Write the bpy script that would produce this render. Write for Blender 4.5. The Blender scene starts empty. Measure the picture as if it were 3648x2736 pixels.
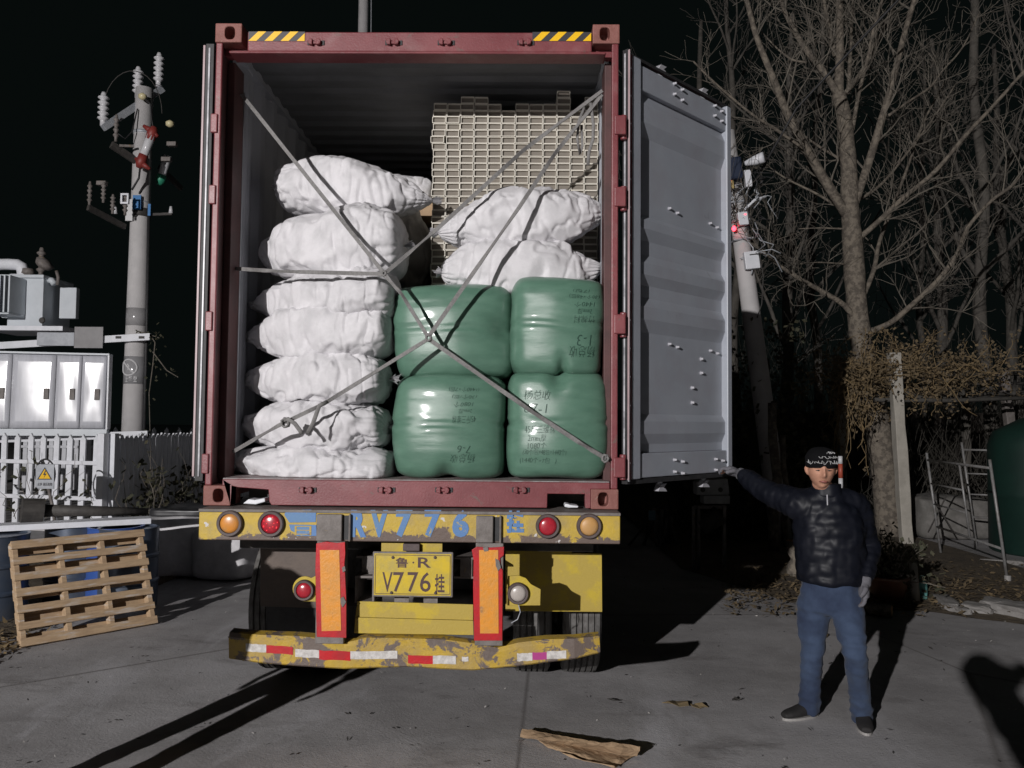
import bpy, bmesh, math, random
import numpy as np
from mathutils import Vector, Matrix, noise
from mathutils.bvhtree import BVHTree

random.seed(7)
C = bpy.context.scene.collection
SC = bpy.context.scene

# ------------------------------------------------------------------ camera
F_PX, PW, PH, S = 2845.0, 3648.0, 2736.0, 3648 / 2212
CAM = Vector((0.647, -4.695, 1.820))
YAW, PITCH, ROLL = math.radians(-0.686), math.radians(2.621), math.radians(0.4998)
_fw = Vector((math.sin(YAW) * math.cos(PITCH), math.cos(YAW) * math.cos(PITCH), math.sin(PITCH)))
_r0 = Vector((math.cos(YAW), -math.sin(YAW), 0))
_u0 = _r0.cross(_fw)
_r = _r0 * math.cos(ROLL) + _u0 * math.sin(ROLL)
_u = _u0 * math.cos(ROLL) - _r0 * math.sin(ROLL)
cam_data = bpy.data.cameras.new('camera')
cam_data.sensor_width = 36.0
cam_data.lens = F_PX / PW * 36.0
cam_data.clip_start = 0.05
cam_data.clip_end = 500
cam = bpy.data.objects.new('camera', cam_data)
C.objects.link(cam)
cam.matrix_world = Matrix(((_r.x, _u.x, -_fw.x, CAM.x), (_r.y, _u.y, -_fw.y, CAM.y), (_r.z, _u.z, -_fw.z, CAM.z), (0, 0, 0, 1)))
SC.camera = cam

# ------------------------------------------------------------------ night sky
world = bpy.data.worlds.new('World')
SC.world = world
world.use_nodes = True
_nt = world.node_tree
_bg = _nt.nodes['Background']
_bg.inputs['Color'].default_value = (0.55, 0.85, 0.80, 1)
_bg.inputs['Strength'].default_value = 0.0038

# ------------------------------------------------------------------ the yard floodlight (its mast and housing are built further down)
LAMP = Vector((-9.2, -20.5, 6.55))
LAMP_AIM = Vector((0.5, 1.0, 1.5))
ld = bpy.data.lights.new('floodlight_beam', 'SPOT')
ld.energy = 22800
ld.color = (1.0, 0.965, 0.955)
ld.spot_size = math.radians(110)
ld.spot_blend = 0.35
ld.shadow_soft_size = 0.10
lamp_obj = bpy.data.objects.new('floodlight_beam', ld)
C.objects.link(lamp_obj)
lamp_obj.location = LAMP
lamp_obj.rotation_euler = (LAMP_AIM - LAMP).to_track_quat('-Z', 'Y').to_euler()

SC.view_settings.view_transform = 'Standard'
SC.view_settings.look = 'None'
SC.view_settings.exposure = 0.0
SC.view_settings.gamma = 1.0
SC.render.engine = 'CYCLES'
SC.cycles.use_denoising = True
SC.cycles.max_bounces = 6
SC.cycles.diffuse_bounces = 4

# ------------------------------------------------------------------ pixel helpers (pixels of the 2212x1659 view)
def ray(x, y):
    return _fw + _r * ((x * S - PW / 2) / F_PX) - _u * ((y * S - PH / 2) / F_PX)
def at(x, y, Y):
    d = ray(x, y); return CAM + d * ((Y - CAM.y) / d.y)
def gnd(x, y, z=0.0):
    d = ray(x, y); return CAM + d * ((z - CAM.z) / d.z)

# ------------------------------------------------------------------ objects
WO = {}
def tag(o, label=None, cat=None, group=None, kind=None):
    if label: o['label'] = label
    if cat: o['category'] = cat
    if group: o['group'] = group
    if kind: o['kind'] = kind
    return o
def thing(name, loc, label, cat, group=None):
    o = bpy.data.objects.new(name, None)
    o.empty_display_size = 0.1
    C.objects.link(o); o.location = loc; WO[o] = Vector(loc)
    return tag(o, label, cat, group)
def link_mesh(name, me, mat, parent=None, smooth=False, bevel=0.0):
    o = bpy.data.objects.new(name, me)
    C.objects.link(o)
    if mat is not None and len(me.materials) == 0:
        me.materials.append(mat)
    if smooth:
        me.polygons.foreach_set('use_smooth', [True] * len(me.polygons))
    if parent is not None:
        off = WO[parent]
        me.transform(Matrix.Translation(-off))
        o.parent = parent
        WO[o] = off.copy()
    else:
        WO[o] = Vector((0, 0, 0))
    if bevel:
        b = o.modifiers.new('bevel', 'BEVEL'); b.width = bevel; b.segments = 2; b.limit_method = 'ANGLE'; b.angle_limit = math.radians(40)
    return o
def copy_tree(o, parent=None):
    c = o.copy(); C.objects.link(c); c.parent = parent
    for ch in list(o.children):
        copy_tree(ch, c)
    return c
def origin_to(o, p):
    """move a top-level mesh object's origin to p, keeping its place"""
    p = Vector(p); o.data.transform(Matrix.Translation(-p)); o.location = p; WO[o] = p

class MB:
    def __init__(s): s.v, s.f = [], []
    def add(s, vs, fs):
        b = len(s.v); s.v += [tuple(v) for v in vs]; s.f += [tuple(b + i for i in f) for f in fs]; return s
    def box(s, x0, x1, y0, y1, z0, z1, M=None):
        vs = [Vector((x, y, z)) for x in (x0, x1) for y in (y0, y1) for z in (z0, z1)]
        if M is not None: vs = [M @ v for v in vs]
        return s.add(vs, [(0, 1, 3, 2), (4, 6, 7, 5), (0, 4, 5, 1), (2, 3, 7, 6), (0, 2, 6, 4), (1, 5, 7, 3)])
    def prism(s, poly, y0, y1, M=None):
        """poly: list of (x,z); extruded along y"""
        n = len(poly)
        vs = [Vector((x, y0, z)) for x, z in poly] + [Vector((x, y1, z)) for x, z in poly]
        if M is not None: vs = [M @ v for v in vs]
        return s.add(vs, [tuple(range(n)), tuple(range(2 * n - 1, n - 1, -1))] + [(i, i + n, (i + 1) % n + n, (i + 1) % n) for i in range(n)])
    def tube(s, pts, rads, n=8, cap=True, sq=1.0, up=None):
        pts = [Vector(p) for p in pts]
        if not hasattr(rads, '__len__'): rads = [rads] * len(pts)
        t0 = (pts[1] - pts[0]).normalized()
        a = Vector(up) if up is not None else (Vector((0, 0, 1)) if abs(t0.z) < 0.9 else Vector((1, 0, 0)))
        nrm = (a - t0 * a.dot(t0)).normalized()
        vs, fs = [], []
        for i, p in enumerate(pts):
            t = ((pts[min(i + 1, len(pts) - 1)] - pts[max(i - 1, 0)])).normalized()
            nrm = (nrm - t * nrm.dot(t)).normalized()
            bi = t.cross(nrm)
            for k in range(n):
                th = 2 * math.pi * k / n
                vs.append(p + (nrm * math.cos(th) + bi * math.sin(th) * sq) * rads[i])
        for i in range(len(pts) - 1):
            for k in range(n):
                a0, a1 = i * n + k, i * n + (k + 1) % n
                fs.append((a0, a1, a1 + n, a0 + n))
        if cap:
            fs.append(tuple(range(n - 1, -1, -1))); fs.append(tuple(range((len(pts) - 1) * n, len(pts) * n)))
        return s.add(vs, fs)
    def cyl(s, p0, p1, r0, r1=None, n=20): return s.tube([p0, p1], [r0, r0 if r1 is None else r1], n)
    def lathe(s, prof, base, n=24, axis=Vector((0, 0, 1))):
        """prof: list of (r, h) along axis from base"""
        axis = Vector(axis).normalized()
        a = Vector((1, 0, 0)) if abs(axis.x) < 0.8 else Vector((0, 1, 0))
        e1 = (a - axis * a.dot(axis)).normalized(); e2 = axis.cross(e1)
        vs, fs = [], []
        for r, h in prof:
            for k in range(n):
                th = 2 * math.pi * k / n
                vs.append(Vector(base) + axis * h + (e1 * math.cos(th) + e2 * math.sin(th)) * r)
        for i in range(len(prof) - 1):
            for k in range(n):
                a0, a1 = i * n + k, i * n + (k + 1) % n
                fs.append((a0, a1, a1 + n, a0 + n))
        fs.append(tuple(range(n - 1, -1, -1))); fs.append(tuple(range((len(prof) - 1) * n, len(prof) * n)))
        return s.add(vs, fs)
    def quad(s, a, b, c, d): return s.add([a, b, c, d], [(0, 1, 2, 3)])
    def mesh(s, name):
        me = bpy.data.meshes.new(name); me.from_pydata(s.v, [], s.f); me.update(); return me
    def build(s, name, mat, parent=None, smooth=False, bevel=0.0, label=None, cat=None, group=None, kind=None):
        me = s.mesh(name)
        bm = bmesh.new(); bm.from_mesh(me); bmesh.ops.recalc_face_normals(bm, faces=bm.faces[:]); bm.to_mesh(me); bm.free()
        o = link_mesh(name, me, mat, parent, smooth, bevel)
        if smooth == 'auto':
            pass
        return tag(o, label, cat, group, kind)

def shade_auto(o, deg=35):
    me = o.data
    bm = bmesh.new(); bm.from_mesh(me)
    for f in bm.faces: f.smooth = True
    for e in bm.edges:
        if len(e.link_faces) == 2 and e.calc_face_angle(0) > math.radians(deg): e.smooth = False
    bm.to_mesh(me); bm.free()
    return o

def baked(o):
    """replace an object's mesh by its modified mesh"""
    bpy.context.view_layer.update()
    dg = bpy.context.evaluated_depsgraph_get()
    me = bpy.data.meshes.new_from_object(o.evaluated_get(dg))
    old = o.data; o.modifiers.clear(); o.data = me
    if old.users == 0: bpy.data.meshes.remove(old)
    return o

def text_mesh(body, size, bold=0.0, shear=0.0, spacing=1.0):
    cu = bpy.data.curves.new('txt', 'FONT'); cu.body = body; cu.size = size; cu.offset = bold * size; cu.shear = shear
    cu.align_x = 'CENTER'; cu.align_y = 'CENTER'; cu.resolution_u = 3; cu.space_character = spacing
    o = bpy.data.objects.new('txt', cu); C.objects.link(o)
    bpy.context.view_layer.update()
    me = bpy.data.meshes.new_from_object(o.evaluated_get(bpy.context.evaluated_depsgraph_get()))
    bpy.data.objects.remove(o); bpy.data.curves.remove(cu)
    me.materials.clear()
    return me
def lettering(name, body, size, centre, mat, parent, bold=0.0, w=None, h=None, rot=0.0, normal=None, depth=0.0, shear=0.0):
    """flat letters facing -y (or along normal), centred at a point"""
    me = text_mesh(body, size, bold, shear)
    co = np.array([v.co[:] for v in me.vertices])
    if len(co) == 0: return None
    mn, mx = co.min(0), co.max(0)
    sx = (w / (mx[0] - mn[0])) if w else 1.0
    sz = (h / (mx[1] - mn[1])) if h else 1.0
    c0 = (mn + mx) / 2
    n = Vector(normal).normalized() if normal is not None else Vector((0, -1, 0))
    right = Vector((0, 0, 1)).cross(n).normalized()
    up = n.cross(right)
    cr, sr = math.cos(rot), math.sin(rot)
    for v in me.vertices:
        a, b = (v.co.x - c0[0]) * sx, (v.co.y - c0[1]) * sz
        v.co = Vector(centre) + right * (a * cr - b * sr) + up * (a * sr + b * cr)
    return link_mesh(name, me, mat, parent)

# ------------------------------------------------------------------ materials
def _mix(nt, a, b, fac):
    m = nt.nodes.new('ShaderNodeMix'); m.data_type = 'RGBA'
    for idx, val in ((6, a), (7, b)):
        if hasattr(val, 'links') or hasattr(val, 'is_linked'): nt.links.new(val, m.inputs[idx])
        else: m.inputs[idx].default_value = (*val, 1)
    nt.links.new(fac, m.inputs[0]); return m.outputs[2]
def _ramp(nt, fac, p0, p1):
    r = nt.nodes.new('ShaderNodeMapRange'); r.inputs[1].default_value = p0; r.inputs[2].default_value = p1
    r.clamp = True
    nt.links.new(fac, r.inputs[0]); return r.outputs[0]
def _noise(nt, scale, detail=6, rough=0.6, vec=None, dist=0.0, coord='Object', stretch=None):
    tc = nt.nodes.new('ShaderNodeTexCoord'); n = nt.nodes.new('ShaderNodeTexNoise')
    n.inputs['Scale'].default_value = scale; n.inputs['Detail'].default_value = detail; n.inputs['Roughness'].default_value = rough
    n.inputs['Distortion'].default_value = dist
    src = tc.outputs[coord]
    if stretch:
        mp = nt.nodes.new('ShaderNodeMapping'); mp.inputs['Scale'].default_value = stretch
        nt.links.new(src, mp.inputs['Vector']); src = mp.outputs[0]
    nt.links.new(src, n.inputs['Vector']); return n.outputs['Fac']
MATS = {}
def pbr(name, col, rough=0.6, metal=0.0, col2=None, scale=8.0, lo=0.4, hi=0.62, wear=None, wear_at=(0.58, 0.64), wear_scale=14.0,
        dust=None, dust_at=(0.45, 0.75), dust_scale=2.5, bump=0.0, bump_scale=60.0, bump_dist=0.01, spec=0.5, rough_var=0.0, emit=None, stretch=None, coat=0.0, trans=0.0, sheen=0.0, detail=8):
    if name in MATS: return MATS[name]
    m = bpy.data.materials.new(name); m.use_nodes = True; nt = m.node_tree
    b = nt.nodes['Principled BSDF']
    b.inputs['Roughness'].default_value = rough; b.inputs['Metallic'].default_value = metal
    b.inputs['Specular IOR Level'].default_value = spec
    b.inputs['Base Color'].default_value = (*col, 1)
    if coat: b.inputs['Coat Weight'].default_value = coat; b.inputs['Coat Roughness'].default_value = 0.12
    if sheen: b.inputs['Sheen Weight'].default_value = sheen
    if trans: b.inputs['Transmission Weight'].default_value = trans
    out = None
    if col2 is not None:
        out = _mix(nt, col, col2, _ramp(nt, _noise(nt, scale, detail, 0.65, stretch=stretch), lo, hi))
    if dust is not None:
        out = _mix(nt, out if out is not None else col, dust, _ramp(nt, _noise(nt, dust_scale, 5, 0.6, stretch=stretch), *dust_at))
    if wear is not None:
        fac = _ramp(nt, _noise(nt, wear_scale, 10, 0.68, dist=0.6), *wear_at)
        out = _mix(nt, out if out is not None else col, wear, fac)
    if out is not None: nt.links.new(out, b.inputs['Base Color'])
    if rough_var:
        n = _noise(nt, 9.0, 6, 0.6); r = nt.nodes.new('ShaderNodeMapRange')
        r.inputs[3].default_value = max(0.05, rough - rough_var); r.inputs[4].default_value = min(1, rough + rough_var)
        nt.links.new(n, r.inputs[0]); nt.links.new(r.outputs[0], b.inputs['Roughness'])
    if bump:
        bp = nt.nodes.new('ShaderNodeBump'); bp.inputs['Strength'].default_value = bump; bp.inputs['Distance'].default_value = bump_dist
        nt.links.new(_noise(nt, bump_scale, 8, 0.65), bp.inputs['Height']); nt.links.new(bp.outputs[0], b.inputs['Normal'])
    if emit is not None:
        b.inputs['Emission Color'].default_value = (*emit[:3], 1); b.inputs['Emission Strength'].default_value = emit[3]
    MATS[name] = m
    return m

M_red = pbr('container_red', (0.165, 0.036, 0.042), 0.42, col2=(0.225, 0.060, 0.066), scale=3.0, wear=(0.14, 0.085, 0.075), wear_at=(0.60, 0.68), wear_scale=14, dust=(.24, .12, .12), dust_at=(.55, .8), dust_scale=5, bump=0.15, bump_scale=90, rough_var=0.1)
M_redrust = pbr('casting_rust', (0.20, 0.075, 0.06), 0.62, col2=(0.25, 0.10, 0.085), scale=9, wear=(0.33, 0.24, 0.19), wear_at=(0.62, 0.70), wear_scale=26, bump=0.35, bump_scale=70)
M_inner = pbr('container_inner_grey', (0.33, 0.345, 0.38), 0.5, col2=(0.38, 0.39, 0.43), scale=3, bump=0.05, bump_scale=40)
M_doorgrey = pbr('door_inner_grey', (0.30, 0.322, 0.365), 0.42, col2=(0.33, 0.352, 0.395), scale=2.2, dust=(0.29, 0.295, 0.33), dust_scale=4, wear=(0.2, 0.2, 0.21), wear_at=(0.65, 0.74), wear_scale=6, bump=0.06, bump_scale=50)
M_floor = pbr('container_floor', (0.21, 0.19, 0.18), 0.75, col2=(0.28, 0.27, 0.26), scale=20, bump=0.2)
M_sillrub = pbr('sill_scuffed_steel', (0.30, 0.28, 0.28), 0.55, col2=(0.22, 0.14, 0.14), scale=16, bump=0.2)
M_gasket = pbr('gasket_grey', (0.42, 0.44, 0.47), 0.32, col2=(0.30, 0.31, 0.34), scale=40)
M_black = pbr('black_rubber', (0.018, 0.018, 0.019), 0.6, col2=(0.03, 0.03, 0.032), scale=20)
M_dark = pbr('dark_steel', (0.035, 0.032, 0.030), 0.65, col2=(0.06, 0.055, 0.05), scale=12, bump=0.2)
M_greysteel = pbr('dusty_grey_steel', (0.19, 0.17, 0.16), 0.6, col2=(0.13, 0.115, 0.105), scale=14, wear=(0.24, 0.16, 0.06), wear_at=(0.63, 0.68), bump=0.25)
M_galv = pbr('galvanised_steel', (0.42, 0.44, 0.47), 0.5, metal=0.25, col2=(0.34, 0.36, 0.39), scale=10)
M_bolt = pbr('bolt_zinc', (0.55, 0.55, 0.59), 0.4, metal=0.3)
M_yellow = pbr('worn_yellow_paint', (0.50, 0.345, 0.035), 0.55, col2=(0.40, 0.28, 0.06), scale=4.5, dust=(0.29, 0.225, 0.11), dust_at=(0.5, 0.8), dust_scale=7, wear=(0.135, 0.10, 0.085), wear_at=(0.60, 0.635), wear_scale=13, bump=0.3, bump_scale=40)
M_yellowbump = pbr('bumper_yellow_paint', (0.47, 0.31, 0.03), 0.55, col2=(0.36, 0.25, 0.07), scale=6, wear=(0.135, 0.105, 0.09), wear_at=(0.50, 0.535), wear_scale=6.5, bump=0.4, bump_scale=35)
M_yellowold = pbr('faded_yellow_panel', (0.42, 0.31, 0.055), 0.6, col2=(0.50, 0.37, 0.03), scale=6, lo=0.5, hi=0.6, wear=(0.16, 0.11, 0.09), wear_at=(0.68, 0.72), wear_scale=12, bump=0.2)
M_blue = pbr('faded_blue_paint', (0.085, 0.195, 0.43), 0.55, col2=(0.10, 0.21, 0.38), scale=10, wear=(0.45, 0.33, 0.08), wear_at=(0.61, 0.64), wear_scale=20)
M_hazY = pbr('hazard_yellow', (0.85, 0.50, 0.008), 0.4)
M_hazK = pbr('hazard_black', (0.04, 0.038, 0.045), 0.45)
M_tapered = pbr('reflective_red', (0.50, 0.012, 0.018), 0.35, col2=(0.36, 0.02, 0.025), scale=10, wear=(0.22, 0.10, 0.09), wear_at=(0.68, 0.72), wear_scale=18, bump=0.15)
M_tapeor = pbr('reflective_orange', (0.72, 0.28, 0.025), 0.4, col2=(0.60, 0.27, 0.05), scale=14, wear=(0.40, 0.20, 0.07), wear_at=(0.62, 0.68), wear_scale=26, bump=0.3, bump_scale=45)
M_tapewh = pbr('reflective_white', (0.62, 0.60, 0.58), 0.4, col2=(0.42, 0.40, 0.38), scale=30, wear=(0.2, 0.17, 0.14), wear_at=(0.63, 0.68), wear_scale=22, bump=0.2)
M_pink = pbr('tape_pink', (0.40, 0.05, 0.22), 0.4)
M_amber = pbr('amber_lens', (0.62, 0.24, 0.035), 0.35, col2=(0.50, 0.23, 0.07), scale=16, dust=(0.40, 0.25, 0.11), dust_scale=12, coat=0.2)
M_amberold = pbr('amber_lens_dusty', (0.50, 0.27, 0.085), 0.45, col2=(0.46, 0.27, 0.11), scale=16)
M_lens = pbr('red_lens', (0.42, 0.022, 0.035), 0.25, col2=(0.33, 0.02, 0.035), scale=60, coat=0.4)
M_lensdot = pbr('red_glowing_bead', (0.9, 0.05, 0.07), 0.15, coat=0.8, emit=(1.0, 0.05, 0.06, 0.5))  # emission paints the light the beads reflect
M_lenswh = pbr('white_lens', (0.42, 0.38, 0.35), 0.3, coat=0.3)
M_ring = pbr('lamp_ring', (0.07, 0.05, 0.05), 0.6, col2=(0.10, 0.075, 0.07), scale=20)
M_plate = pbr('plate_yellow', (0.60, 0.43, 0.012), 0.45, col2=(0.48, 0.36, 0.04), scale=12, dust=(0.40, 0.32, 0.10), dust_scale=6, dust_at=(0.52, 0.8), bump=0.12)
M_plateink = pbr('plate_ink', (0.07, 0.035, 0.035), 0.6)
M_tyre = pbr('tyre_rubber', (0.045, 0.043, 0.042), 0.85, col2=(0.09, 0.085, 0.08), scale=9, bump=0.2)
M_tyre_dust = pbr('tyre_tread_dusty', (0.15, 0.145, 0.14), 0.9, col2=(0.08, 0.075, 0.07), scale=12, bump=0.25)
M_plate_brown = pbr('brown_steel_plate', (0.12, 0.092, 0.075), 0.65, col2=(0.09, 0.07, 0.06), scale=6, bump=0.2)

def _sackmat(name, c1, c2, rough=0.58):
    m = pbr(name, c1, rough, col2=c2, scale=5.5, spec=0.28, bump=0.0)
    nt = m.node_tree; b = nt.nodes['Principled BSDF']
    tc = nt.nodes.new('ShaderNodeTexCoord')
    vo = nt.nodes.new('ShaderNodeTexVoronoi'); vo.feature = 'F1'; vo.inputs['Scale'].default_value = 7
    nz = nt.nodes.new('ShaderNodeTexNoise'); nz.inputs['Scale'].default_value = 9; nz.inputs['Detail'].default_value = 4
    mp = nt.nodes.new('ShaderNodeMapping'); mp.inputs['Scale'].default_value = (1.0, 1.0, 0.7)
    mx = nt.nodes.new('ShaderNodeVectorMath'); mx.operation = 'MULTIPLY_ADD'
    nt.links.new(tc.outputs['Object'], mp.inputs[0])
    nt.links.new(nz.outputs['Color'], mx.inputs[0]); mx.inputs[1].default_value = (0.12, 0.12, 0.12); nt.links.new(mp.outputs[0], mx.inputs[2])
    nt.links.new(mx.outputs[0], vo.inputs['Vector'])
    wv = nt.nodes.new('ShaderNodeTexWave'); wv.inputs['Scale'].default_value = 190; wv.inputs['Distortion'].default_value = 1.0; wv.bands_direction = 'X'
    nt.links.new(tc.outputs['Object'], wv.inputs['Vector'])
    add = nt.nodes.new('ShaderNodeMath'); add.operation = 'MULTIPLY_ADD'; add.inputs[1].default_value = 0.012
    nt.links.new(wv.outputs['Fac'], add.inputs[0]); nt.links.new(vo.outputs['Distance'], add.inputs[2])
    bp = nt.nodes.new('ShaderNodeBump'); bp.inputs['Strength'].default_value = 0.16; bp.inputs['Distance'].default_value = 0.03
    nt.links.new(add.outputs[0], bp.inputs['Height']); nt.links.new(bp.outputs[0], b.inputs['Normal'])
    return m
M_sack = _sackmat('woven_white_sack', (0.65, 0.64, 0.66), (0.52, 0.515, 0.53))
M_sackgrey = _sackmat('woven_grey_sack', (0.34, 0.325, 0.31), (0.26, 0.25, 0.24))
M_green = pbr('green_woven_film', (0.083, 0.172, 0.124), 0.33, col2=(0.104, 0.205, 0.150), scale=5, spec=0.55, stretch=(1, 1, 3), coat=.22)
def _greenbump():
    nt = M_green.node_tree; b = nt.nodes['Principled BSDF']
    tc = nt.nodes.new('ShaderNodeTexCoord')
    hs = []
    for d, sc in (('X', 150), ('Z', 150)):
        wv = nt.nodes.new('ShaderNodeTexWave'); wv.bands_direction = d; wv.inputs['Scale'].default_value = sc; wv.inputs['Distortion'].default_value = 0.6
        nt.links.new(tc.outputs['Object'], wv.inputs['Vector']); hs.append(wv.outputs['Fac'])
    ad = nt.nodes.new('ShaderNodeMath'); ad.operation = 'ADD'; nt.links.new(hs[0], ad.inputs[0]); nt.links.new(hs[1], ad.inputs[1])
    n = _noise(nt, 5, 4, 0.5, stretch=(1, 1, 4)); a2 = nt.nodes.new('ShaderNodeMath'); a2.operation = 'MULTIPLY_ADD'; a2.inputs[1].default_value = 0.04
    nt.links.new(ad.outputs[0], a2.inputs[0]); nt.links.new(n, a2.inputs[2])
    bp = nt.nodes.new('ShaderNodeBump'); bp.inputs['Strength'].default_value = 0.22; bp.inputs['Distance'].default_value = 0.012
    nt.links.new(a2.outputs[0], bp.inputs['Height']); nt.links.new(bp.outputs[0], b.inputs['Normal'])
_greenbump()
M_ink = pbr('marker_ink', (0.018, 0.058, 0.042), 0.6)
M_strap = pbr('grey_webbing', (0.215, 0.21, 0.205), 0.7, col2=(0.155, 0.15, 0.148), scale=60, bump=0.3, bump_scale=300)
M_tube = pbr('cream_plastic', (0.70, 0.665, 0.585), 0.4, col2=(0.64, 0.61, 0.53), scale=4)
M_cardboard = pbr('brown_cardboard', (0.36, 0.25, 0.15), 0.8, col2=(0.30, 0.205, 0.125), scale=6, bump=0.12)
M_wood = pbr('pallet_wood', (0.47, 0.335, 0.205), 0.75, col2=(0.36, 0.25, 0.155), scale=5, stretch=(1.2, 1.2, 9), dust=(0.52, 0.48, 0.44), dust_at=(0.54, 0.70), dust_scale=3.2, bump=0.2, bump_scale=30)
M_concrete_pole = pbr('pole_concrete', (0.54, 0.525, 0.525), 0.8, col2=(0.48, 0.47, 0.47), scale=4, bump=0.15, bump_scale=60)
M_white = pbr('white_paint', (0.78, 0.79, 0.84), 0.45, col2=(0.70, 0.72, 0.76), scale=6)
M_porc = pbr('porcelain', (0.62, 0.62, 0.64), 0.25, col2=(0.55, 0.55, 0.57), scale=20)
M_transf = pbr('transformer_grey', (0.60, 0.64, 0.68), 0.45, col2=(0.55, 0.59, 0.63), scale=4)
M_steelcab = pbr('glossy_cabinet_enamel', (0.60, 0.61, 0.66), 0.185, col2=(0.53, 0.54, 0.58), scale=3, stretch=(6, 6, 0.6), spec=0.5)
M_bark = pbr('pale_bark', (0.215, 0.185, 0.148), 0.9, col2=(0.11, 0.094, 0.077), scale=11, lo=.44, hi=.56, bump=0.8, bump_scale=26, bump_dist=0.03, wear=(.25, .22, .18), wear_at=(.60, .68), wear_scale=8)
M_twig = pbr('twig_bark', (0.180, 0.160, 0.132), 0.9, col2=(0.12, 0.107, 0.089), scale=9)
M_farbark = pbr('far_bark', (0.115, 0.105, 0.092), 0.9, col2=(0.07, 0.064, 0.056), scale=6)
M_skin = pbr('skin', (0.50, 0.265, 0.18), 0.5, col2=(0.44, 0.22, 0.15), scale=25, spec=0.4)
M_denim = pbr('denim', (0.015, 0.026, 0.058), 0.9, col2=(0.036, 0.058, 0.108), scale=3.2, bump=0.2, bump_scale=260, sheen=0.05)
M_jacket = pbr('black_down_jacket', (0.005, 0.006, 0.010), 0.46, col2=(0.008, 0.009, 0.014), scale=8, spec=0.17)
M_hat = pbr('black_knit', (0.006, 0.006, 0.007), 0.95, bump=0.3, bump_scale=250, spec=.1)
M_hatink = pbr('white_knit_print', (0.5, 0.5, 0.5), 0.8)
M_glove = pbr('grey_knit_glove', (0.130, 0.128, 0.145), 0.9, col2=(0.10, 0.098, 0.11), scale=30, bump=0.3, bump_scale=220)
M_shoe = pbr('black_cloth_shoe', (0.014, 0.013, 0.013), 0.8)
M_sole = pbr('shoe_sole', (0.30, 0.29, 0.28), 0.7)
M_hair = pbr('dark_hair', (0.012, 0.010, 0.009), 0.7)
M_lip = pbr('lip', (0.25, 0.085, 0.07), 0.5)
M_eye = pbr('eye_dark', (0.03, 0.022, 0.02), 0.25)
M_redled = pbr('red_led', (0.6, 0.02, 0.02), 0.4, emit=(1.0, 0.03, 0.05, 9.0))

# ================================================================== GROUND
def _groundmat():
    m = bpy.data.materials.new('yard_concrete'); m.use_nodes = True; nt = m.node_tree; b = nt.nodes['Principled BSDF']
    b.inputs['Roughness'].default_value = 0.78; b.inputs['Specular IOR Level'].default_value = 0.35
    base = _mix(nt, (0.285, 0.276, 0.278), (0.41, 0.40, 0.405), _ramp(nt, _noise(nt, 0.7, 10, 0.68), 0.40, 0.60))
    streak = _mix(nt, base, (0.50, 0.495, 0.515), _ramp(nt, _noise(nt, 1.1, 8, 0.68, dist=0.8, stretch=(1, 0.35, 1)), 0.55, 0.74))
    dark = _mix(nt, streak, (0.19, 0.18, 0.178), _ramp(nt, _noise(nt, 1.6, 9, 0.7, dist=0.3, stretch=(0.5, 1.2, 1)), 0.56, 0.72))
    grit = _mix(nt, dark, (0.09, 0.085, 0.083), _ramp(nt, _noise(nt, 34, 4, 0.7), 0.66, 0.74))
    pale = _mix(nt, grit, (0.36, 0.355, 0.36), _ramp(nt, _noise(nt, 46, 3, 0.7), 0.72, 0.78))
    # hairline cracks
    tc = nt.nodes.new('ShaderNodeTexCoord'); vo = nt.nodes.new('ShaderNodeTexVoronoi'); vo.feature = 'DISTANCE_TO_EDGE'; vo.inputs['Scale'].default_value = 0.21
    nz = nt.nodes.new('ShaderNodeTexNoise'); nz.inputs['Scale'].default_value = 1.6; nz.inputs['Detail'].default_value = 6
    ma = nt.nodes.new('ShaderNodeVectorMath'); ma.operation = 'MULTIPLY_ADD'; ma.inputs[1].default_value = (0.9, 0.9, 0)
    nt.links.new(tc.outputs['Object'], ma.inputs[2]); nt.links.new(nz.outputs['Color'], ma.inputs[0]); nt.links.new(ma.outputs[0], vo.inputs['Vector'])
    crack = _mix(nt, (0.19, 0.18, 0.178), pale, _ramp(nt, vo.outputs['Distance'], 0.0, 0.004))
    nt.links.new(crack, b.inputs['Base Color'])
    bp = nt.nodes.new('ShaderNodeBump'); bp.inputs['Strength'].default_value = 0.5; bp.inputs['Distance'].default_value = 0.02
    s1 = nt.nodes.new('ShaderNodeMath'); s1.operation = 'MULTIPLY_ADD'; s1.inputs[1].default_value = 0.35
    nt.links.new(_noise(nt, 55, 6, 0.7), s1.inputs[0]); nt.links.new(_noise(nt, 1.8, 8, 0.6), s1.inputs[2])
    nt.links.new(s1.outputs[0], bp.inputs['Height']); nt.links.new(bp.outputs[0], b.inputs['Normal'])
    return m
M_ground = _groundmat()
g = MB(); g.quad((-160, -60, 0), (160, -60, 0), (160, 200, 0), (-160, 200, 0))
g.build('ground', M_ground, kind='structure')

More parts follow.
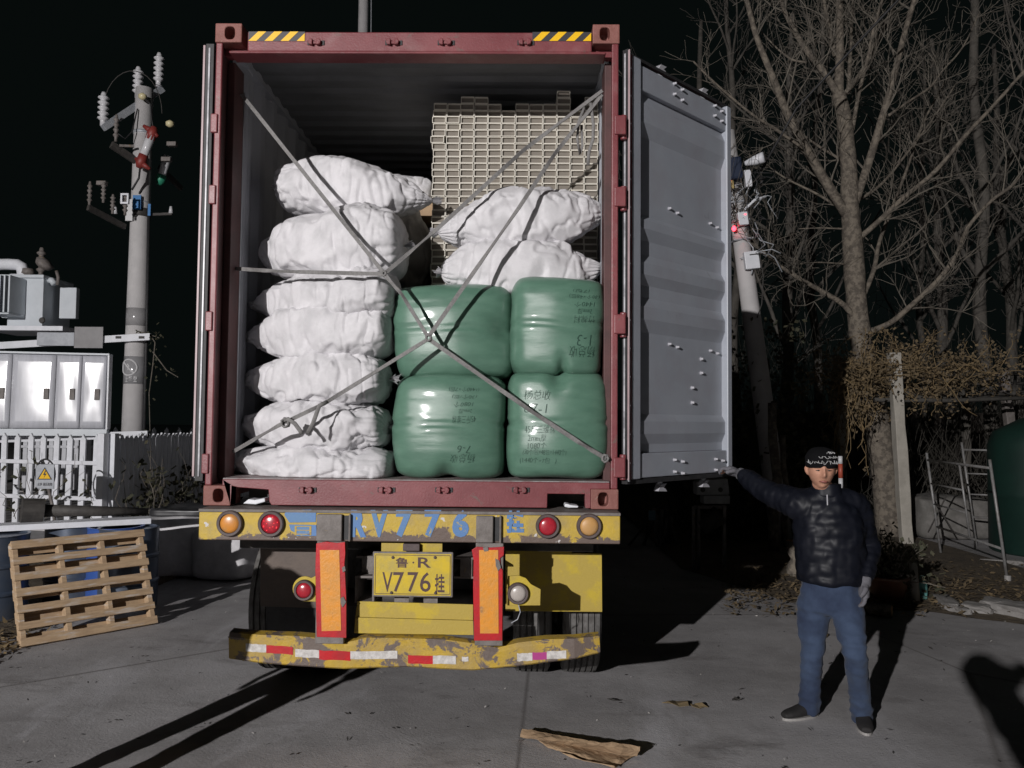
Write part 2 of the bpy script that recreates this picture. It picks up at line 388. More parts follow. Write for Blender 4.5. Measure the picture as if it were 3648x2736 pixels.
M_dirt = pbr('leaf_strewn_dirt', (0.085, 0.066, 0.045), 0.95, col2=(0.135, 0.105, 0.068), scale=9, dust=(0.06, 0.048, 0.036), dust_at=(0.5, 0.7), dust_scale=3, bump=0.9, bump_scale=22, bump_dist=0.03)
def dirt_sheet(name, edge, y1, x1, seed):
    """edge: polyline of (x,y) along the pavement; the sheet rises gently behind it"""
    m = MB(); rows = 26
    n = len(edge) * 6
    pl = []
    for i in range(n + 1):
        t = i / n * (len(edge) - 1); k = min(int(t), len(edge) - 2); f = t - k
        a, b2 = edge[k], edge[k + 1]
        pl.append((a[0] + (b2[0] - a[0]) * f, a[1] + (b2[1] - a[1]) * f))
    vs, fs = [], []
    for i, (x, y) in enumerate(pl):
        for j in range(rows + 1):
            t = (j / rows) ** 1.6
            yy = y + (y1 - y) * t
            xx = x
            w = 0.05 * noise.noise((x * 2.1 + seed, y * 2, 0)) if j == 0 else 0
            h = 0.004 + min(1, j / 4) * (0.035 + 0.03 * noise.noise((xx * 1.3, yy * 1.3, seed)) + 0.02 * noise.noise((xx * 4, yy * 4, seed)))
            vs.append((xx, yy + w * 2, max(h, 0.004)))
    r = rows + 1
    for i in range(len(pl) - 1):
        for j in range(rows):
            fs.append((i * r + j, (i + 1) * r + j, (i + 1) * r + j + 1, i * r + j + 1))
    m.add(vs, fs)
    return m.build(name, M_dirt, smooth=True, kind='structure')
_e = [gnd(1470, 1228), gnd(1600, 1268), gnd(1700, 1300), gnd(1800, 1316), gnd(1960, 1318), gnd(2080, 1332), gnd(2212, 1350), gnd(2450, 1385), gnd(2900, 1440)]
dirt_sheet('dirt_verge', [(p.x, p.y) for p in _e], 60, 40, 3.1)
_e2 = [(-9, 0.9), (-4.6, 1.15), (-3.75, 1.5), (-3.45, 2.2), (-3.3, 3.2), (-3.25, 4.4)]
dirt_sheet('grass_verge', _e2, 6.0, 0, 9.4)

# ================================================================== SHIPPING CONTAINER
ZB, ZT, HW, CL = 1.306, 4.202, 1.219, 12.19
cont = thing('shipping_container', (0, 6, ZB), 'dark red shipping container loaded on the trailer, rear doors wide open', 'container')
def casting(sx, y0, y1, z0, z1, rust=True):
    """corner casting block with the oval hole recessed in its rear face"""
    m = MB()
    xo, xi = sx * HW, sx * (HW - 0.162)
    xa, xb = min(xo, xi), max(xo, xi)
    cx, cz = sx * (HW - 0.089), (z0 + z1) / 2
    n = 24
    hole = []
    hw, hh = 0.030, 0.0395
    for k in range(n):
        th = 2 * math.pi * k / n + math.pi / n
        c_, s_ = math.cos(th), math.sin(th)
        hole.append((cx + hw * math.copysign(abs(c_) ** 0.7, c_), cz + hh * math.copysign(abs(s_) ** 0.7, s_)))
    outer = []
    for hx, hz in hole:
        dx, dz = hx - cx, hz - cz
        t = 1e9
        if abs(dx) > 1e-9: t = min(t, ((xb if dx > 0 else xa) - cx) / dx)
        if abs(dz) > 1e-9: t = min(t, ((z1 if dz > 0 else z0) - cz) / dz)
        outer.append((cx + dx * t, cz + dz * t))
    # put exact corners in
    for X in (xa, xb):
        for Z in (z0, z1):
            k = min(range(n), key=lambda i: (outer[i][0] - X) ** 2 + (outer[i][1] - Z) ** 2); outer[k] = (X, Z)
    vs = [(x, y0, z) for x, z in outer] + [(x, y0, z) for x, z in hole] + [(x, y0 + 0.1, z) for x, z in hole] + [(x, y1, z) for x, z in outer]
    fs = []
    for i in range(n):
        j = (i + 1) % n
        fs += [(i, j, n + j, n + i), (n + i, n + j, 2 * n + j, 2 * n + i), (3 * n + i, 3 * n + j, j, i)]
    fs.append(tuple(range(2 * n, 3 * n))); fs.append(tuple(range(4 * n - 1, 3 * n - 1, -1)))
    m.add(vs, fs)
    o = m.build('corner_casting', M_redrust, cont, bevel=0.006)
    return o
for sx in (-1, 1):
    casting(sx, 0, 0.178, ZB, ZB + 0.118); casting(sx, 0, 0.178, ZT - 0.118, ZT)
    for z in (ZB, ZT - 0.118):
        MB().box(min(sx * HW, sx * (HW - .162)), max(sx * HW, sx * (HW - .162)), CL - .178, CL, z, z + .118).build('corner_casting', M_redrust, cont, bevel=0.006)
# header beam (stepped) with its lower lip
m = MB(); m.box(-HW + 0.19, HW - 0.165, 0.020, 0.16, ZT - 0.162, ZT - 0.042)
m.box(-HW + 0.08, HW - 0.08, 0.012, 0.15, ZT - 0.178, ZT - 0.1625)
m.box(-HW + 0.08, HW - 0.08, 0.1605, 0.27, ZT - 0.125, ZT - 0.056)
m.box(-HW + 0.162, -HW + 0.19, 0.10, 0.16, ZT - 0.162, ZT - 0.05)
m.build('door_header', M_red, cont, bevel=0.008)
# recessed pockets under the upper castings
for sx in (-1, 1):
    a, b = sorted((sx * (HW - 0.02), sx * (HW - 0.168)))
    MB().box(a, b, 0.09, 0.15, ZT - 0.162, ZT - 0.119).build('header_end_plate', M_red, cont)
# cam keepers on header and sill
def keeper(x, y, z, up, mat=M_red):
    k = MB()
    for s in (-1, 1):
        k.prism([(x + s * 0.012, z - 0.020), (x + s * 0.034, z - 0.016), (x + s * 0.040, z + 0.002), (x + s * 0.030, z + 0.018), (x + s * 0.012, z + 0.018)], y - 0.028, y)
    k.box(x - 0.014, x + 0.014, y - 0.014, y + 0.0, z - 0.010, z + 0.008)
    o = k.build('cam_keeper', mat, cont, bevel=0.004)
    h = MB(); h.box(x - 0.046, x - 0.034, y - 0.006, y - 0.0005, z - 0.014, z + 0.014); h.box(x + 0.043, x + 0.056, y - 0.006, y - 0.0005, z - 0.014, z + 0.014)
    h.build('keeper_slot', M_black, o)
for xd in (681, 849, 962, 1134): p = at(xd, 93, 0.02); keeper(p.x, 0.020, p.z, True)
for xd in (663, 833, 957, 1123): p = at(xd, 1058, 0.0); keeper(p.x, -0.001, p.z, False)
# hazard stickers
def hazard(x0, x1, z0, z1, y):
    m = MB(); m.box(x0, x1, y - 0.003, y, z0, z1)
    o = m.build('hazard_sticker', M_hazK, cont)
    h = z1 - z0; w = (x1 - x0); st = w / 3.5
    for k in range(4):
        a = x0 + k * st
        poly = [(a, z0), (a + st * .5, z0), (a + st * .5 + h, z1), (a + h, z1)]
        poly = [(min(px, x1 - 0.0005), pz) for px, pz in poly]
        if k == 3: poly = [(a, z0), (x1 - 0.0005, z0), (x1 - 0.0005, z0 + min(h, x1 - a))]
        MB().prism([(px, pz) for px, pz in poly], y - 0.0045, y - 0.0034).build('yellow_stripe', M_hazY, o)
for a, b in (((537, 89), (659, 69)), ((1150, 89), (1277, 70))):
    p, q = at(*a, 0.02), at(*b, 0.02); hazard(p.x, q.x, p.z, q.z, 0.0195)
# rear corner posts: outer flange, inner channel
for sx in (-1, 1):
    m = MB()
    def bx(xa, xb, *r): m.box(min(sx * xa, sx * xb), max(sx * xa, sx * xb), *r)
    bx(HW - 0.006, HW - 0.046, 0.004, 0.028, ZB + 0.118, ZT - 0.118)
    m.build('corner_post', M_red, cont, bevel=0.007)
    m = MB(); bx(HW - 0.008, HW - 0.030, 0.0285, 0.17, ZB + 0.118, ZT - 0.118); bx(HW - 0.0305, HW - 0.076, 0.135, 0.30, ZB + 0.152, ZT - 0.18)
    m.build('post_channel', pbr('shaded_maroon', (.060, .026, .025), .6, col2=(.09, .035, .034), scale=5), cont, bevel=0.005)  # darker maroon paints the shade of the post recess
    for yd in (270, 425, 700, 1010):
        z = at(1340, yd, 0).z
        h = MB(); a, b = sorted((sx * (HW - 0.030), sx * (HW + (0.038 if sx > 0 else 0.012))))
        h.box(a, b, -0.008, 0.06, z - 0.058, z + 0.058)
        if sx > 0: h.cyl((HW + 0.03, 0.045, z - 0.075), (HW + 0.03, 0.045, z + 0.075), 0.020, n=12)
        h.build('hinge_lug', M_red, cont, bevel=0.006)
# sill with fork pocket openings
zs = ZB + 0.155
def sillpoly():
    za, zc = ZB + 0.006, ZB + 0.108
    la, lb = -HW + 0.185, -HW + 0.385
    ra, rb = HW - 0.415, HW - 0.195
    return [(la - 0.022, za), (la - 0.022, ZB + .118), (la + 0.02, zc), (lb, zc - 0.012), (lb + 0.006, za + 0.02), (lb + 0.02, za), (ra - 0.002, za), (ra, zc - 0.02), (rb, zc - 0.02), (rb + 0.002, za), (HW - 0.1625, za), (HW - 0.1625, ZB + 0.1185), (HW - 0.052, ZB + 0.1185), (HW - 0.052, zs), (-HW + 0.052 + 0.06, zs), (-HW + 0.052 + 0.06, ZB + 0.1185), (-HW + 0.163, ZB + 0.1185), (-HW + 0.163, za)]
MB().prism(sillpoly(), 0.0, 0.09).build('door_sill', M_red, cont, bevel=0.004)
MB().box(-HW + 0.112, HW - 0.053, 0.012, 0.30, zs + 0.001, zs + 0.006).build('threshold_plate', M_sillrub, cont)
# floor planks
fm = MB().box(-0.148, 0.148, 0.0, 11.7, 0, 0.028).mesh('plank')
fm.materials.append(M_floor)
for k in range(8):
    o = bpy.data.objects.new('floor_plank', fm); C.objects.link(o); o.parent = cont
    o.location = Vector((-1.05 + k * 0.3, 0.301, zs - 0.022)) - WO[cont]; WO[o] = WO[cont]
# corrugated side walls, roof, front wall
def corr(n, pitch, depth):
    prof = []
    for k in range(n):
        b = k * pitch
        prof += [(b, 0), (b + pitch * 0.28, 0), (b + pitch * 0.5, depth), (b + pitch * 0.78, depth)]
    prof.append((n * pitch, 0)); return prof
for sx in (-1, 1):
    m = MB(); pr = corr(43, 0.2757, 0.036)
    vs, fs = [], []
    for y, d in pr:
        for z in (ZB + 0.15, ZT - 0.06): vs.append((sx * (HW - 0.012 - 0.036 + d), 0.171 + y, z))
    for i in range(len(pr) - 1): fs.append((2 * i, 2 * i + 1, 2 * i + 3, 2 * i + 2))
    m.add(vs, fs)
    o = m.build('side_wall', M_inner, cont); so = o.modifiers.new('s', 'SOLIDIFY'); so.thickness = 0.002; so.offset = 0
    t = MB(); a, b = sorted((sx * (HW - 0.062), sx * (HW - 0.002)))
    a, b = sorted((sx * (HW - 0.066), sx * (HW + 0.001)))
    t.box(a, b, 0.18, CL - 0.18, ZT - 0.085, ZT - 0.02).build('top_rail', M_inner, cont)
    MB().box(a, b, 0.18, CL - 0.18, ZB + 0.03, ZB + 0.15).build('bottom_rail', M_red, cont)
    # lashing bar near the doors
    lb = MB(); x = sx * (HW - 0.072)
    lb.tube([(x, 0.31, ZB + 0.2), (x, 0.31, ZT - 0.3)], 0.007, 8)
    lb.build('lashing_bar', M_galv, cont, smooth=True)
m = MB(); pr = corr(56, 0.21, 0.02); vs, fs = [], []
for y, d in pr:
    for x in (-HW + 0.06, HW - 0.06): vs.append((x, 0.28 + y, ZT - 0.052 + d))
for i in range(len(pr) - 1): fs.append((2 * i, 2 * i + 1, 2 * i + 3, 2 * i + 2))
m.add(vs, fs); o = m.build('roof', pbr('roof_shaded_grey', (.15, .155, .165), .6, col2=(.12, .125, .13), scale=3), cont); so = o.modifiers.new('s', 'SOLIDIFY'); so.thickness = 0.002; so.offset = 0  # ceiling shade put into a darker grey than the walls
MB().box(-HW + 0.002, HW - 0.002, CL - 0.06, CL - 0.02, ZB + 0.12, ZT - 0.12).build('front_wall', M_inner, cont)
MB().box(-HW + 0.17, HW - 0.17, 0.3, CL - 0.2, ZB + 0.02, zs - 0.024).build('underframe', M_dark, cont)

# ---- doors, in a local frame: u from hinge to free edge, n towards the inside face, z up
def door(hinge, direction, flip, label=None):
    d = Vector((direction[0], direction[1], 0)).normalized(); nn = Vector((d.y, -d.x, 0)) * flip
    z0, z1, L = 1.475, 4.056, 1.15
    def M(u, n_, z): return Vector((hinge[0], hinge[1], 0)) + d * u + nn * n_ + Vector((0, 0, z))
    T = Matrix(((d.x, nn.x, 0, hinge[0]), (d.y, nn.y, 0, hinge[1]), (0, 0, 1, 0), (0, 0, 0, 1)))
    zz = lambda ysrc: 4.056 - (ysrc - 185) * 2.581 / 1525
    fr = MB()
    fr.box(0.0, 0.085, -0.055, 0.0, z0, z1, T); fr.box(L - 0.055, L, -0.055, 0.0, z0, z1, T)
    fr.box(0.0855, L - 0.0555, -0.055, -0.012, zz(292), zz(200), T); fr.box(0.0855, L - 0.0555, -0.055, -0.012, z0 + 0.004, zz(1620), T)
    root = fr.build('door', M_doorgrey, cont, bevel=0.006)
    if label: root['label'] = label
    # corrugated panel
    lv = [(zz(293), -.050), (zz(335), -.020), (zz(404), -.020), (zz(453), -.052), (zz(746), -.052), (zz(767), -.022), (zz(798), -.022), (zz(838), -.052), (zz(892), -.052), (zz(925), -.022), (zz(968), -.022), (zz(1004), -.052), (zz(1050), -.052), (zz(1087), -.022), (zz(1132), -.022), (zz(1179), -.052), (zz(1478), -.052), (zz(1505), -.024), (zz(1550), -.024), (zz(1588), -.052), (zz(1619), -.052)]
    pm = MB(); vs = []; fs = []
    for z, n_ in lv: vs += [M(0.0856, n_, z), M(L - 0.0556, n_, z)]
    for i in range(len(lv) - 1): fs.append((2 * i, 2 * i + 1, 2 * i + 3, 2 * i + 2))
    pm.add(vs, fs); po = pm.build('corrugated_panel', M_doorgrey, root)
    sm = po.modifiers.new('s', 'SOLIDIFY'); sm.thickness = 0.002; sm.offset = 0
    MB().box(0.001, L - 0.001, -0.0595, -0.0555, z0 + 0.001, z1 - 0.001, T).build('outer_skin', M_red, root)
    # gasket around the edge
    gk = MB(); gk.box(-0.055, -0.030, -0.040, 0.006, z0 - 0.025, z1 + 0.02, T); gk.box(L + 0.0005, L + 0.012, -0.04, -0.02, z0 - 0.02, z1 + 0.015, T)
    gk.box(-0.03, L + 0.012, -0.045, -0.02, z1 + 0.0005, z1 + 0.02, T); gk.box(-0.03, L + 0.012, -0.045, -0.016, z0 - 0.03, z0 - 0.0005, T)
    gk.build('rubber_gasket', M_black, root)
    gs = MB(); gs.box(-0.052, -0.034, 0.0065, 0.0125, z0 - 0.01, z1 + 0.006, T); gs.build('gasket_strip', M_gasket, root, bevel=0.003)
    rv = MB()
    for k in range(15):
        z = z0 + 0.1 + k * 0.17
        rv.lathe([(0.0055, 0), (0.005, 0.004), (0.002, 0.006)], M(-0.043, 0.0126, z), 8, nn)
    rv.build('gasket_rivet', M_bolt, root)
    MB().box(-0.029, -0.001, -0.03, -0.004, z0, z1, T).build('hinge_edge', M_red, root)
    es = MB(); es.box(-0.0605, -0.0555, 0.008, 0.022, z0, z1 + 0.01, T); es.build('edge_trim', pbr('pinkish_trim', (.40, .30, .31), .45, col2=(.33, .24, .25), scale=4), root, bevel=.003)  # lighter pinkish strip along the hinge edge
    es = MB(); es.box(-0.0605, -0.0555, -0.022, -0.010, z0, z1 - 0.005, T); es.build('seal_glint', pbr('pale_seal_glint', (.48, .48, .51), .35, col2=(.22, .22, .24), scale=9), root, bevel=.003)  # pale strip paints the bright reflection on the gasket
    # locking-bar bolts in pairs
    prs = [(0.50, 305), (0.50, 342), (0.99, 382), (0.99, 417), (0.50, 742), (0.99, 794), (0.50, 1224), (0.99, 1246), (0.50, 1634), (0.99, 1630), (0.50, 1676), (0.99, 1668)]
    for u, ys in prs:
        p0 = at(1, 1, 0)
        z = zz(ys + (u - 0.5) * 0 )
        # height of a feature read at the door's own distance
        depth_y = hinge[1] + d.y * u
        z = CAM.z + (at(1000, ys / S, depth_y).z - CAM.z)
        n_ = -0.012 if (z > zz(293) or z < zz(1620)) else -0.052
        for du in (-0.045, 0.045):
            if z > zz(330) and du > 0 and False: pass
            b = MB(); b.lathe([(0.011, 0), (0.011, 0.005), (0.008, 0.006), (0.008, 0.018), (0.005, 0.022)], M(u + du, n_, z - du * 0.15), 10, nn)
            b.build('bolt', M_bolt, root, smooth=False)
    for u, ys in ((0.83, 1271), (0.83, 1321), (0.72, 1374), (0.72, 1427)):
        z = at(1000, ys / S, hinge[1] + d.y * u).z
        b = MB(); b.lathe([(0.013, 0), (0.013, 0.006), (0.009, 0.007), (0.009, 0.018), (0.006, 0.022)], M(u, -0.052, z), 10, nn); b.build('bolt', M_bolt, root)
    # locking bars and cams on the outside
    for u in (0.42, 0.93):
        r = MB(); r.tube([M(u, -0.095, z0 - 0.06), M(u, -0.095, z1 + 0.06)], 0.017, 10)
        bar = r.build('locking_bar', M_galv, root, smooth=True)
        for z, s in ((z0 - 0.075, -1), (z1 + 0.075, 1)):
            c = MB()
            c.prism([(-0.045, -0.02), (0.05, -0.026), (0.03, -0.006), (0.012, -0.002), (0.03, 0.012), (0.046, 0.024), (-0.015, 0.022), (-0.03, 0.004)], -0.02, 0.02,
                    Matrix.Translation(M(u, -0.095, z)) @ Matrix(((d.x, nn.x, 0, 0), (d.y, nn.y, 0, 0), (0, 0, 1, 0), (0, 0, 0, 1))))
            c.build('locking_cam', M_bolt, bar)
    return root
DH = (1.262, 0.055)
dd = Vector((2.072 - DH[0], 0.87 - DH[1]))
_hx = Vector((DH[0], DH[1])) + dd.normalized() * 0.052
door((_hx.x + 0.012, _hx.y), dd, 1.0, 'grey inner face of the right door swung halfway back')
door((-1.268, 0.06), (-0.03, 1.0), -1.0, 'left door folded flat back along the container side')

# ================================================================== SEMI-TRAILER
tr = thing('semi_trailer', (0, 2.5, 0), 'worn yellow skeletal semi-trailer with rusty bent bumper under the red container', 'trailer')
def edge_worn(name, z0, z1):
    m = pbr(name, (0.52, 0.36, 0.035), 0.55, col2=(0.41, 0.29, 0.06), scale=4.5, dust=(0.31, 0.245, 0.12), dust_at=(0.5, 0.8), dust_scale=7, bump=0.3, bump_scale=40)
    nt = m.node_tree; b = nt.nodes['Principled BSDF']; old = b.inputs['Base Color'].links[0].from_socket
    geo = nt.nodes.new('ShaderNodeNewGeometry'); sp = nt.nodes.new('ShaderNodeSeparateXYZ'); nt.links.new(geo.outputs['Position'], sp.inputs[0])
    mr = nt.nodes.new('ShaderNodeMapRange'); mr.inputs[1].default_value = z0; mr.inputs[2].default_value = z0 + (z1 - z0) * .55; mr.inputs[3].default_value = .30; mr.inputs[4].default_value = 0.0
    nt.links.new(sp.outputs[2], mr.inputs[0])
    ad = nt.nodes.new('ShaderNodeMath'); ad.operation = 'ADD'; nt.links.new(mr.outputs[0], ad.inputs[0]); nt.links.new(_noise(nt, 9, 10, .68, dist=.5), ad.inputs[1])
    c1 = _mix(nt, old, (0.125, 0.09, 0.075), _ramp(nt, ad.outputs[0], .66, .69))
    c2 = _mix(nt, c1, (0.55, 0.53, 0.52), _ramp(nt, _noise(nt, 17, 4, .5), .70, .715))
    nt.links.new(c2, b.inputs['Base Color']); return m
YB = -0.13                                    # rear face of the main beam
bl, br_ = at(430, 1102, YB), at(1340, 1104, YB)
zb0, zb1 = at(900, 1171, YB).z, ZB - 0.004
M_beam = edge_worn('beam_yellow_paint', zb0, zb1)
beam = MB().box(bl.x, br_.x, YB, YB + 0.20, zb0, zb1 - 0.018).build('rear_beam', M_beam, tr, bevel=0.006)
MB().box(bl.x - 0.002, br_.x + 0.002, YB - 0.004, YB + 0.30, zb1 - 0.0175, zb1).build('beam_deck_plate', M_greysteel, tr, bevel=0.003)
# hinge brackets on the beam
for xa, xb, xs in ((686, 741, 755), (1029, 1066, 1079)):
    a, b, c = at(xa, 1130, YB), at(xb, 1130, YB), at(xs, 1130, YB)
    m = MB(); m.box(a.x, b.x, YB - 0.03, YB - 0.0005, zb0 + 0.004, zb1 - 0.022); m.box(c.x, c.x + 0.012, YB - 0.028, YB - 0.0005, zb0 + 0.002, zb1 - 0.02)
    bo = m.build('socket_bracket', M_greysteel, tr, bevel=0.008)
    MB().box(b.x + 0.001, c.x - 0.001, YB - 0.004, YB - 0.0006, zb0 + 0.01, zb1 - 0.03).build('socket_slot', M_black, bo)
# round lamps
def lamp(cx, cy, Y, rpx, lens, back=None, beads=False, name='tail_lamp', label=None):
    p = at(cx, cy, Y); r = rpx * S / F_PX * (Y - CAM.y)
    m = MB(); m.lathe([(r, 0), (r, 0.020), (r * 0.93, 0.027), (r * 0.76, 0.026), (r * 0.74, 0.012)], p, 32, (0, -1, 0))
    o = shade_auto(m.build(name, M_ring, tr)); 
    if label: o['label'] = label
    l = MB(); l.lathe([(r * 0.745, 0.010), (r * 0.72, 0.018), (r * 0.5, 0.024), (r * 0.25, 0.027), (0.002, 0.028)], p, 32, (0, -1, 0))
    lo = l.build('lens', lens, o, smooth=True)
    if beads:
        rr = random.Random(3); b = MB()
        for rad, n in ((0.55, 9), (0.28, 5)):
            for k in range(n):
                th = 2 * math.pi * k / n + rr.random()
                q = p + Vector((math.cos(th) * rad * r, -0.024, math.sin(th) * rad * r))
                b.lathe([(0.0042, 0), (0.003, 0.003), (0.0008, 0.004)], q, 8, (0, -1, 0))
        b.build('glowing_reflector_bead', M_lensdot, o)
    return o, p, r
lamp(498, 1130, YB, 28, M_amber)
lamp(587, 1131, YB, 28, M_lens, beads=True)
lamp(1183, 1136, YB, 26, M_lens)
lamp(1272, 1136, YB, 27, M_amberold, label='dusty faded amber tail lamp')
# lower lamps on yellow brackets
def blob(cx, cy, Y, pts, mat, name, parent, th=0.012):
    poly = [(at(x, y, Y).x, at(x, y, Y).z) for x, y in pts]
    return MB().prism(poly, Y, Y + th).build(name, mat, parent, bevel=0.002)
YL = -0.06
arc = lambda cx, cy, r, a0, a1, n=12: [(cx + r * math.cos(math.radians(a0 + (a1 - a0) * i / n)), cy - r * math.sin(math.radians(a0 + (a1 - a0) * i / n))) for i in range(n + 1)]
blob(0, 0, YL, [(682, 1244)] + arc(659, 1272, 27, 60, 270, 14) + [(682, 1300)], M_yellowold, 'lamp_bracket', tr)
lamp(658, 1274, YL - 0.002, 22, M_lens, label='lower red lamp on a round yellow bracket')
blob(0, 0, YL, [(1096, 1308), (1097, 1245)] + [(1120, 1243), (1136, 1249), (1147, 1262), (1168, 1273), (1167, 1308)], M_yellowold, 'lamp_bracket', tr)
lamp(1119, 1281, YL - 0.002, 23, M_lenswh, label='lower clear lamp on a yellow bracket')
wq = [at(1120, 1306, YL), at(1124, 1322, YL), at(1118, 1338, YL), at(1104, 1346, YL)]
MB().tube(wq, 0.003, 6).build('lamp_cable', M_gasket, tr, smooth=True)
# red and orange reflective boards
def board(pts_r, pts_o, tears):
    Y = YB - 0.012
    o = blob(0, 0, Y, pts_r, M_tapered, 'reflective_board', tr, 0.010)
    P = [(at(x, y, Y).x, at(x, y, Y).z) for x, y in pts_o]
    MB().prism(P, Y - 0.003, Y - 0.0005).build('orange_panel', M_tapeor, o)
    for t in tears:
        Q = [(at(x, y, Y).x, at(x, y, Y).z) for x, y in t]
        MB().prism(Q, Y - 0.0065, Y - 0.0035).build('torn_patch', M_greysteel, o)
    # backing post
    a, b = P[0][0], P[1][0]
    MB().box(a - 0.02, b + 0.03, Y + 0.0105, Y + 0.09, at(700, 1392, Y).z, zb0 - 0.0005).build('board_post', M_greysteel, tr, bevel=0.004)
    return o
board([(683, 1174), (705, 1170), (728, 1173), (745, 1171), (746, 1195), (744, 1218), (746, 1250), (748, 1300), (748, 1378), (684, 1376), (682, 1290), (681, 1230)],
      [(691, 1188), (733, 1188), (737, 1362), (695, 1363)], [[(736, 1292), (742, 1288), (748, 1300), (740, 1312), (736, 1302)], [(739, 1226), (745, 1222), (747, 1232), (741, 1236)]])
board([(1019, 1188), (1030, 1181), (1060, 1183), (1089, 1181), (1088, 1200), (1080, 1206), (1082, 1226), (1086, 1232), (1085, 1384), (1024, 1384), (1022, 1270), (1023, 1210)],
      [(1035, 1188), (1076, 1188), (1077, 1368), (1037, 1368)], [[(1070, 1206), (1078, 1210), (1082, 1226), (1076, 1233), (1071, 1222)], [(1043, 1182), (1054, 1181), (1055, 1190), (1046, 1191)]])
# licence plate
YP = YB - 0.01
pc = at(891.5, 1241, YP); pw_, ph_ = 0.445, 0.242
pf = MB().box(pc.x - pw_ / 2 - 0.006, pc.x + pw_ / 2 + 0.006, YP, YP + 0.012, pc.z - ph_ / 2 - 0.006, pc.z + ph_ / 2 + 0.006).build('licence_plate', M_greysteel, tr, bevel=0.006)
MB().box(pc.x - pw_ / 2 + 0.004, pc.x + pw_ / 2 - 0.004, YP - 0.003, YP - 0.0002, pc.z - ph_ / 2 + 0.004, pc.z + ph_ / 2 - 0.004).build('plate_face', M_plate, pf, bevel=0.004)
fl = MB(); ix, iz, t = pw_ / 2 - 0.011, ph_ / 2 - 0.011, 0.003
fl.box(pc.x - ix, pc.x + ix, YP - 0.0045, YP - 0.0032, pc.z + iz - t, pc.z + iz); fl.box(pc.x - ix, pc.x + ix, YP - 0.0045, YP - 0.0032, pc.z - iz, pc.z - iz + t)
for s in (-1, 1): fl.box(pc.x + s * ix - t / 2, pc.x + s * ix + t / 2, YP - 0.0045, YP - 0.0032, pc.z - iz + t, pc.z + iz - t)
fl.build('plate_border', M_plateink, pf)
def ptxt(s, cx, cy, wpx, hpx, bold=0.0, rot=0):
    k = S / F_PX * (YP - CAM.y)
    return lettering('plate_character', s, 0.1, at(cx, cy, YP) + Vector((0, -0.004, 0)), M_plateink, pf, bold=bold, w=wpx * k, h=hpx * k)
ptxt('鲁', 868, 1215, 27, 22, 0.018); ptxt('·', 893, 1215, 4, 4, 0.02); ptxt('R', 917, 1215, 28, 22, 0.012)
ptxt('V', 837, 1257, 22, 42, 0.006)
for s, x, w in (('7', 861, 23), ('7', 892, 23), ('6', 919, 23)): ptxt(s, x, 1257, w, 42, 0.006)
ptxt('挂', 950, 1260, 21, 40, 0.02)
for bx_, by_ in ((849, 1204), (940, 1204), (846, 1280), (941, 1281)):
    MB().lathe([(0.009, 0), (0.008, 0.006), (0.003, 0.009)], at(bx_, by_, YP) + Vector((0, -0.003, 0)), 10, (0, -1, 0)).build('plate_screw', M_ring, pf)
# plate backing and light
a, b = at(824, 1172, -0.05), at(955, 1196, -0.05); MB().box(a.x, b.x, -0.05, -0.035, b.z, a.z).build('plate_bracket', M_yellowold, tr)
a, b = at(871, 1174, -0.07), at(907, 1190, -0.07); MB().box(a.x, b.x, -0.085, -0.051, b.z, a.z).build('plate_light', M_ring, tr, bevel=0.004)
# lower yellow skirt panel in two leaves
for (p0, p1, p2, p3), dy in ((((772, 1299), (1022, 1306), (1022, 1340), (767, 1333)), 0.0), (((767, 1334), (1022, 1341), (1023, 1372), (765, 1368)), -0.012)):
    Y = -0.02 + dy
    blob(0, 0, Y, [p0, p1, p2, p3], M_yellowold, 'skirt_panel', tr, 0.01)
# chassis I-beams running forward, square tube stub
for (xa, xb, ya, yb_) in ((783, 806, 1201, 1251), (995, 1019, 1204, 1250)):
    Y0 = 0.06; a, b = at(xa, ya, Y0), at(xb, yb_, Y0)
    cx = (a.x + b.x) / 2; zt, zl = a.z, b.z
    m = MB(); m.box(cx - 0.07, cx + 0.07, Y0, 11.5, zt - 0.012, zt); m.box(cx - 0.07, cx + 0.07, Y0, 11.5, zl, zl + 0.012); m.box(cx - 0.035, cx + 0.035, Y0 + 0.002, 11.5, zl + 0.0125, zt - 0.0125)
    m.build('chassis_rail', M_greysteel, tr)
    for k in range(6):
        y = 0.3 + k * 2.2
        if xa < 900: MB().box(-1.1, 1.1, y, y + 0.1, zt + 0.0005, zb1 - 0.02).build('cross_member', M_dark, tr)
Y0 = 0.0; a, b = at(767, 1244, Y0), at(808, 1303, Y0); m = MB(); t = 0.012
m.box(a.x, b.x, Y0, Y0 + 0.5, a.z - t, a.z); m.box(a.x, b.x, Y0, Y0 + 0.5, b.z, b.z + t); m.box(a.x, a.x + t, Y0, Y0 + 0.5, b.z + t, a.z - t); m.box(b.x - t, b.x, Y0, Y0 + 0.5, b.z + t, a.z - t)
m.build('square_tube', M_greysteel, tr)
for xa, xb in ((862, 893), (925, 955)):
    a, b = at(xa - 10, 1284, 0.0), at(xb - 10, 1302, 0.0); MB().box(a.x, b.x, 0.0, 0.012, b.z - 0.02, a.z).build('hanger_plate', M_greysteel, tr)
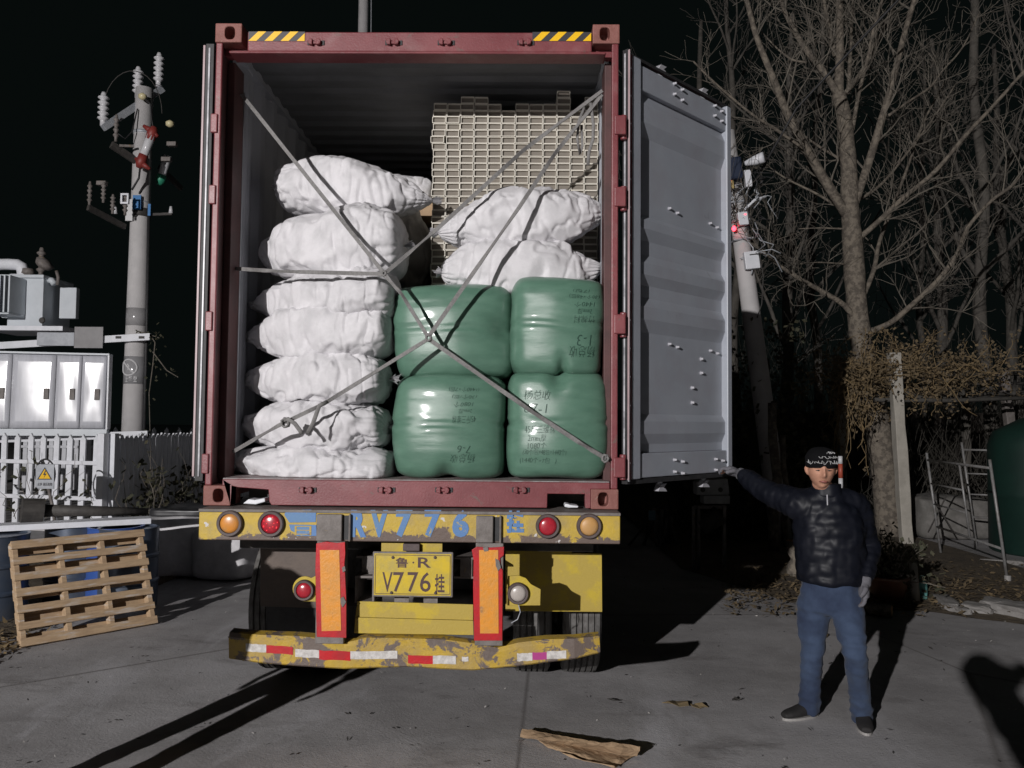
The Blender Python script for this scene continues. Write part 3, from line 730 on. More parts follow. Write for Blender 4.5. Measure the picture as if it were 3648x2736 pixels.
# mudguard plates behind the lamps
YM = 0.50
blob(0, 0, YM, [(562, 1176), (690, 1172), (690, 1314), (562, 1310)], M_plate_brown, 'mudguard_plate', tr, 0.012)['label'] = 'brown rusty steel plate behind the left board'
blob(0, 0, YM, [(1092, 1174), (1236, 1178), (1236, 1194), (1300, 1196), (1301, 1322), (1092, 1320)], M_yellowold, 'mudguard_plate', tr, 0.012)['label'] = 'yellow steel plate behind the right lamp'
blob(0, 0, YM + 0.02, [(574, 1310), (690, 1314), (690, 1372), (576, 1366)], M_black, 'mud_flap', tr, 0.012)
for xs in (): MB().box(xs - 0.03, xs + 0.03, YM + 0.02, YM + 0.10, at(900, 1300, YM).z, zb0 + 0.1).build('mudguard_stay', M_dark, tr)
# underrun bumper: bent channel
YU = -0.10
top = [(492, 1366), (560, 1371), (640, 1373), (700, 1378), (742, 1388), (790, 1377), (880, 1379), (960, 1381), (1020, 1388), (1075, 1398), (1120, 1387), (1180, 1380), (1240, 1378), (1296, 1375)]
bot = [(497, 1426), (560, 1434), (640, 1440), (700, 1443), (742, 1446), (790, 1445), (880, 1443), (960, 1447), (1020, 1449), (1075, 1444), (1120, 1440), (1180, 1432), (1240, 1424), (1290, 1414)]
def bent(top, bot, Y):
    m = MB(); vs, fs = [], []
    n = len(top)
    for i in range(n):
        a, b = at(*top[i], Y), at(*bot[i], Y)
        yo = 0.02 * noise.noise((a.x * 2.3, 1.7, 0)) + (0.02 if i in (0,) else 0) + (0.03 if i == n - 1 else 0)
        x = a.x; zt, zl = a.z, b.z
        zk = zt - 0.030
        for (yy, zz_) in ((0.085, zt + 0.0), (0.014, zt - 0.006), (0.0, zk), (0.0, zl + 0.01), (0.012, zl), (0.085, zl + 0.004), (0.078, zl + 0.012), (0.02, zl + 0.012), (0.012, zk), (0.078, zt - 0.012)):
            vs.append((x + (0.004 if zz_ < zk else 0), Y + yo + yy, zz_))
    k = 10
    for i in range(n - 1):
        for j in range(k):
            a, b = i * k + j, i * k + (j + 1) % k
            fs.append((a, b, b + k, a + k))
    fs.append(tuple(range(k))); fs.append(tuple(range((n - 1) * k, n * k)))
    m.add(vs, fs); return m
bump = bent(top, bot, YU).build('underrun_bumper', M_yellowbump, tr)
sb = bump.modifiers.new('sub', 'SUBSURF'); sb.subdivision_type = 'SIMPLE'; sb.levels = 2; sb.render_levels = 2
bump['label'] = 'bent yellow bumper with chipped paint and reflective tape'
def bump_yo(x): 
    return YU
for x0, x1, y0, y1, sk, mt in ((530, 575, 1391, 1408, 2, M_tapewh), (575, 633, 1394, 1411, 3, M_tapered), (638, 690, 1402, 1419, 1, M_tapewh), (690, 757, 1404, 1424, 3, M_tapered), (757, 858, 1407, 1424, 0, M_tapewh), (881, 935, 1416, 1434, 1, M_tapered), (935, 985, 1416, 1434, 0, M_tapewh), (1117, 1150, 1411, 1428, -1, M_tapewh), (1150, 1181, 1409, 1425, -1, M_pink), (1181, 1223, 1406, 1423, -2, M_tapewh), (998, 1012, 1418, 1428, 0, M_tapewh)):
    vs = []
    m = MB(); nseg = 6
    fs = []
    for i in range(nseg + 1):
        t = i / nseg; X = x0 + (x1 - x0) * t
        # the bumper face bows a little; find its depth here
        xw = at(X, y0, YU).x
        k = 0
        ys_ = []
        for q in range(len(top) - 1):
            xa, xb = at(*top[q], YU).x, at(*top[q + 1], YU).x
            if xa <= xw <= xb or q == len(top) - 2:
                f = (xw - xa) / (xb - xa)
                oa = 0.02 * noise.noise((xa * 2.3, 1.7, 0)) + (0.02 if q == 0 else 0); ob = 0.02 * noise.noise((xb * 2.3, 1.7, 0)) + (0.03 if q + 1 == len(top) - 1 else 0)
                yo = oa + (ob - oa) * f; break
        jag = random.uniform(-0.8, 0.8)
        for yy in (y0 + sk * t + jag, y1 + sk * t + jag):
            p = at(X, yy, YU); vs.append((p.x, YU + yo - 0.003, p.z))
    for i in range(nseg): fs.append((2 * i, 2 * i + 1, 2 * i + 3, 2 * i + 2))
    m.add(vs, fs)
    o = m.build('reflective_tape', mt, bump)
for x in (at(715, 1390, YB).x, at(1055, 1390, YB).x):
    z1 = at(900, 1380, 0).z
    MB().box(x - 0.04, x + 0.04, YU + 0.086, YU + 0.15, z1 - 0.16, zb0 + 0.02).build('bumper_hanger', M_dark, tr)
# blue painted letters on the beam: a registration in stencil
def btxt(s, cx, cy, w, h, bold=0.03):
    k = S / F_PX * (YB - CAM.y)
    return lettering('painted_character', s, 0.1, at(cx, cy, YB) + Vector((0, -0.003, 0)), M_blue, beam, bold=bold, w=w * k, h=h * k)
for s, x, w in (('R', 775, 34), ('V', 819, 38), ('7', 873, 36), ('7', 935, 36), ('6', 995, 36)): btxt(s, x, 1131, w, 58, 0.055)
btxt('挂', 1113, 1127, 38, 48, 0.05)
blob(0, 0, YB - 0.0035, [(618, 1102), (672, 1101), (683, 1108), (682, 1128), (625, 1129), (619, 1120), (614, 1112)], M_blue, 'painted_character', beam, 0.003)
blob(0, 0, YB - 0.0035, [(624, 1133), (683, 1134), (684, 1158), (640, 1158), (636, 1150), (628, 1146)], M_blue, 'painted_character', beam, 0.003)
k_ = S / F_PX * (YB - CAM.y)
lettering('painted_character', '日', 0.1, at(655, 1146, YB) + Vector((0, -0.0052, 0)), M_yellow, beam, w=36 * k_, h=20 * k_)
# dual wheels with grooved treads on three axles
def tyre_prof(w, R):
    h = w / 2; p = [(R * 0.58, -h * 0.8), (R * 0.75, -h), (R * 0.93, -h * 0.98), (R * 0.985, -h * 0.86)]
    g = [-0.62, -0.30, 0.0, 0.30, 0.62]; last = -0.86
    for c in g:
        p += [(R, (c - 0.055) * h), (R - 0.016, (c - 0.035) * h), (R - 0.016, (c + 0.035) * h), (R, (c + 0.055) * h)]
    p += [(R * 0.985, h * 0.86), (R * 0.93, h * 0.98), (R * 0.75, h), (R * 0.58, h * 0.8)]
    return p
R_ = 0.505
wheel_src = None
for ax in range(3):
    yc = 1.27 + ax * 1.31
    MB().cyl((-1.0, yc, R_), (1.0, yc, R_), 0.065, n=14).build('axle', M_dark, tr, smooth=True)
    for xw in (-1.075, -0.735, 0.735, 1.075):
        if wheel_src is None:
            t = MB().lathe(tyre_prof(0.265, R_), (0, 0, 0), 48, (1, 0, 0)).mesh('tyre'); t.materials.append(M_tyre_dust)
            rm = MB().lathe([(0.12, -0.05), (0.27, -0.02), (0.295, -0.1), (0.295, 0.1), (0.27, 0.02), (0.12, 0.05)], (0, 0, 0), 32, (1, 0, 0)).mesh('rim'); rm.materials.append(M_dark)
            wheel_src = (t, rm)
        o = bpy.data.objects.new('tyre', wheel_src[0]); C.objects.link(o); o.parent = tr; o.location = Vector((xw, yc, R_)) - WO[tr]
        q = bpy.data.objects.new('rim', wheel_src[1]); C.objects.link(q); q.parent = o
for xw in (-0.5, 0.5): MB().box(xw - 0.07, xw + 0.07, 9.4, 9.54, 0.0, zb1 - 0.1).build('landing_leg', M_dark, tr)
# paper scraps wedged in the fork pockets
def scrap(name, pts, Y, label, cat, mat, th=0.02):
    poly = [(at(x, y, Y).x, at(x, y, Y).z) for x, y in pts]
    m = MB().prism(poly, Y, Y + 0.10); o = m.build(name, mat, bevel=0.006)
    c = sum((v.co for v in o.data.vertices), Vector()) / len(o.data.vertices); origin_to(o, c)
    return tag(o, label, cat)
scrap('paper_scrap', [(524, 1088), (537, 1078), (550, 1080), (572, 1076), (573, 1084), (552, 1090)], 0.02, 'crumpled white paper scrap in the fork pocket above the amber lamp', 'paper', M_white)
scrap('paper_scrap', [(1219, 1095), (1221, 1088), (1228, 1089), (1234, 1091), (1250, 1093), (1249, 1097), (1228, 1097)], 0.02, 'small white paper scrap in the fork pocket above the red lamp', 'paper', M_white)

# ================================================================== CARGO
def crease(P, seed, n=12, f0=2.5, f1=8.0):
    r = np.random.RandomState(seed); h = np.zeros(len(P)); wsum = 0
    for k in range(n):
        d = r.normal(size=3); d /= np.linalg.norm(d)
        f = f0 + (f1 - f0) * (k / n) ** 1.3
        w = r.normal(size=3) * 2.2
        ph = r.rand() * 10
        t = (P @ d) * f + 0.55 * np.sin(P @ w + ph) + ph
        tri = np.abs((t % 1.0) - 0.5) * 2
        m2 = r.normal(size=3) * 3.0
        mask = np.clip(0.5 + 0.9 * np.sin(P @ m2 + r.rand() * 6), 0, 1)
        a = 1.0 / (1 + 0.5 * k)
        h += a * (tri ** 1.5 - 0.4) * mask; wsum += a * 0.5
    return h / wsum
def grid_mesh(name, V, nu, nv):
    fs = []
    for i in range(nu - 1):
        for j in range(nv):
            fs.append((i * nv + j, i * nv + (j + 1) % nv, (i + 1) * nv + (j + 1) % nv, (i + 1) * nv + j))
    fs.append(tuple(range(nv - 1, -1, -1))); fs.append(tuple(range((nu - 1) * nv, nu * nv)))
    me = bpy.data.meshes.new(name); me.from_pydata([tuple(v) for v in V], [], fs); me.update(); return me
def facets(P, N, seed, K, R_, eps, tilt):
    """cut the bulging surface by many slightly tilted local planes: flat facets that meet in sharp creases"""
    r = np.random.RandomState(seed); idx = r.choice(len(P), K, replace=False); h = np.zeros(len(P))
    for k in idx:
        n_ = N[k] + r.normal(size=3) * tilt; n_ /= np.linalg.norm(n_); e = eps * r.uniform(0.15, 1.0); rad = R_ * r.uniform(.55, 1.2)
        d = P[k] - P; dist = np.linalg.norm(d, axis=1)
        cut = (d @ n_ - e) / np.maximum(N @ n_, 0.45)
        fall = np.clip((rad - dist) / (rad * .18), 0, 1)
        h = np.where((dist < rad) & (cut < h), h + (np.maximum(cut, -eps * 2.2) - h) * fall, h)
    return h
def sack(label, box, Yc, D, seed, pl=(2.4, 1.7), pr=(2.6, 1.8), tilt=0.0, amp=0.030, mat=None, sag=0.0, tie='LR', name='woven_sack', group='white woven sacks stacked in the container', flat=3.0, zfloor=None, yaw=0.0):
    x0, x1, yt, yb = box
    A, B = at(x0, (yt + yb) / 2, Yc), at(x1, (yt + yb) / 2, Yc)
    zt, zl = at((x0 + x1) / 2, yt, Yc).z, at((x0 + x1) / 2, yb, Yc).z
    L, H = (B.x - A.x) / 2, (zt - zl) / 2 * 1.06
    nu, nv = 150, 110
    u = np.sin(np.linspace(-math.pi / 2, math.pi / 2, nu)); u = 0.55 * u + 0.45 * np.linspace(-1, 1, nu); u[0], u[-1] = -0.9985, 0.9985
    V = np.zeros((nu, nv, 3)); th = np.linspace(0, 2 * math.pi, nv, endpoint=False)
    c_, s_ = np.cos(th), np.sin(th)
    ce, se = np.sign(c_) * np.abs(c_) ** (2 / flat), np.sign(s_) * np.abs(s_) ** (2 / flat)
    rs = np.random.RandomState(seed + 400); w1, w2 = rs.rand(2) * 6
    for i, uu in enumerate(u):
        p, q = pl if uu < 0 else pr
        s = max(1 - abs(uu) ** p, 0.0004) ** (1 / q)
        V[i, :, 0] = uu * L
        V[i, :, 1] = ce * (D / 2) * (s ** 0.8)
        lump = 1 + 0.05 * math.sin(uu * 3.3 + w1) + 0.03 * math.sin(uu * 6.1 + w2)
        V[i, :, 2] = np.where(se > 0, se * H * s * lump, se * H * s) + sag * H * (uu ** 2)
    V = V.reshape(-1, 3)
    N = V / np.array([L, D / 2, H]) ** 2; N /= np.linalg.norm(N, axis=1)[:, None] + 1e-9
    endw = np.clip((1 - np.abs(V[:, 0]) / L) * 6, 0.3, 1)
    Q = V * np.array([1.5, 1.0, 1.0])
    V = V + N * (crease(V, seed, 6, 1.0, 2.6) * amp * 0.5 * endw)[:, None]
    # cloth pulled tight over boxy contents: the hull of scattered points, then softened
    rs = np.random.RandomState(seed + 900); K = 90
    pk = rs.choice(len(V), K, replace=False); pts_ = V[pk] * (1 + rs.normal(size=(K, 1)) * .03) * np.array([1, 1.03, 1.03])
    ends = V[[0, nv // 4, nu * nv - 1, (nu - 1) * nv + nv // 4]]
    bm = bmesh.new()
    for q in np.vstack([pts_, ends]): bm.verts.new(q)
    hull = bmesh.ops.convex_hull(bm, input=bm.verts[:]); bm.faces.ensure_lookup_table(); bm.verts.index_update()
    bvh = BVHTree.FromBMesh(bm); HV = V.copy()
    for i_ in range(len(V)):
        o_ = Vector((V[i_, 0] * .96, 0, V[i_, 2] * 0.0)); d_ = Vector(V[i_]) - o_
        if d_.length > 1e-4:
            hit = bvh.ray_cast(o_, d_.normalized())
            if hit[0] is not None: HV[i_] = hit[0]
    bm.free()
    w_ = np.clip((1 - np.abs(V[:, 0]) / L) * 5, 0.0, 1)[:, None] * 0.9
    V = V * (1 - w_) + HV * w_
    def soften(A, it):
        A = A.reshape(nu, nv, -1)
        for _ in range(it): A = 0.5 * A + 0.125 * (np.roll(A, 1, 1) + np.roll(A, -1, 1)) + 0.125 * (np.concatenate([A[:1], A[:-1]]) + np.concatenate([A[1:], A[-1:]]))
        return A.reshape(nu * nv, -1)
    V = soften(V, 1)
    h = facets(V, N, seed + 7, 150, 0.11, amp * 0.26, 0.18) * endw
    cr_ = crease(V * np.array([2.2, 2.0, .7]), seed + 33, 7, 2.5, 6.0)
    h -= np.clip(0.075 - np.abs(cr_), 0, 1) * amp * 4.0 * endw
    h = soften(h, 1)[:, 0]
    ang = np.arctan2(V[:, 2] / H, V[:, 1] / D * 2)
    near = np.clip((np.abs(V[:, 0]) / L - 0.60) / 0.40, 0, 1)
    tl = np.where(V[:, 0] < 0, 1.0 if 'L' in tie else 0.35, 1.0 if 'R' in tie else 0.35)
    h += near * tl * 0.011 * (np.abs(np.sin(ang * 10 + seed + 2 * V[:, 0])) - .5)
    V = V + N * h[:, None]
    V[:, 2] = np.where(V[:, 2] < -H * 0.95, -H * 0.95 + (V[:, 2] + H * 0.95) * 0.3, V[:, 2])
    ct, st = math.cos(tilt), math.sin(tilt)
    X = V[:, 0] * ct - V[:, 2] * st; Z = V[:, 0] * st + V[:, 2] * ct
    V[:, 0], V[:, 2] = X, Z
    cz = (zt + zl) / 2; cxx = (A.x + B.x) / 2
    if zfloor is not None: V[:, 2] = np.maximum(V[:, 2], zfloor - cz)
    cy_, sy_ = math.cos(yaw), math.sin(yaw); V[:, 0], V[:, 1] = V[:, 0] * cy_ - V[:, 1] * sy_ * .3, V[:, 1] + V[:, 0] * sy_
    me = grid_mesh(name, V, nu, nv)
    o = link_mesh(name, me, mat or M_sack, None, True)
    o.location = (cxx, Yc, cz); WO[o] = Vector((cxx, Yc, cz)); tag(o, label, 'sack', group)
    for e in tie:
        sg = -1 if e == 'L' else 1
        m = MB(); rr = random.Random(seed * 3 + sg)
        n = 11; base = Vector((sg * L * 0.985 * ct, sg * L * math.sin(yaw), sg * L * 0.985 * st + sag * H)); vs = [base - Vector((sg * 0.02, 0, 0))]
        for k in range(n):
            a = -0.9 + 1.8 * k / (n - 1); ln = 0.03 + 0.04 * rr.random()
            vs.append(base + Vector((sg * ln * math.cos(a), 0.018 * (-1) ** k, ln * math.sin(a) * 0.8 + 0.008)))
        m.add(vs, [(0, k, k + 1) for k in range(1, n)])
        m.v = [tuple(Vector(v) + WO[o]) for v in m.v]
        t = m.build('tied_neck', mat or M_sack, o); so = t.modifiers.new('s', 'SOLIDIFY'); so.thickness = 0.004
    return o
sack('topmost plump white sack leaning on the stack, strap across its left end', (592, 942, 356, 486), 0.66, 0.62, 11, pl=(4.0, 2.4), pr=(1.6, 1.15), tilt=-0.12, sag=0.02, tie='LR', amp=.040, yaw=-.15)
sack('big white sack under the topmost one, gathered ruffles at its right end', (536, 888, 464, 620), 0.50, 0.64, 12, pl=(2.0, 1.35), pr=(6.0, 3.5), tie='R', amp=0.044, yaw=-.30)
sack('white sack behind the level strap with brown shaded left corner', (490, 884, 592, 712), 0.48, 0.62, 13, pl=(1.35, 1.0), pr=(6.0, 3.5), tie='LR', amp=0.046, yaw=-.38)
sack('smooth white sack just below the strapped one, fourth above the floor', (490, 874, 656, 790), 0.46, 0.62, 14, pl=(1.7, 1.15), pr=(5.0, 3.0), tie='L', amp=0.036, tilt=0.02, yaw=-.36)
sack('creased white sack with a narrow neck poking at the left post, third above the floor', (480, 858, 756, 886), 0.46, 0.62, 15, pl=(1.4, 1.0), pr=(5.0, 3.0), tie='LR', amp=0.046, yaw=-.34)
sack('white sack under the strap knot, second above the floor', (480, 858, 860, 984), 0.46, 0.64, 16, pl=(1.8, 1.2), pr=(5.0, 3.0), tie='R', amp=0.044, yaw=-.32)
sack('flat white sack lying on the container floor at the sill', (464, 866, 958, 1046), 0.44, 0.66, 17, pl=(2.4, 1.7), pr=(6.0, 3.2), tie='', amp=0.042, zfloor=ZB + 0.163, yaw=-.25)
sack('upper white sack tilted against the cream tube stack', (944, 1306, 416, 546), 0.40, 0.48, 18, pl=(2.0, 1.4), pr=(2.6, 1.6), tilt=0.13, tie='LR', amp=0.042)
sack('lower white sack resting on the green bales before the tubes', (954, 1306, 518, 650), 0.40, 0.50, 19, pl=(3.0, 1.9), pr=(1.8, 1.25), tilt=0.03, tie='LR', amp=0.042)
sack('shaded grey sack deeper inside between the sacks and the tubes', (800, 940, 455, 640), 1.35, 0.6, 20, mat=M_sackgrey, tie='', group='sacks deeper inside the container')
sack('far white sack end showing behind the topmost sack', (800, 960, 388, 470), 1.9, 0.6, 21, tie='', group='sacks deeper inside the container')
o = MB().box(*[v for v in (at(860, 430, 1.62).x, at(936, 430, 1.62).x, 1.62, 2.0, at(900, 466, 1.62).z, at(900, 430, 1.62).z)]).build('cardboard_box', M_cardboard, bevel=0.004, label='small brown carton wedged behind the topmost sack', cat='box')

def bale(label, box, Yc, D, seed, notch=None, n=8.0):
    x0, x1, yt, yb = box; Yf = Yc - D / 2 + 0.06
    cxp = (x0 + x1) / 2
    A, B = at(x0, (yt + yb) / 2, Yf + 0.06), at(x1, (yt + yb) / 2, Yf + 0.06)
    zt, zl = at(cxp, yt, Yf + 0.1).z, at(cxp, yb, Yf + 0.05).z
    h = Vector(((B.x - A.x) / 2, D / 2, (zt - zl) / 2)); c = Vector(((A.x + B.x) / 2, Yc, (zt + zl) / 2))
    bm = bmesh.new(); bmesh.ops.create_cube(bm, size=2.0)
    bmesh.ops.subdivide_edges(bm, edges=bm.edges[:], cuts=34, use_grid_fill=True)
    P = np.array([v.co[:] for v in bm.verts])
    P = P / (np.sum(np.abs(P) ** n, axis=1) ** (1 / n))[:, None]
    z = P[:, 2]
    bulge = 1 + 0.03 * (1 - z ** 2)
    groove = 1 - 0.020 * np.exp(-((z - 0.04) / 0.055) ** 2) - 0.006 * np.exp(-((z - 0.55) / 0.04) ** 2)
    P[:, 0] *= bulge * groove; P[:, 1] *= bulge * groove
    P[:, 1] -= np.where(P[:, 1] < 0, 0.20 * (1 - np.abs(P[:, 0]) ** 2) * (1 - 0.25 * (z + .35) ** 2), 0)
    P[:, 0] += 0.03 * np.sin(z * 2.2 + seed); P[:, 2] += 0.02 * np.sin(P[:, 0] * 2 + seed * 1.7)
    if notch:
        nx, nz, w, dep = notch
        m = np.exp(-((P[:, 0] - nx) / w) ** 2 - ((P[:, 2] - nz) / 0.26) ** 2) * (P[:, 1] < 0.2)
        P[:, 2] -= np.sign(nz) * m * dep * 0.5; P[:, 1] += m * dep
    V = P * np.array(h)
    nn_ = P ** 5; nn_ /= np.linalg.norm(nn_, axis=1)[:, None] + 1e-9
    wr_ = np.exp(-((z - .04) / .16) ** 2) + .5 * np.exp(-((np.abs(z) - .93) / .12) ** 2)
    hh = .0035 * wr_ * np.sin(V[:, 2] * 95 + 3.0 * np.sin(V[:, 0] * 9 + seed)) + crease(V, seed, 10, 1.2, 4.0) * 0.018 + crease(V * np.array([0.5, 0.5, 3.0]), seed + 9, 8, 2, 6) * 0.010
    V = V + nn_ * hh[:, None]
    for v, q in zip(bm.verts, V): v.co = q
    me = bpy.data.meshes.new('wrapped_bale'); bm.to_mesh(me); bm.free()
    o = link_mesh('wrapped_bale', me, M_green, None, True); o.location = c; WO[o] = c.copy()
    tag(o, label, 'bale', 'green wrapped bales')
    # wrapping twine round the waist
    return o
g1 = bale('upper green bale behind the strap crossing, small tag stub at its middle', (856, 1108, 620, 820), 0.54, 0.74, 4, notch=(0.85, 0.05, 0.2, 0.12))
g2 = bale('lower green bale with upside-down marker writing and bright glare', (857, 1092, 810, 1034), 0.50, 0.76, 5, notch=(-0.02, -0.95, 0.18, 0.14))
g3 = bale('upper green bale by the right post with upside-down writing', (1105, 1302, 605, 816), 0.48, 0.74, 6, notch=(0.1, -0.95, 0.10, 0.14))
g4 = bale('lower green bale by the right post with upright writing', (1097, 1309, 804, 1034), 0.48, 0.74, 8, notch=(0.0, 0.95, 0.16, 0.10))
def scrawl(bale_o, lines, flip=False):
    """marker writing laid on the bale's front; lines of (text, x, y, width, height) in view pixels"""
    bv = BVHTree.FromPolygons([v.co[:] for v in bale_o.data.vertices], [tuple(p.vertices) for p in bale_o.data.polygons])
    for s, cx, cy, w, h in lines:
        me = text_mesh(s, 0.1, -0.017, 0.15)
        bm = bmesh.new(); bm.from_mesh(me); bmesh.ops.triangulate(bm, faces=bm.faces[:])
        co = np.array([v.co[:] for v in bm.verts]); mn, mx = co.min(0), co.max(0); c0 = (mn + mx) / 2
        Yf = WO[bale_o].y - 0.42
        k = S / F_PX * (Yf - CAM.y); ctr = at(cx, cy, Yf)
        sg = -1 if flip else 1
        for v in bm.verts:
            a = (v.co.x - c0[0]) / (mx[0] - mn[0]) * w * k * sg; b = (v.co.y - c0[1]) / (mx[1] - mn[1]) * h * k * sg
            a += 0.004 * noise.noise((a * 40, b * 40, cx)); b += 0.005 * noise.noise((a * 30, cy, b * 30)) + 0.03 * a * noise.noise((cx, cy, 3.3))
            loc = Vector((ctr.x + a, 0, ctr.z + b)) - WO[bale_o]
            hit = bv.ray_cast(Vector((loc.x, -2, loc.z)), Vector((0, 1, 0)))
            yy = hit[0].y - 0.0035 if hit[0] is not None else -0.4
            v.co = Vector((loc.x, yy, loc.z)) + WO[bale_o]
        bm.to_mesh(me); bm.free()
        link_mesh('marker_writing', me, M_ink, bale_o)
scrawl(g4, [('杨总收', 1161, 853, 58, 20), ('67-1', 1157, 882, 50, 20), ('45斤三维棉', 1166, 927, 66, 18), ('2mm厚', 1160, 946, 40, 15), ('1080个', 1160, 962, 40, 15), ('(30个/包×48包=1440个)', 1176, 977, 92, 15), ('(1440个×7包   )', 1162, 995, 78, 15)])
scrawl(g3, [('杨总收', 1257, 760, 58, 24), ('1-3', 1262, 735, 32, 24), ('竹棉料', 1262, 690, 46, 16), ('2mm厚', 1263, 673, 32, 12), ('1440个', 1263, 658, 46, 12), ('(30个×48包)', 1263, 640, 66, 12), ('(7包)', 1256, 628, 36, 9)], True)
scrawl(g2, [('杨总收', 1000, 990, 54, 18), ('7-6', 1003, 970, 28, 16), ('45斤三维棉', 1003, 906, 50, 16), ('2mm厚', 1006, 888, 30, 10), ('1080个', 1002, 874, 42, 12), ('(30个/包)', 1004, 857, 52, 11), ('(1440个×7包)', 1003, 841, 66, 11)], True)
# ---- stack of cream rectangular tubes
YT, TW, TH = 0.74, 0.0925, 0.0455
px0 = at(933, 400, YT).x; px1 = at(1292, 400, YT).x; pitx = (px1 - px0) / 12
pitz = 0.0466; zbase = 2.708
m = MB()
def ring(w, h, c=0.004): return [(-w / 2 + c, -h / 2), (w / 2 - c, -h / 2), (w / 2, -h / 2 + c), (w / 2, h / 2 - c), (w / 2 - c, h / 2), (-w / 2 + c, h / 2), (-w / 2, h / 2 - c), (-w / 2, -h / 2 + c)]
ro, ri = ring(TW, TH), ring(TW - 0.008, TH - 0.008, 0.003)
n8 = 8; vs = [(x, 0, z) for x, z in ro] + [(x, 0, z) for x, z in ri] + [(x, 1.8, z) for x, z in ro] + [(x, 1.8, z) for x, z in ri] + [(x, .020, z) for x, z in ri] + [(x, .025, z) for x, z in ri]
fs = []
for i in range(8):
    j = (i + 1) % 8
    fs += [(i, j, 8 + j, 8 + i), (16 + j, 16 + i, 24 + i, 24 + j), (j, i, 16 + i, 16 + j), (8 + i, 8 + j, 32 + j, 32 + i), (40 + i, 40 + j, 24 + j, 24 + i)]
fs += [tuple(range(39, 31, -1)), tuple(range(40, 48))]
m.add(vs, fs); tube_me = m.mesh('rectangular_tube'); tube_me.materials.append(M_tube); tube_me.materials.append(pbr('tube_inner_shade', (.20, .178, .150), .8, col2=(.17, .152, .13), scale=6))  # made-up plug closes each tube; the shade inside is put into its colour
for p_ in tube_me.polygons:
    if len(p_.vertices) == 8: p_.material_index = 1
rows = [28, 28, 29, 29, 28, 27, 28, 28, 28, 30, 27, 29]
cells = []
for cidx in range(12):
    for r in range(rows[cidx]): cells.append((cidx, r))
hidden = [c for c in cells if c[1] < 9 and 2 <= c[0] <= 10]
hidden.sort(key=lambda c: (c[1], abs(c[0] - 6)))
hidden = set(hidden[:max(0, len(cells) - 296)])
rr = random.Random(5)
hid = MB()
hm = None
for cidx, r in cells:
    jx, jy, jz = rr.uniform(-.0012, .0012), rr.uniform(-0.007, 0.006), 0
    row_shift = (0.006 * math.sin(r * 1.7) if cidx < 2 else 0.002 * math.sin(r * 2.3)) - 0.01 * (28 - r) / 28 * (cidx < 1) * 0
    p = Vector((px0 + (cidx + 0.5) * pitx + jx + row_shift * 0.8 + (-.012 if (cidx, r) in ((0, 23), (1, 23), (0, 22)) else 0), YT + jy, zbase + (r + 0.5) * pitz))
    if (cidx, r) in hidden:
        hid.add([Vector(v) + p for v in vs], fs)
    else:
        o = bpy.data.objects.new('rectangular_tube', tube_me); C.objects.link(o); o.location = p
        o.rotation_euler = (0, rr.uniform(-.012, .012), 0)
        lab_ = 'cream hollow rectangular tube lying end-on amid the tall stack'
        if r == rows[cidx] - 1: lab_ = 'cream tube topping its column along the uneven upper edge of the stack'
        elif cidx == 0: lab_ = 'cream tube in the outer column beside the gap to the white sacks'
        elif cidx == 11: lab_ = 'cream tube in the column along the container side wall'
        tag(o, lab_, 'tube', 'cream tubes stacked in the container')
hid.build('buried_tubes', M_tube, kind='stuff', label='cream tubes buried low in the stack behind the white sacks', cat='tube')
# ---- second row of bales under the tubes and sacks further in
b2 = bale('green bale standing behind the lower front bales, under the tubes', (900, 1080, 640, 1010), 1.32, 0.80, 14)
b3 = bale('green bale standing behind the right front bales, under the tubes', (1110, 1270, 640, 1010), 1.32, 0.80, 15)

# ---- grey webbing straps
def strap(label, pts, w=0.0115, twist=1.5, parent_tail=None, seg=26, sagz=0.0, name='webbing_strap'):
    P = [at(*p) for p in pts]
    m = MB(); fine = []
    for i in range(len(P) - 1):
        for k in range(seg):
            t = k / seg; q = P[i].lerp(P[i + 1], t); q.z -= sagz * 4 * t * (1 - t); fine.append(q)
    fine.append(P[-1])
    vs, fs = [], []; n = len(fine)
    for i, p in enumerate(fine):
        t = (fine[min(i + 1, n - 1)] - fine[max(i - 1, 0)]).normalized()
        a = Vector((0, -1, 0)); side = t.cross(a).normalized(); out = side.cross(t).normalized()
        th = 0.55 * math.sin(i / n * 6.28 * twist + len(pts)) + 0.3 * math.sin(i * 0.9 / 3)
        s1 = side * math.cos(th) + out * math.sin(th); o1 = s1.cross(t)
        for sa, so in ((-1, -1), (-0.15, -1), (0, -0.2), (0.15, -1), (1, -1), (1, 1), (-1, 1)):
            vs.append(p + s1 * sa * w + o1 * so * 0.0022)
    for i in range(n - 1):
        for j in range(7): fs.append((i * 7 + j, i * 7 + (j + 1) % 7, (i + 1) * 7 + (j + 1) % 7, (i + 1) * 7 + j))
    fs.append(tuple(range(7))); fs.append(tuple(range((n - 1) * 7, n * 7)))
    m.add(vs, fs); o = m.build(name, M_strap, label=label, cat='strap', group='grey straps holding the cargo')
    origin_to(o, P[0]); return o
def knot(o, p, r=0.022, seed=1):
    m = MB(); rr = random.Random(seed); pts = []
    for k in range(22):
        a = k * 0.9; pts.append(p + Vector((math.cos(a) * r * 0.8, math.sin(a * 1.7) * r * 0.8, math.sin(a) * r)))
    m.tube(pts, 0.007, 6); m.build('knot', M_strap, o, smooth=True)
YS = -0.075
s1 = strap('strap from the top left wall bar down to the small knot', [(521, 203, 0.22), (830, 591, YS + 0.02)])
strap('short slack strap from the small knot to the strap crossing', [(831, 593, YS + 0.015), (868, 636, YS), (924, 727, YS)], w=0.011)
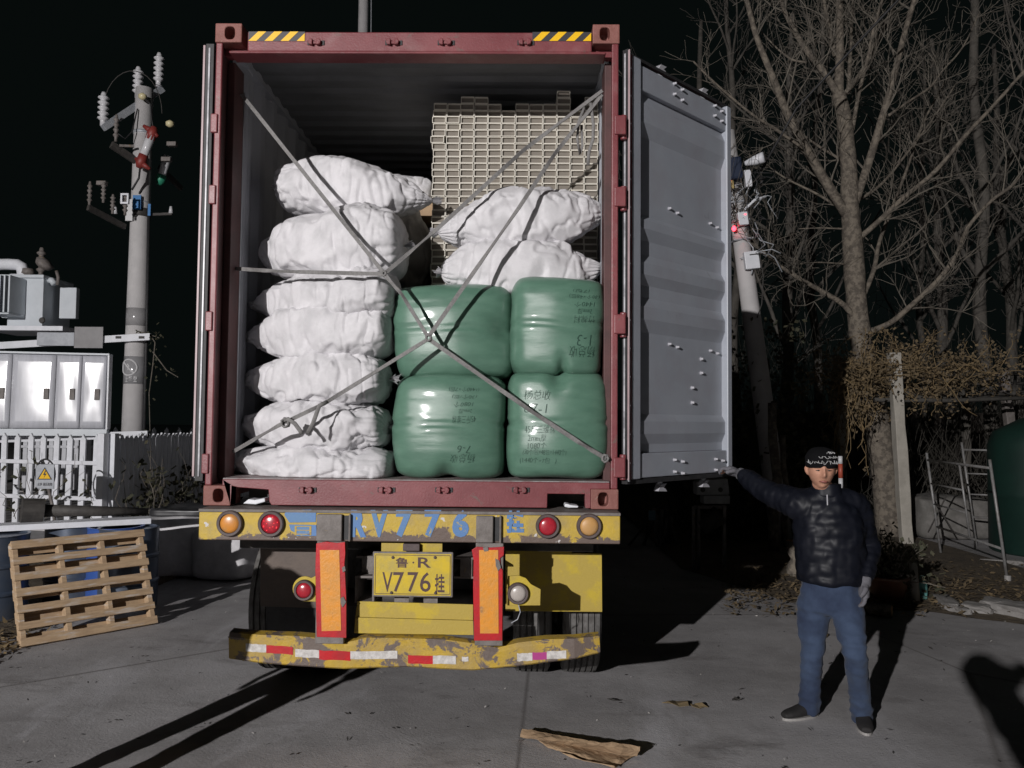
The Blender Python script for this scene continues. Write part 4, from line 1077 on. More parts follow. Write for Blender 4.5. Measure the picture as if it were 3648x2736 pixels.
s2 = strap('strap from the top right wall bar down to the strap crossing', [(1300, 205, 0.22), (1200, 330, 0.12), (1120, 450, 0.02), (926, 727, YS - 0.004)], w=0.012)
s3 = strap('strap running from the top right wall bar to the small knot', [(1301, 196, 0.22), (1130, 325, 0.15), (935, 503, 0.10), (832, 590, YS + 0.014)], w=0.012)
strap('level strap from the left wall bar to the small knot', [(506, 580, 0.24), (600, 586, 0.05), (829, 592, YS + 0.02)], w=0.0115)
s4 = strap('strap from the crossing down to the lower left wall bar', [(924, 733, YS), (700, 872, YS), (600, 920, YS - 0.01), (503, 976, 0.2)], w=0.0115)
s5 = strap('strap from the crossing down to the lower right wall bar', [(927, 733, YS), (1150, 890, YS), (1250, 955, YS), (1309, 991, -.02)], w=0.0125)
knot(s2, at(926, 730, YS), 0.018, 2); knot(s1, at(830, 591, YS + 0.02), 0.014, 3); knot(s4, at(617, 913, YS - 0.012), 0.026, 4); knot(s5, at(1307, 990, -.02), 0.022, 5)
def tail(parent, pts, w=0.012):
    P = [at(*p) for p in pts]; m = MB(); m.tube(P, w, 8, sq=0.25, up=(0, 0, 1)); m.build('loose_tail', M_strap, parent, smooth=True)
tail(s4, [(612, 908, YS - 0.02), (622, 905, YS - 0.035), (637, 915, YS - 0.03), (648, 930, YS - 0.02), (652, 938, YS - 0.015)])
tail(s4, [(706, 868, YS - 0.012), (690, 876, YS - 0.03), (683, 895, YS - 0.03), (676, 915, YS - 0.02), (664, 936, YS - 0.015)])
tail(s3, [(1262, 232, 0.2), (1250, 262, 0.2), (1247, 300, 0.2), (1253, 334, 0.2), (1258, 316, 0.21), (1256, 270, 0.21)], 0.008)
tail(s3, [(1276, 222, 0.2), (1282, 270, 0.2), (1281, 300, 0.2), (1272, 330, 0.2), (1270, 356, 0.2)], 0.010)

# ================================================================== LEFT: SUBSTATION BEHIND THE FENCE
YPOLE = 10.0
def X(x, y, Y=YPOLE): return at(x, y, Y)
pole_x = X(300, 600).x
pole = thing('utility_pole', (pole_x, YPOLE, 0), 'pale concrete power pole with crossarms, insulators and red fuse covers behind the picket fence', 'pole')
ptop = X(300, 192).z
m = MB(); m.tube([(pole_x - 0.03, YPOLE, 0), (pole_x, YPOLE, ptop)], [0.205, 0.155], 28); m.build('shaft', M_concrete_pole, pole, smooth=True)
def band(y0, y1, mat, extra=0.004, name='pole_band'):
    za, zb_ = X(300, y1).z, X(300, y0).z; f = lambda z: 0.205 + (0.155 - 0.205) * z / ptop + extra
    o = MB().lathe([(f(za), 0), (f(zb_), zb_ - za)], (pole_x - 0.03 * (1 - za / ptop), YPOLE, za), 28).build(name, mat, pole, smooth=True); return o
M_film = pbr('clear_film', (0.34, 0.335, 0.34), 0.12, col2=(0.30, 0.295, 0.30), scale=5, coat=0.6)
M_signgrey = pbr('sign_film_grey', (0.30, 0.30, 0.31), 0.15, coat=0.5)
band(667, 705, M_film); sg = band(771, 830, M_signgrey, 0.005, 'climbing_ban_sign')
# ban sign ring, bar and characters bent round the pole
def onpole(pts_list, mat, name):
    m = MB()
    for pts in pts_list:
        Q = []
        for x, y in pts:
            p = X(x, y); zz = p.z; f = 0.205 - 0.05 * zz / ptop + 0.008; cx = pole_x - 0.03 * (1 - zz / ptop)
            dx = max(-f * 0.98, min(f * 0.98, p.x - cx)); Q.append((cx + dx, YPOLE - math.sqrt(f * f - dx * dx), zz))
        m.tube(Q, 0.014, 5)
    return m.build(name, mat, sg)
M_signwh = pbr('sign_white', (0.62, 0.62, 0.63), 0.4)
onpole([arc(288, 795, 17, 0, 360, 28)], M_signwh, 'ban_ring'); onpole([[(276, 784), (282, 790), (288, 796), (294, 802), (300, 807)]], M_signwh, 'ban_bar')
onpole([[(286, 788), (290, 792), (288, 800)]], M_signwh, 'climber_mark')
k_ = S / F_PX * (YPOLE - CAM.y)
for i, ch in enumerate('禁止攀登'):
    p = X(274 + i * 9.5, 820); f = 0.205 - 0.05 * p.z / ptop + 0.010; dx = p.x - pole_x
    lettering('sign_character', ch, 0.1, (p.x, YPOLE - math.sqrt(max(f * f - dx * dx, 0.001)) - 0.004, p.z), M_signwh, sg, w=8 * k_, h=12 * k_, bold=0.012, normal=(dx, -math.sqrt(max(f * f - dx * dx, 0.001)), 0))
band(285, 291, M_galv, 0.012); band(452, 470, M_dark, 0.008); band(437, 440, M_galv, 0.01)
# insulators
def insul(base, h, r=0.075, sheds=5, mat=None, axis=(0, 0, 1), parent=None):
    prof = [(r * .5, 0), (r * .5, h * .14)]
    for k in range(sheds):
        z = h * (0.16 + 0.76 * k / sheds); dz = h * 0.76 / sheds
        prof += [(r * .55, z), (r, z + dz * .35), (r, z + dz * .5), (r * .55, z + dz * .75)]
    prof += [(r * .5, h * .93), (r * .35, h)]
    return MB().lathe(prof, base, 14, axis).build('insulator', mat or M_porc, parent or pole, smooth=True)
def bar(a, b, w, mat, name, parent, Y=YPOLE, d=0.06, ya=0, yb=0):
    """a steel bar between two view points lying at depth Y"""
    A, B = X(*a, Y + ya), X(*b, Y + yb); t = (B - A).normalized(); up = Vector((0, 0, 1)) if abs(t.z) < 0.9 else Vector((1, 0, 0))
    sd = t.cross(up).normalized(); up = sd.cross(t)
    vs = [A + up * w * i + sd * d * j for i in (-.5, .5) for j in (-.5, .5)] + [B + up * w * i + sd * d * j for i in (-.5, .5) for j in (-.5, .5)]
    return MB().add(vs, [(0, 1, 3, 2), (4, 6, 7, 5), (0, 4, 5, 1), (2, 3, 7, 6), (0, 2, 6, 4), (1, 5, 7, 3)]).build(name, mat, parent, bevel=0.004)
bar((223, 276), (350, 192), 0.12, M_galv, 'crossarm', pole, ya=-0.55, yb=0.35, d=0.10)
for (x, y, Y, s) in ((222, 272, YPOLE - .55, 0.62), (297, 212, YPOLE, 0.60), (342, 187, YPOLE + .3, 0.66)): insul(X(x, y, Y), s, 0.095)
bar((240, 312), (297, 350), 0.13, M_dark, 'side_bracket', pole, ya=-0.5, yb=-0.1); insul(X(250, 306, YPOLE - .5), 0.5, 0.05, 4, M_greysteel)
bar((258, 315), (290, 316), 0.045, M_greysteel, 'fuse_stub', pole, ya=-0.4, yb=-0.3, d=0.04)
M_fusered = pbr('red_silicone', (0.24, 0.035, 0.028), 0.5, col2=(0.19, 0.03, 0.026), scale=20); M_fusegreen = pbr('green_silicone', (0.03, 0.25, 0.15), 0.5)
def fuse(p0, p1, cap, Y):
    A, B = X(*p0, Y), X(*p1, Y); d = (B - A)
    tb = MB().tube([A + d * .12, B - d * .12], [0.085, 0.07], 12).build('fuse_tube', M_porc, pole, smooth=True)
    if cap == 'r':
        for q, s in ((A, 1), (B, -1)):
            c = MB(); n_ = d.normalized() * s; sdv = Vector((n_.z, 0, -n_.x))
            c.tube([q - n_ * .10, q, q + n_ * .16], [0.05, 0.095, 0.085], 8); c.tube([q, q + sdv * .20 - n_ * .05], [0.07, 0.03], 8); c.tube([q, q - sdv * .12 + n_ * .05], [0.06, 0.03], 8); c.build('fuse_cover', M_fusered, pole, smooth=True)
    else:
        MB().tube([B - d * .22, B - d * .02, B + d * .12], [0.085, 0.09, 0.04], 10).build('fuse_cover', M_fusegreen, pole, smooth=True)
    return tb
fuse((330, 285), (304, 352), 'r', YPOLE - 0.35); fuse((364, 330), (346, 392), 'g', YPOLE + 0.3)
for (x, y) in ((308, 209), (367, 268)): MB().lathe([(0.02, -.06), (0.07, -.03), (0.075, .03), (0.02, .07)], X(x, y, YPOLE - .3), 12).build('pin_insulator', pbr('cream_porcelain', (0.62, 0.55, 0.33), 0.3), pole, smooth=True)
bar((190, 448), (270, 490), 0.10, M_dark, 'side_bracket', pole, ya=-0.9, yb=-0.15); bar((344, 360), (392, 408), 0.10, M_dark, 'side_bracket', pole, ya=0.6, yb=1.2)
bar((318, 464), (372, 462), 0.05, M_dark, 'side_bracket', pole, d=0.04)
for x, y, h in ((193, 445, .45), (223, 438, .38), (243, 462, .36), (270, 465, .4)): insul(X(x, y, YPOLE - .5), h, 0.045, 4, M_greysteel)
for x, y in ((221, 412), (372, 330), (360, 362)): MB().box(*[q for q in (X(x - 8, y, YPOLE - .4).x, X(x + 12, y, YPOLE - .4).x, YPOLE - .5, YPOLE - .4, X(x, y + 4, YPOLE).z, X(x, y - 5, YPOLE).z)]).build('switch_contact', M_greysteel, pole, bevel=0.01)
def frame_loop(x0, x1, y0, y1, Y, mat, name, t=0.035):
    a, b = X(x0, y0, Y), X(x1, y1, Y); m = MB()
    m.box(a.x, b.x, Y, Y + .05, a.z - t, a.z); m.box(a.x, b.x, Y, Y + .05, b.z, b.z + t); m.box(a.x, a.x + t, Y, Y + .05, b.z + t, a.z - t); m.box(b.x - t, b.x, Y, Y + .05, b.z + t, a.z - t)
    return m.build(name, mat, pole, bevel=0.006)
frame_loop(260, 277, 417, 440, YPOLE - .6, M_white, 'bracket_loop')
for x, y in ((369, 457), (249, 458)): MB().lathe([(0.04, 0), (0.025, .13)], X(x, y + 4, YPOLE), 10).build('pin_insulator', M_porc, pole, smooth=True)
M_bluetape = pbr('blue_tape', (0.03, 0.17, 0.42), 0.5); M_yel_tape = pbr('yellow_cable_mark', (0.30, 0.22, 0.03), 0.5)
p = X(306, 440); MB().box(p.x - .06, p.x + .09, YPOLE - .22, YPOLE - .19, p.z - .16, p.z + .1).build('blue_tag', M_bluetape, pole)
p = X(327, 455); MB().box(p.x - .02, p.x + .03, YPOLE - .1, YPOLE - .08, p.z - .12, p.z + .1).build('blue_tag', M_bluetape, pole)
p = X(295, 460); MB().box(p.x - .1, p.x + .03, YPOLE - .215, YPOLE - .185, p.z - .2, p.z + .2).build('number_plate', M_signwh, pole)
# down cable with yellow marks
cx_ = pole_x + 0.20
MB().tube([(cx_ - .03, YPOLE - .05, ptop * .72), (cx_ + .0, YPOLE - .05, 3.2), (cx_ + .01, YPOLE - .05, 0.05)], 0.028, 8).build('down_cable', M_black, pole, smooth=True)
for z in (): MB().cyl((cx_ + .006, YPOLE - .05, z), (cx_ + .006, YPOLE - .05, z + .07), 0.031, n=8).build('cable_mark', M_yel_tape, pole)
MB().tube([X(250, 285, YPOLE - .5), X(270, 300, YPOLE - .4), X(285, 285, YPOLE - .3), X(297, 235, YPOLE - .2)], 0.013, 6).build('jumper_wire', M_black, pole, smooth=True)
MB().tube([X(310, 210, YPOLE - .3), X(325, 225, YPOLE - .3), X(328, 260, YPOLE - .35), X(332, 280, YPOLE - .35)], 0.013, 6).build('jumper_wire', M_black, pole, smooth=True)
MB().tube([X(303, 360, YPOLE - .35), X(300, 385, YPOLE - .35), X(285, 410, YPOLE - .4)], 0.02, 6).build('jumper_wire', M_black, pole, smooth=True)
arcp = [X(222 + 128 * (1 - math.cos(t)) / 2, 245 - 92 * math.sin(t), YPOLE - .4) for t in np.linspace(0, math.pi, 16)]
MB().tube(arcp, 0.008, 5).build('jumper_wire', M_dark, pole, smooth=True)
# dry climber hanging at the upper beam
def vine(name, paths, r, leafn, spread, label, parent=None, mat=None, leafmat=None, seed=1, leaf=0.05):
    rr = random.Random(seed); m = MB()
    for pth in paths: m.tube(pth, [r * (1 - .5 * i / len(pth)) for i in range(len(pth))], 5)
    st = m.build('stems', mat or M_twig, parent, kind='stuff')
    lf = MB()
    for k in range(leafn):
        pth = rr.choice(paths); i = rr.randrange(len(pth) - 1); c = Vector(pth[i]).lerp(Vector(pth[i + 1]), rr.random()) + Vector([rr.gauss(0, spread) for _ in range(3)])
        a = Vector([rr.gauss(0, 1) for _ in range(3)]).normalized() * leaf * rr.uniform(.5, 1.2); b = Vector([rr.gauss(0, 1) for _ in range(3)]).normalized() * leaf * .5
        lf.add([c, c + a * .5 + b, c + a, c + a * .5 - b], [(0, 1, 2, 3)])
    if leafn: lf.build('leaves', leafmat, parent, kind='stuff')
    return st
M_dryleaf = pbr('dry_leaf', (0.20, 0.145, 0.075), 0.9, col2=(0.13, 0.10, 0.055), scale=12)
M_darkleaf = pbr('dark_leaf', (0.045, 0.05, 0.03), 0.85, col2=(0.07, 0.062, 0.035), scale=9)
cl = thing('climbing_vine', (pole_x + .3, YPOLE - .3, 0), 'withered climber on the concrete pole at the steel beams', 'vine')
vine('v', [[X(322, 720, 9.8), X(335, 740, 9.8), X(330, 790, 9.8), X(322, 850, 9.8), X(324, 930, 9.8), X(324, 1000, 9.8)], [X(300, 716, 9.8), X(320, 722, 9.8), X(345, 730, 9.8)], [X(330, 760, 9.8), X(360, 800, 9.8), X(385, 815, 9.8)]], 0.010, 70, 0.07, '', cl, leafmat=M_darkleaf, seed=3, leaf=0.07)

# ---- steel platform between two poles with the transformer on it
plat = thing('transformer_platform', (pole_x - 3.2, YPOLE - .2, 0), 'white steel platform beams bolted across the power poles', 'platform')
def hbeam(xl, xr, yl, yr, hpx, Y, name, mat=M_white):
    h = hpx * S / F_PX * (Y - CAM.y); A, B = X(xl, yl, Y), X(xr, yr, Y)
    m = MB(); d = 0.07
    vs = []
    for P_ in (A, B):
        for (yy, zz) in ((0, h / 2), (0, -h / 2), (d, -h / 2), (d, -h / 2 + .012), (.012, -h / 2 + .012), (.012, h / 2 - .012), (d, h / 2 - .012), (d, h / 2)): vs.append(P_ + Vector((0, yy, zz)))
    fs = [(j, (j + 1) % 8, 8 + (j + 1) % 8, 8 + j) for j in range(8)] + [tuple(range(8)), tuple(range(15, 7, -1))]
    m.add(vs, fs); return m.build(name, mat, plat)
Yb = YPOLE - 0.30
hbeam(-400, 323, 770, 727, 15, Yb, 'upper_beam'); hbeam(-400, 318, 962, 938, 15, Yb, 'lower_beam')
for yy in (727, 938):
    for xx in (255, 305):
        a = X(xx - 5, yy + 2, Yb - .004); MB().box(a.x, a.x + .10, Yb - .012, Yb - .002, a.z - .02, a.z + .025).build('bolt_slot', M_dark, plat)
P2 = (pole_x - 6.3, YPOLE)
MB().tube([(P2[0], P2[1], 0), (P2[0], P2[1], ptop)], [0.205, 0.155], 24).build('far_post', M_concrete_pole, plat, smooth=True)
for xl, xr, yt_, yb_ in ((81, 160, 718, 747), (162, 222, 706, 752)):
    a, b = X(xl, yt_, Yb - .05), X(xr, yb_, Yb - .05); MB().box(a.x, b.x, Yb - .06, Yb - .05, b.z, a.z).build('blank_sign', M_film if xl > 100 else M_galv, plat)
a, b = X(32, 707, Yb - .1), X(182, 712, Yb - .1)
MB().box(X(-30, 707, Yb).x, X(142, 707, Yb).x, Yb - .1, Yb + .9, X(60, 715, Yb).z, X(60, 705, Yb).z).build('deck_channel', M_white, plat, bevel=0.005)
tf = thing('transformer', (X(75, 690).x, YPOLE, X(75, 703, Yb).z), 'grey finned oil transformer with white elbow pipe on the platform', 'transformer')
zt0, zt1 = X(75, 703, Yb).z, X(75, 598, Yb).z
xl, xr = X(14, 650, YPOLE).x, X(106, 650, YPOLE).x
MB().box(X(28, 650).x, X(103, 650).x, YPOLE - .15, YPOLE + .75, zt0, zt1).build('tank', M_transf, tf, bevel=0.01)
MB().box(X(12, 650).x, X(106, 650).x, YPOLE - .2, YPOLE + .8, zt1 + .001, zt1 + .06).build('lid', M_transf, tf, bevel=0.008)
fx0, fx1 = X(24, 650).x, X(66, 650).x
for i in range(5):
    x = X(23 + i * 10, 650).x
    MB().box(x, x + 0.03, YPOLE - .62, YPOLE - .151, X(75, 684).z, X(75, 607).z).build('cooling_fin', M_transf, tf, bevel=0.004)
MB().box(X(21, 650).x, X(66, 650).x, YPOLE - .62, YPOLE - .151, X(75, 688).z, X(75, 685).z).build('fin_rail', M_transf, tf)
for xa, xb, dy in ((-2, 12, 0.1), (116, 150, 0.2)):
    a, b = X(xa, 617), X(xb, 685); MB().box(a.x, b.x, YPOLE + dy, YPOLE + dy + .12, b.z, a.z).build('radiator_panel', M_transf, tf, bevel=0.01)
MB().tube([X(104, 605), X(112, 606), X(118, 614)], 0.06, 10).build('radiator_pipe', M_transf, tf, smooth=True)
MB().tube([X(-60, 572, YPOLE), X(20, 571, YPOLE), X(38, 572, YPOLE), X(47, 577, YPOLE), X(50, 588, YPOLE), X(50, 600, YPOLE)], 0.105, 16).build('conservator_pipe', M_white, tf, smooth=True)
MB().tube([X(18, 625), X(19, 600), X(24, 597), X(48, 597)], 0.05, 10).build('oil_pipe', M_white, tf, smooth=True)
insul(X(88, 598), 0.55, 0.08, 4, M_greysteel, parent=tf)
MB().lathe([(0.03, 0), (0.14, .05), (0.17, .14), (0.05, .2)], X(88, 580), 12, (0.6, 0, 0.8)).build('bushing_cap', M_greysteel, tf, smooth=True)
MB().lathe([(0.05, 0), (0.12, .05), (0.1, .14)], X(60, 597), 12).build('filler_cap', M_greysteel, tf, smooth=True)
MB().tube([X(122, 585), X(126, 600), X(124, 616)], 0.03, 8).build('vent_pipe', M_greysteel, tf, smooth=True)
MB().lathe([(0.06, 0), (0.05, .02)], X(91, 692, YPOLE - .152), 12, (0, -1, 0)).build('drain_plug', M_dark, tf)

# ---- metering cabinet: brushed steel doors turned towards the yard light
cabY = YPOLE - 0.42
cab = thing('switch_cabinet', (X(60, 935).x, cabY, X(60, 930, cabY).z), 'shiny steel switch cabinet with four narrow doors glaring in the floodlight', 'cabinet')
A0 = X(229, 925, cabY); zc0, zc1 = X(200, 927, cabY).z, X(200, 768, cabY).z
cd = Vector((-math.cos(math.radians(12.5)), -math.sin(math.radians(12.5)), 0)); cn = Vector((-cd.y, cd.x, 0)); cn = Vector((math.sin(math.radians(12.5)), -math.cos(math.radians(12.5)), 0))
TC = Matrix(((cd.x, cn.x, 0, A0.x), (cd.y, cn.y, 0, A0.y), (0, 0, 1, 0), (0, 0, 0, 1)))
kx = S / F_PX * (cabY - CAM.y) / math.cos(math.radians(12.5)) * 1.04
Wc = 3.2
MB().box(0.01, Wc, -0.16, -0.045, zc0, zc1, TC).build('carcass', M_white, cab, bevel=0.006)
MB().box(-0.03, Wc, -0.18, 0.05, zc1 + .001, zc1 + .035, TC).build('canopy', M_transf, cab, bevel=0.004)
MB().box(-0.01, Wc, -0.18, 0.0, zc0 - .12, zc0 - .001, TC).build('plinth', M_transf, cab)
edges = [0.02, 0.43, 0.85, 1.56, 2.27, 2.9]
for i in range(len(edges) - 1):
    u0, u1 = edges[i] + .006, edges[i + 1] - .006; m = MB(); nu_, nz_ = 8, 10; vs = []; fs = []
    for a in range(nu_ + 1):
        for b in range(nz_ + 1):
            s, t = a / nu_, b / nz_
            bulge = 0.012 * math.sin(math.pi * s) * math.sin(math.pi * t) + 0.0035 * noise.noise((s * 3 + i * 5, t * 4, 0))
            vs.append(TC @ Vector((u0 + (u1 - u0) * s, 0.030 - 0.055 * t + bulge, zc0 + .012 + (zc1 - zc0 - .024) * t)))
    for a in range(nu_):
        for b in range(nz_): fs.append((a * (nz_ + 1) + b, a * (nz_ + 1) + b + 1, (a + 1) * (nz_ + 1) + b + 1, (a + 1) * (nz_ + 1) + b))
    m.add(vs, fs); dr = m.build('door', M_steelcab, cab, smooth=True); sd = dr.modifiers.new('s', 'SOLIDIFY'); sd.thickness = 0.02; sd.offset = 0
    hu = u0 + 0.09 if i < 5 else u0
    MB().box(hu, hu + .085, 0.026, 0.045, zc0 + .52, zc0 + .72, TC).build('handle', M_greysteel, dr, bevel=0.006)
    if i == 2: MB().box(u0 + .28, u0 + .40, 0.024, 0.03, zc0 + .16, zc0 + .25, TC).build('label_plate', M_galv, dr)
MB().box(-0.028, -0.002, -0.17, 0.04, zc0, zc1, TC).build('end_panel', M_white, cab)

# ---- white picket fence
def picket_mesh(w, h, th):
    m = MB()
    m.prism([(-w / 2, 0), (w / 2, 0), (w / 2, h - .05), (w * .3, h - .03), (0, h + .02), (-w * .3, h - .03), (-w / 2, h - .05)], 0, th); me = m.mesh('picket'); me.materials.append(M_white); return me
fc = Vector((-5.96, 7.94, 0))
def fence(label, p0, p1, n, h, name='picket_fence', post_end=True):
    f = thing(name, p0, label, 'fence'); d = (p1 - p0); L = d.length; t = d.normalized(); ang = math.atan2(t.y, t.x)
    me = picket_mesh(0.10, h, 0.03)
    for i in range(n):
        o = bpy.data.objects.new('picket', me); C.objects.link(o); o.parent = f; o.location = t * (L * (i + .6) / n) + Vector((0, 0, .06 + random.uniform(-.01, .01))); o.rotation_euler = (0, random.uniform(-.012, .012), ang)
        WO[o] = WO[f]
    R = Matrix.Translation(p0) @ Matrix.Rotation(ang, 4, 'Z')
    for z in (0.50, 1.06): MB().box(0.02, L, 0.032, 0.075, z, z + .06, R).build('rail', M_white, f)
    MB().box(-0.06, 0.06, -0.02, 0.10, 0, h + .10, R).build('post', M_white, f, bevel=0.006)
    MB().box(0, L, 0.03, 0.12, 0, 0.05, R).build('base_kerb', M_concrete_pole, f)
    return f
fence('white picket fence facing the yard below the steel cabinet', fc, Vector((-11.5, 9.1, 0)), 23, 1.46)
fence('white picket fence running back beside the concrete pole, its shaded side towards the truck', fc + Vector((.12, .1, 0)), Vector((-5.50, 14.5, 0)), 46, 1.46)
fence('rear picket fence closing the substation behind the concrete pole', Vector((-4.2, 15.0, 0)), Vector((-11.5, 14.6, 0)), 24, 1.5)
vn = thing('climbing_vine', (fc.x, fc.y - .1, 0), 'dead vine tangled on the picket fence corner post', 'vine')
rv = random.Random(8)
paths = []
for k in range(26):
    x = fc.x + rv.uniform(-1.6, .9); y = fc.y - .08 + max(0, (x - fc.x)) * 2.0; z = rv.uniform(0, .4); pth = []
    for s in range(7): pth.append(Vector((x, y, z))); x += rv.gauss(0, .09); y += rv.gauss(0, .05); z += rv.uniform(.05, .26)
    paths.append(pth)
vine('v', paths[:12], 0.006, 80, 0.06, '', vn, leafmat=M_darkleaf, seed=5, leaf=0.11)
hedge = thing('creeper', (-5.6, 10.5, 0), 'dark creeper growing over the shaded fence beside the pole', 'creeper')
paths = []
for k in range(60):
    x = -5.70 + rv.uniform(-.1, .3); y = rv.uniform(8.0, 13.0); z = 0; pth = []
    for s in range(7): pth.append(Vector((x, y, z))); x += rv.gauss(0, .05); y += rv.gauss(0, .12); z += rv.uniform(.05, .24)
    paths.append(pth)
vine('v', paths, 0.008, 650, 0.09, '', hedge, leafmat=M_darkleaf, seed=6, leaf=0.13)

# ---- warning sign on a stake
Ysg = 6.6
sgn = thing('warning_sign', (at(122, 1150, Ysg).x, Ysg, 0), 'grey high-voltage warning sign with yellow triangle on a stake', 'sign')
MB().tube([Vector((at(124, 1150, Ysg).x, Ysg, 0)), at(115, 1100, Ysg), at(104, 1052, Ysg)], 0.022, 8).build('stake', M_greysteel, sgn, smooth=True)
ps = at(98, 1027, Ysg); k_ = S / F_PX * (Ysg - CAM.y)
pts = [(78, 1012), (80, 1006), (86, 1003), (118, 1003), (117, 1056), (84, 1056), (78, 1052)]
brd = MB().prism([(at(x, y, Ysg - .03).x, at(x, y, Ysg - .03).z) for x, y in pts], Ysg - .04, Ysg - .025).build('board', M_galv, sgn, bevel=0.003)
def flat(pts, Y, mat, name, parent): return MB().prism([(at(x, y, Y).x, at(x, y, Y).z) for x, y in pts], Y - .003, Y).build(name, mat, parent)
flat([(80, 1036), (97, 1009), (113, 1036)], Ysg - .0405, M_hazK, 'triangle_border', brd); flat([(84, 1034), (97, 1013), (109, 1034)], Ysg - .044, M_hazY, 'triangle', brd)
flat([(98, 1016), (93, 1026), (97, 1026), (94, 1033), (101, 1023), (97, 1023), (100, 1016)], Ysg - .0475, M_hazK, 'bolt_symbol', brd)
lettering('sign_characters', '止步 高压危险', 0.1, at(97, 1046, Ysg - .045), M_hazK, brd, w=32 * k_, h=7 * k_, bold=0.01)
rg = [at(98 + 21 * math.cos(t), 1024 + 32 * math.sin(t), Ysg + .05) for t in np.linspace(0, 6.283, 30)]
MB().tube(rg, 0.012, 6).build('hoop', M_black, sgn, smooth=True)

# ---- pallet leaning on drums
pal = thing('wooden_pallet', gnd(35, 1405), 'wooden slatted pallet standing on edge, dusted white along its right side', 'pallet')
B0, B1 = gnd(48, 1403), gnd(340, 1350)
B1 = B0 + (B1 - B0).normalized() * 1.05
ux = (B1 - B0).normalized(); back = Vector((-ux.y, ux.x, 0)); lean = 0.42
hp = 1.02
uz = (Vector((0, 0, 1)) * math.cos(lean) + back * math.sin(lean)); un = ux.cross(uz)
if un.y > 0: un = -un
TP = Matrix(((ux.x, un.x, uz.x, B0.x), (ux.y, un.y, uz.y, B0.y), (ux.z, un.z, uz.z, B0.z + .02), (0, 0, 0, 1)))
Wp, Hp = 1.05, 0.86
for i in range(4):
    u = [0, .335, .665, 1.0][i] * (Wp - .04)
    o = MB().box(u, u + .04, -0.10, -0.0185, 0, Hp, TP).build('stringer', M_wood, pal, bevel=0.003)
for i in range(7):
    z = i * (Hp - .07) / 6; j = random.uniform(-.006, .006)
    M2 = TP @ Matrix.Rotation(random.uniform(-.008, .008), 4, 'Y')
    MB().box(-.01 + j, Wp + .01 + j, -0.018, 0.0, z, z + .060 + random.uniform(-.006, .008), M2).build('slat', M_wood, pal, bevel=0.003)
for i in range(5):
    z = .02 + i * (Hp - .12) / 4
    MB().box(0, Wp, -0.119, -0.101, z, z + .09, TP).build('rear_slat', M_wood, pal, bevel=0.003)
M_drum = pbr('blue_grey_drum', (0.085, 0.115, 0.17), 0.32, metal=0.5, col2=(0.12, 0.14, 0.18), scale=5, wear=(0.2, 0.17, 0.15), wear_at=(0.66, 0.7), bump=0.05)
M_bluepl = pbr('blue_plastic', (0.035, 0.085, 0.30), 0.4)
def drum(c, r, h, mat, label, name='steel_drum'):
    prof = [(r * .97, 0), (r, .01), (r, h * .3), (r + .012, h * .32), (r + .012, h * .345), (r, h * .365), (r, h * .62), (r + .012, h * .64), (r + .012, h * .665), (r, h * .685), (r, h - .012), (r + .006, h - .008), (r + .006, h), (r - .02, h), (r - .025, h - .02), (.02, h - .02)]
    o = shade_auto(MB().lathe(prof, c, 40).build(name, mat, label=label, cat='drum')); origin_to(o, c); return o
dz = 0.76
drum(gnd(-22, 1338), 0.29, dz, M_drum, 'shiny blue-grey steel drum with ribs, beside the pallet')
drum(gnd(-22, 1338) + Vector((0.80, 0.62, 0)), 0.25, dz, M_bluepl, 'blue plastic drum showing through the pallet slats', 'plastic_drum')
drum(Vector((-3.74, 3.2, 0)), 0.27, dz, M_drum, 'second steel drum added deep behind the pallet to shade the bulk bags')  # extra drum, added only to cast shadow on the bulk bags
drum(Vector((-3.14, 3.05, 0)), 0.27, dz, M_drum, 'steel drum added behind the pallet to shade the bulk bags')  # another added shadow caster for the bulk bags
zpl = dz + .001
pA, pB = gnd(-22, 1338) + Vector((-.6, -.10, 0)), gnd(-22, 1338) + Vector((1.02, 0.86, 0))
tt = (pB - pA).normalized(); R = Matrix.Translation(pA + Vector((0, 0, zpl))) @ Matrix.Rotation(math.atan2(tt.y, tt.x), 4, 'Z')
MB().box(0, (pB - pA).length, -0.10, 0.14, 0, 0.055, R).build('plank', M_white, bevel=0.004, label='long white beam laid across the drums', cat='beam')
rol = thing('roller_shaft', (pA.x + 1, pA.y + .3, zpl + .2), 'black greasy roller shaft with a thick drum end lying on the white beam', 'roller')
q0 = pA + tt * .70 + Vector((0, .1, zpl + .17))
q1 = pA + tt * 1.75 + Vector((0.0, .25, zpl + .09))
dq = (q1 - q0).normalized()
MB().tube([q0 + dq * .02, q0 + dq * .2], 0.115, 20).build('drum_end', M_dark, rol, smooth=False); MB().tube([q0 + dq * .201, q0 + dq * .7, q1], [0.06, 0.05, 0.035], 14).build('shaft', M_dark, rol, smooth=True)
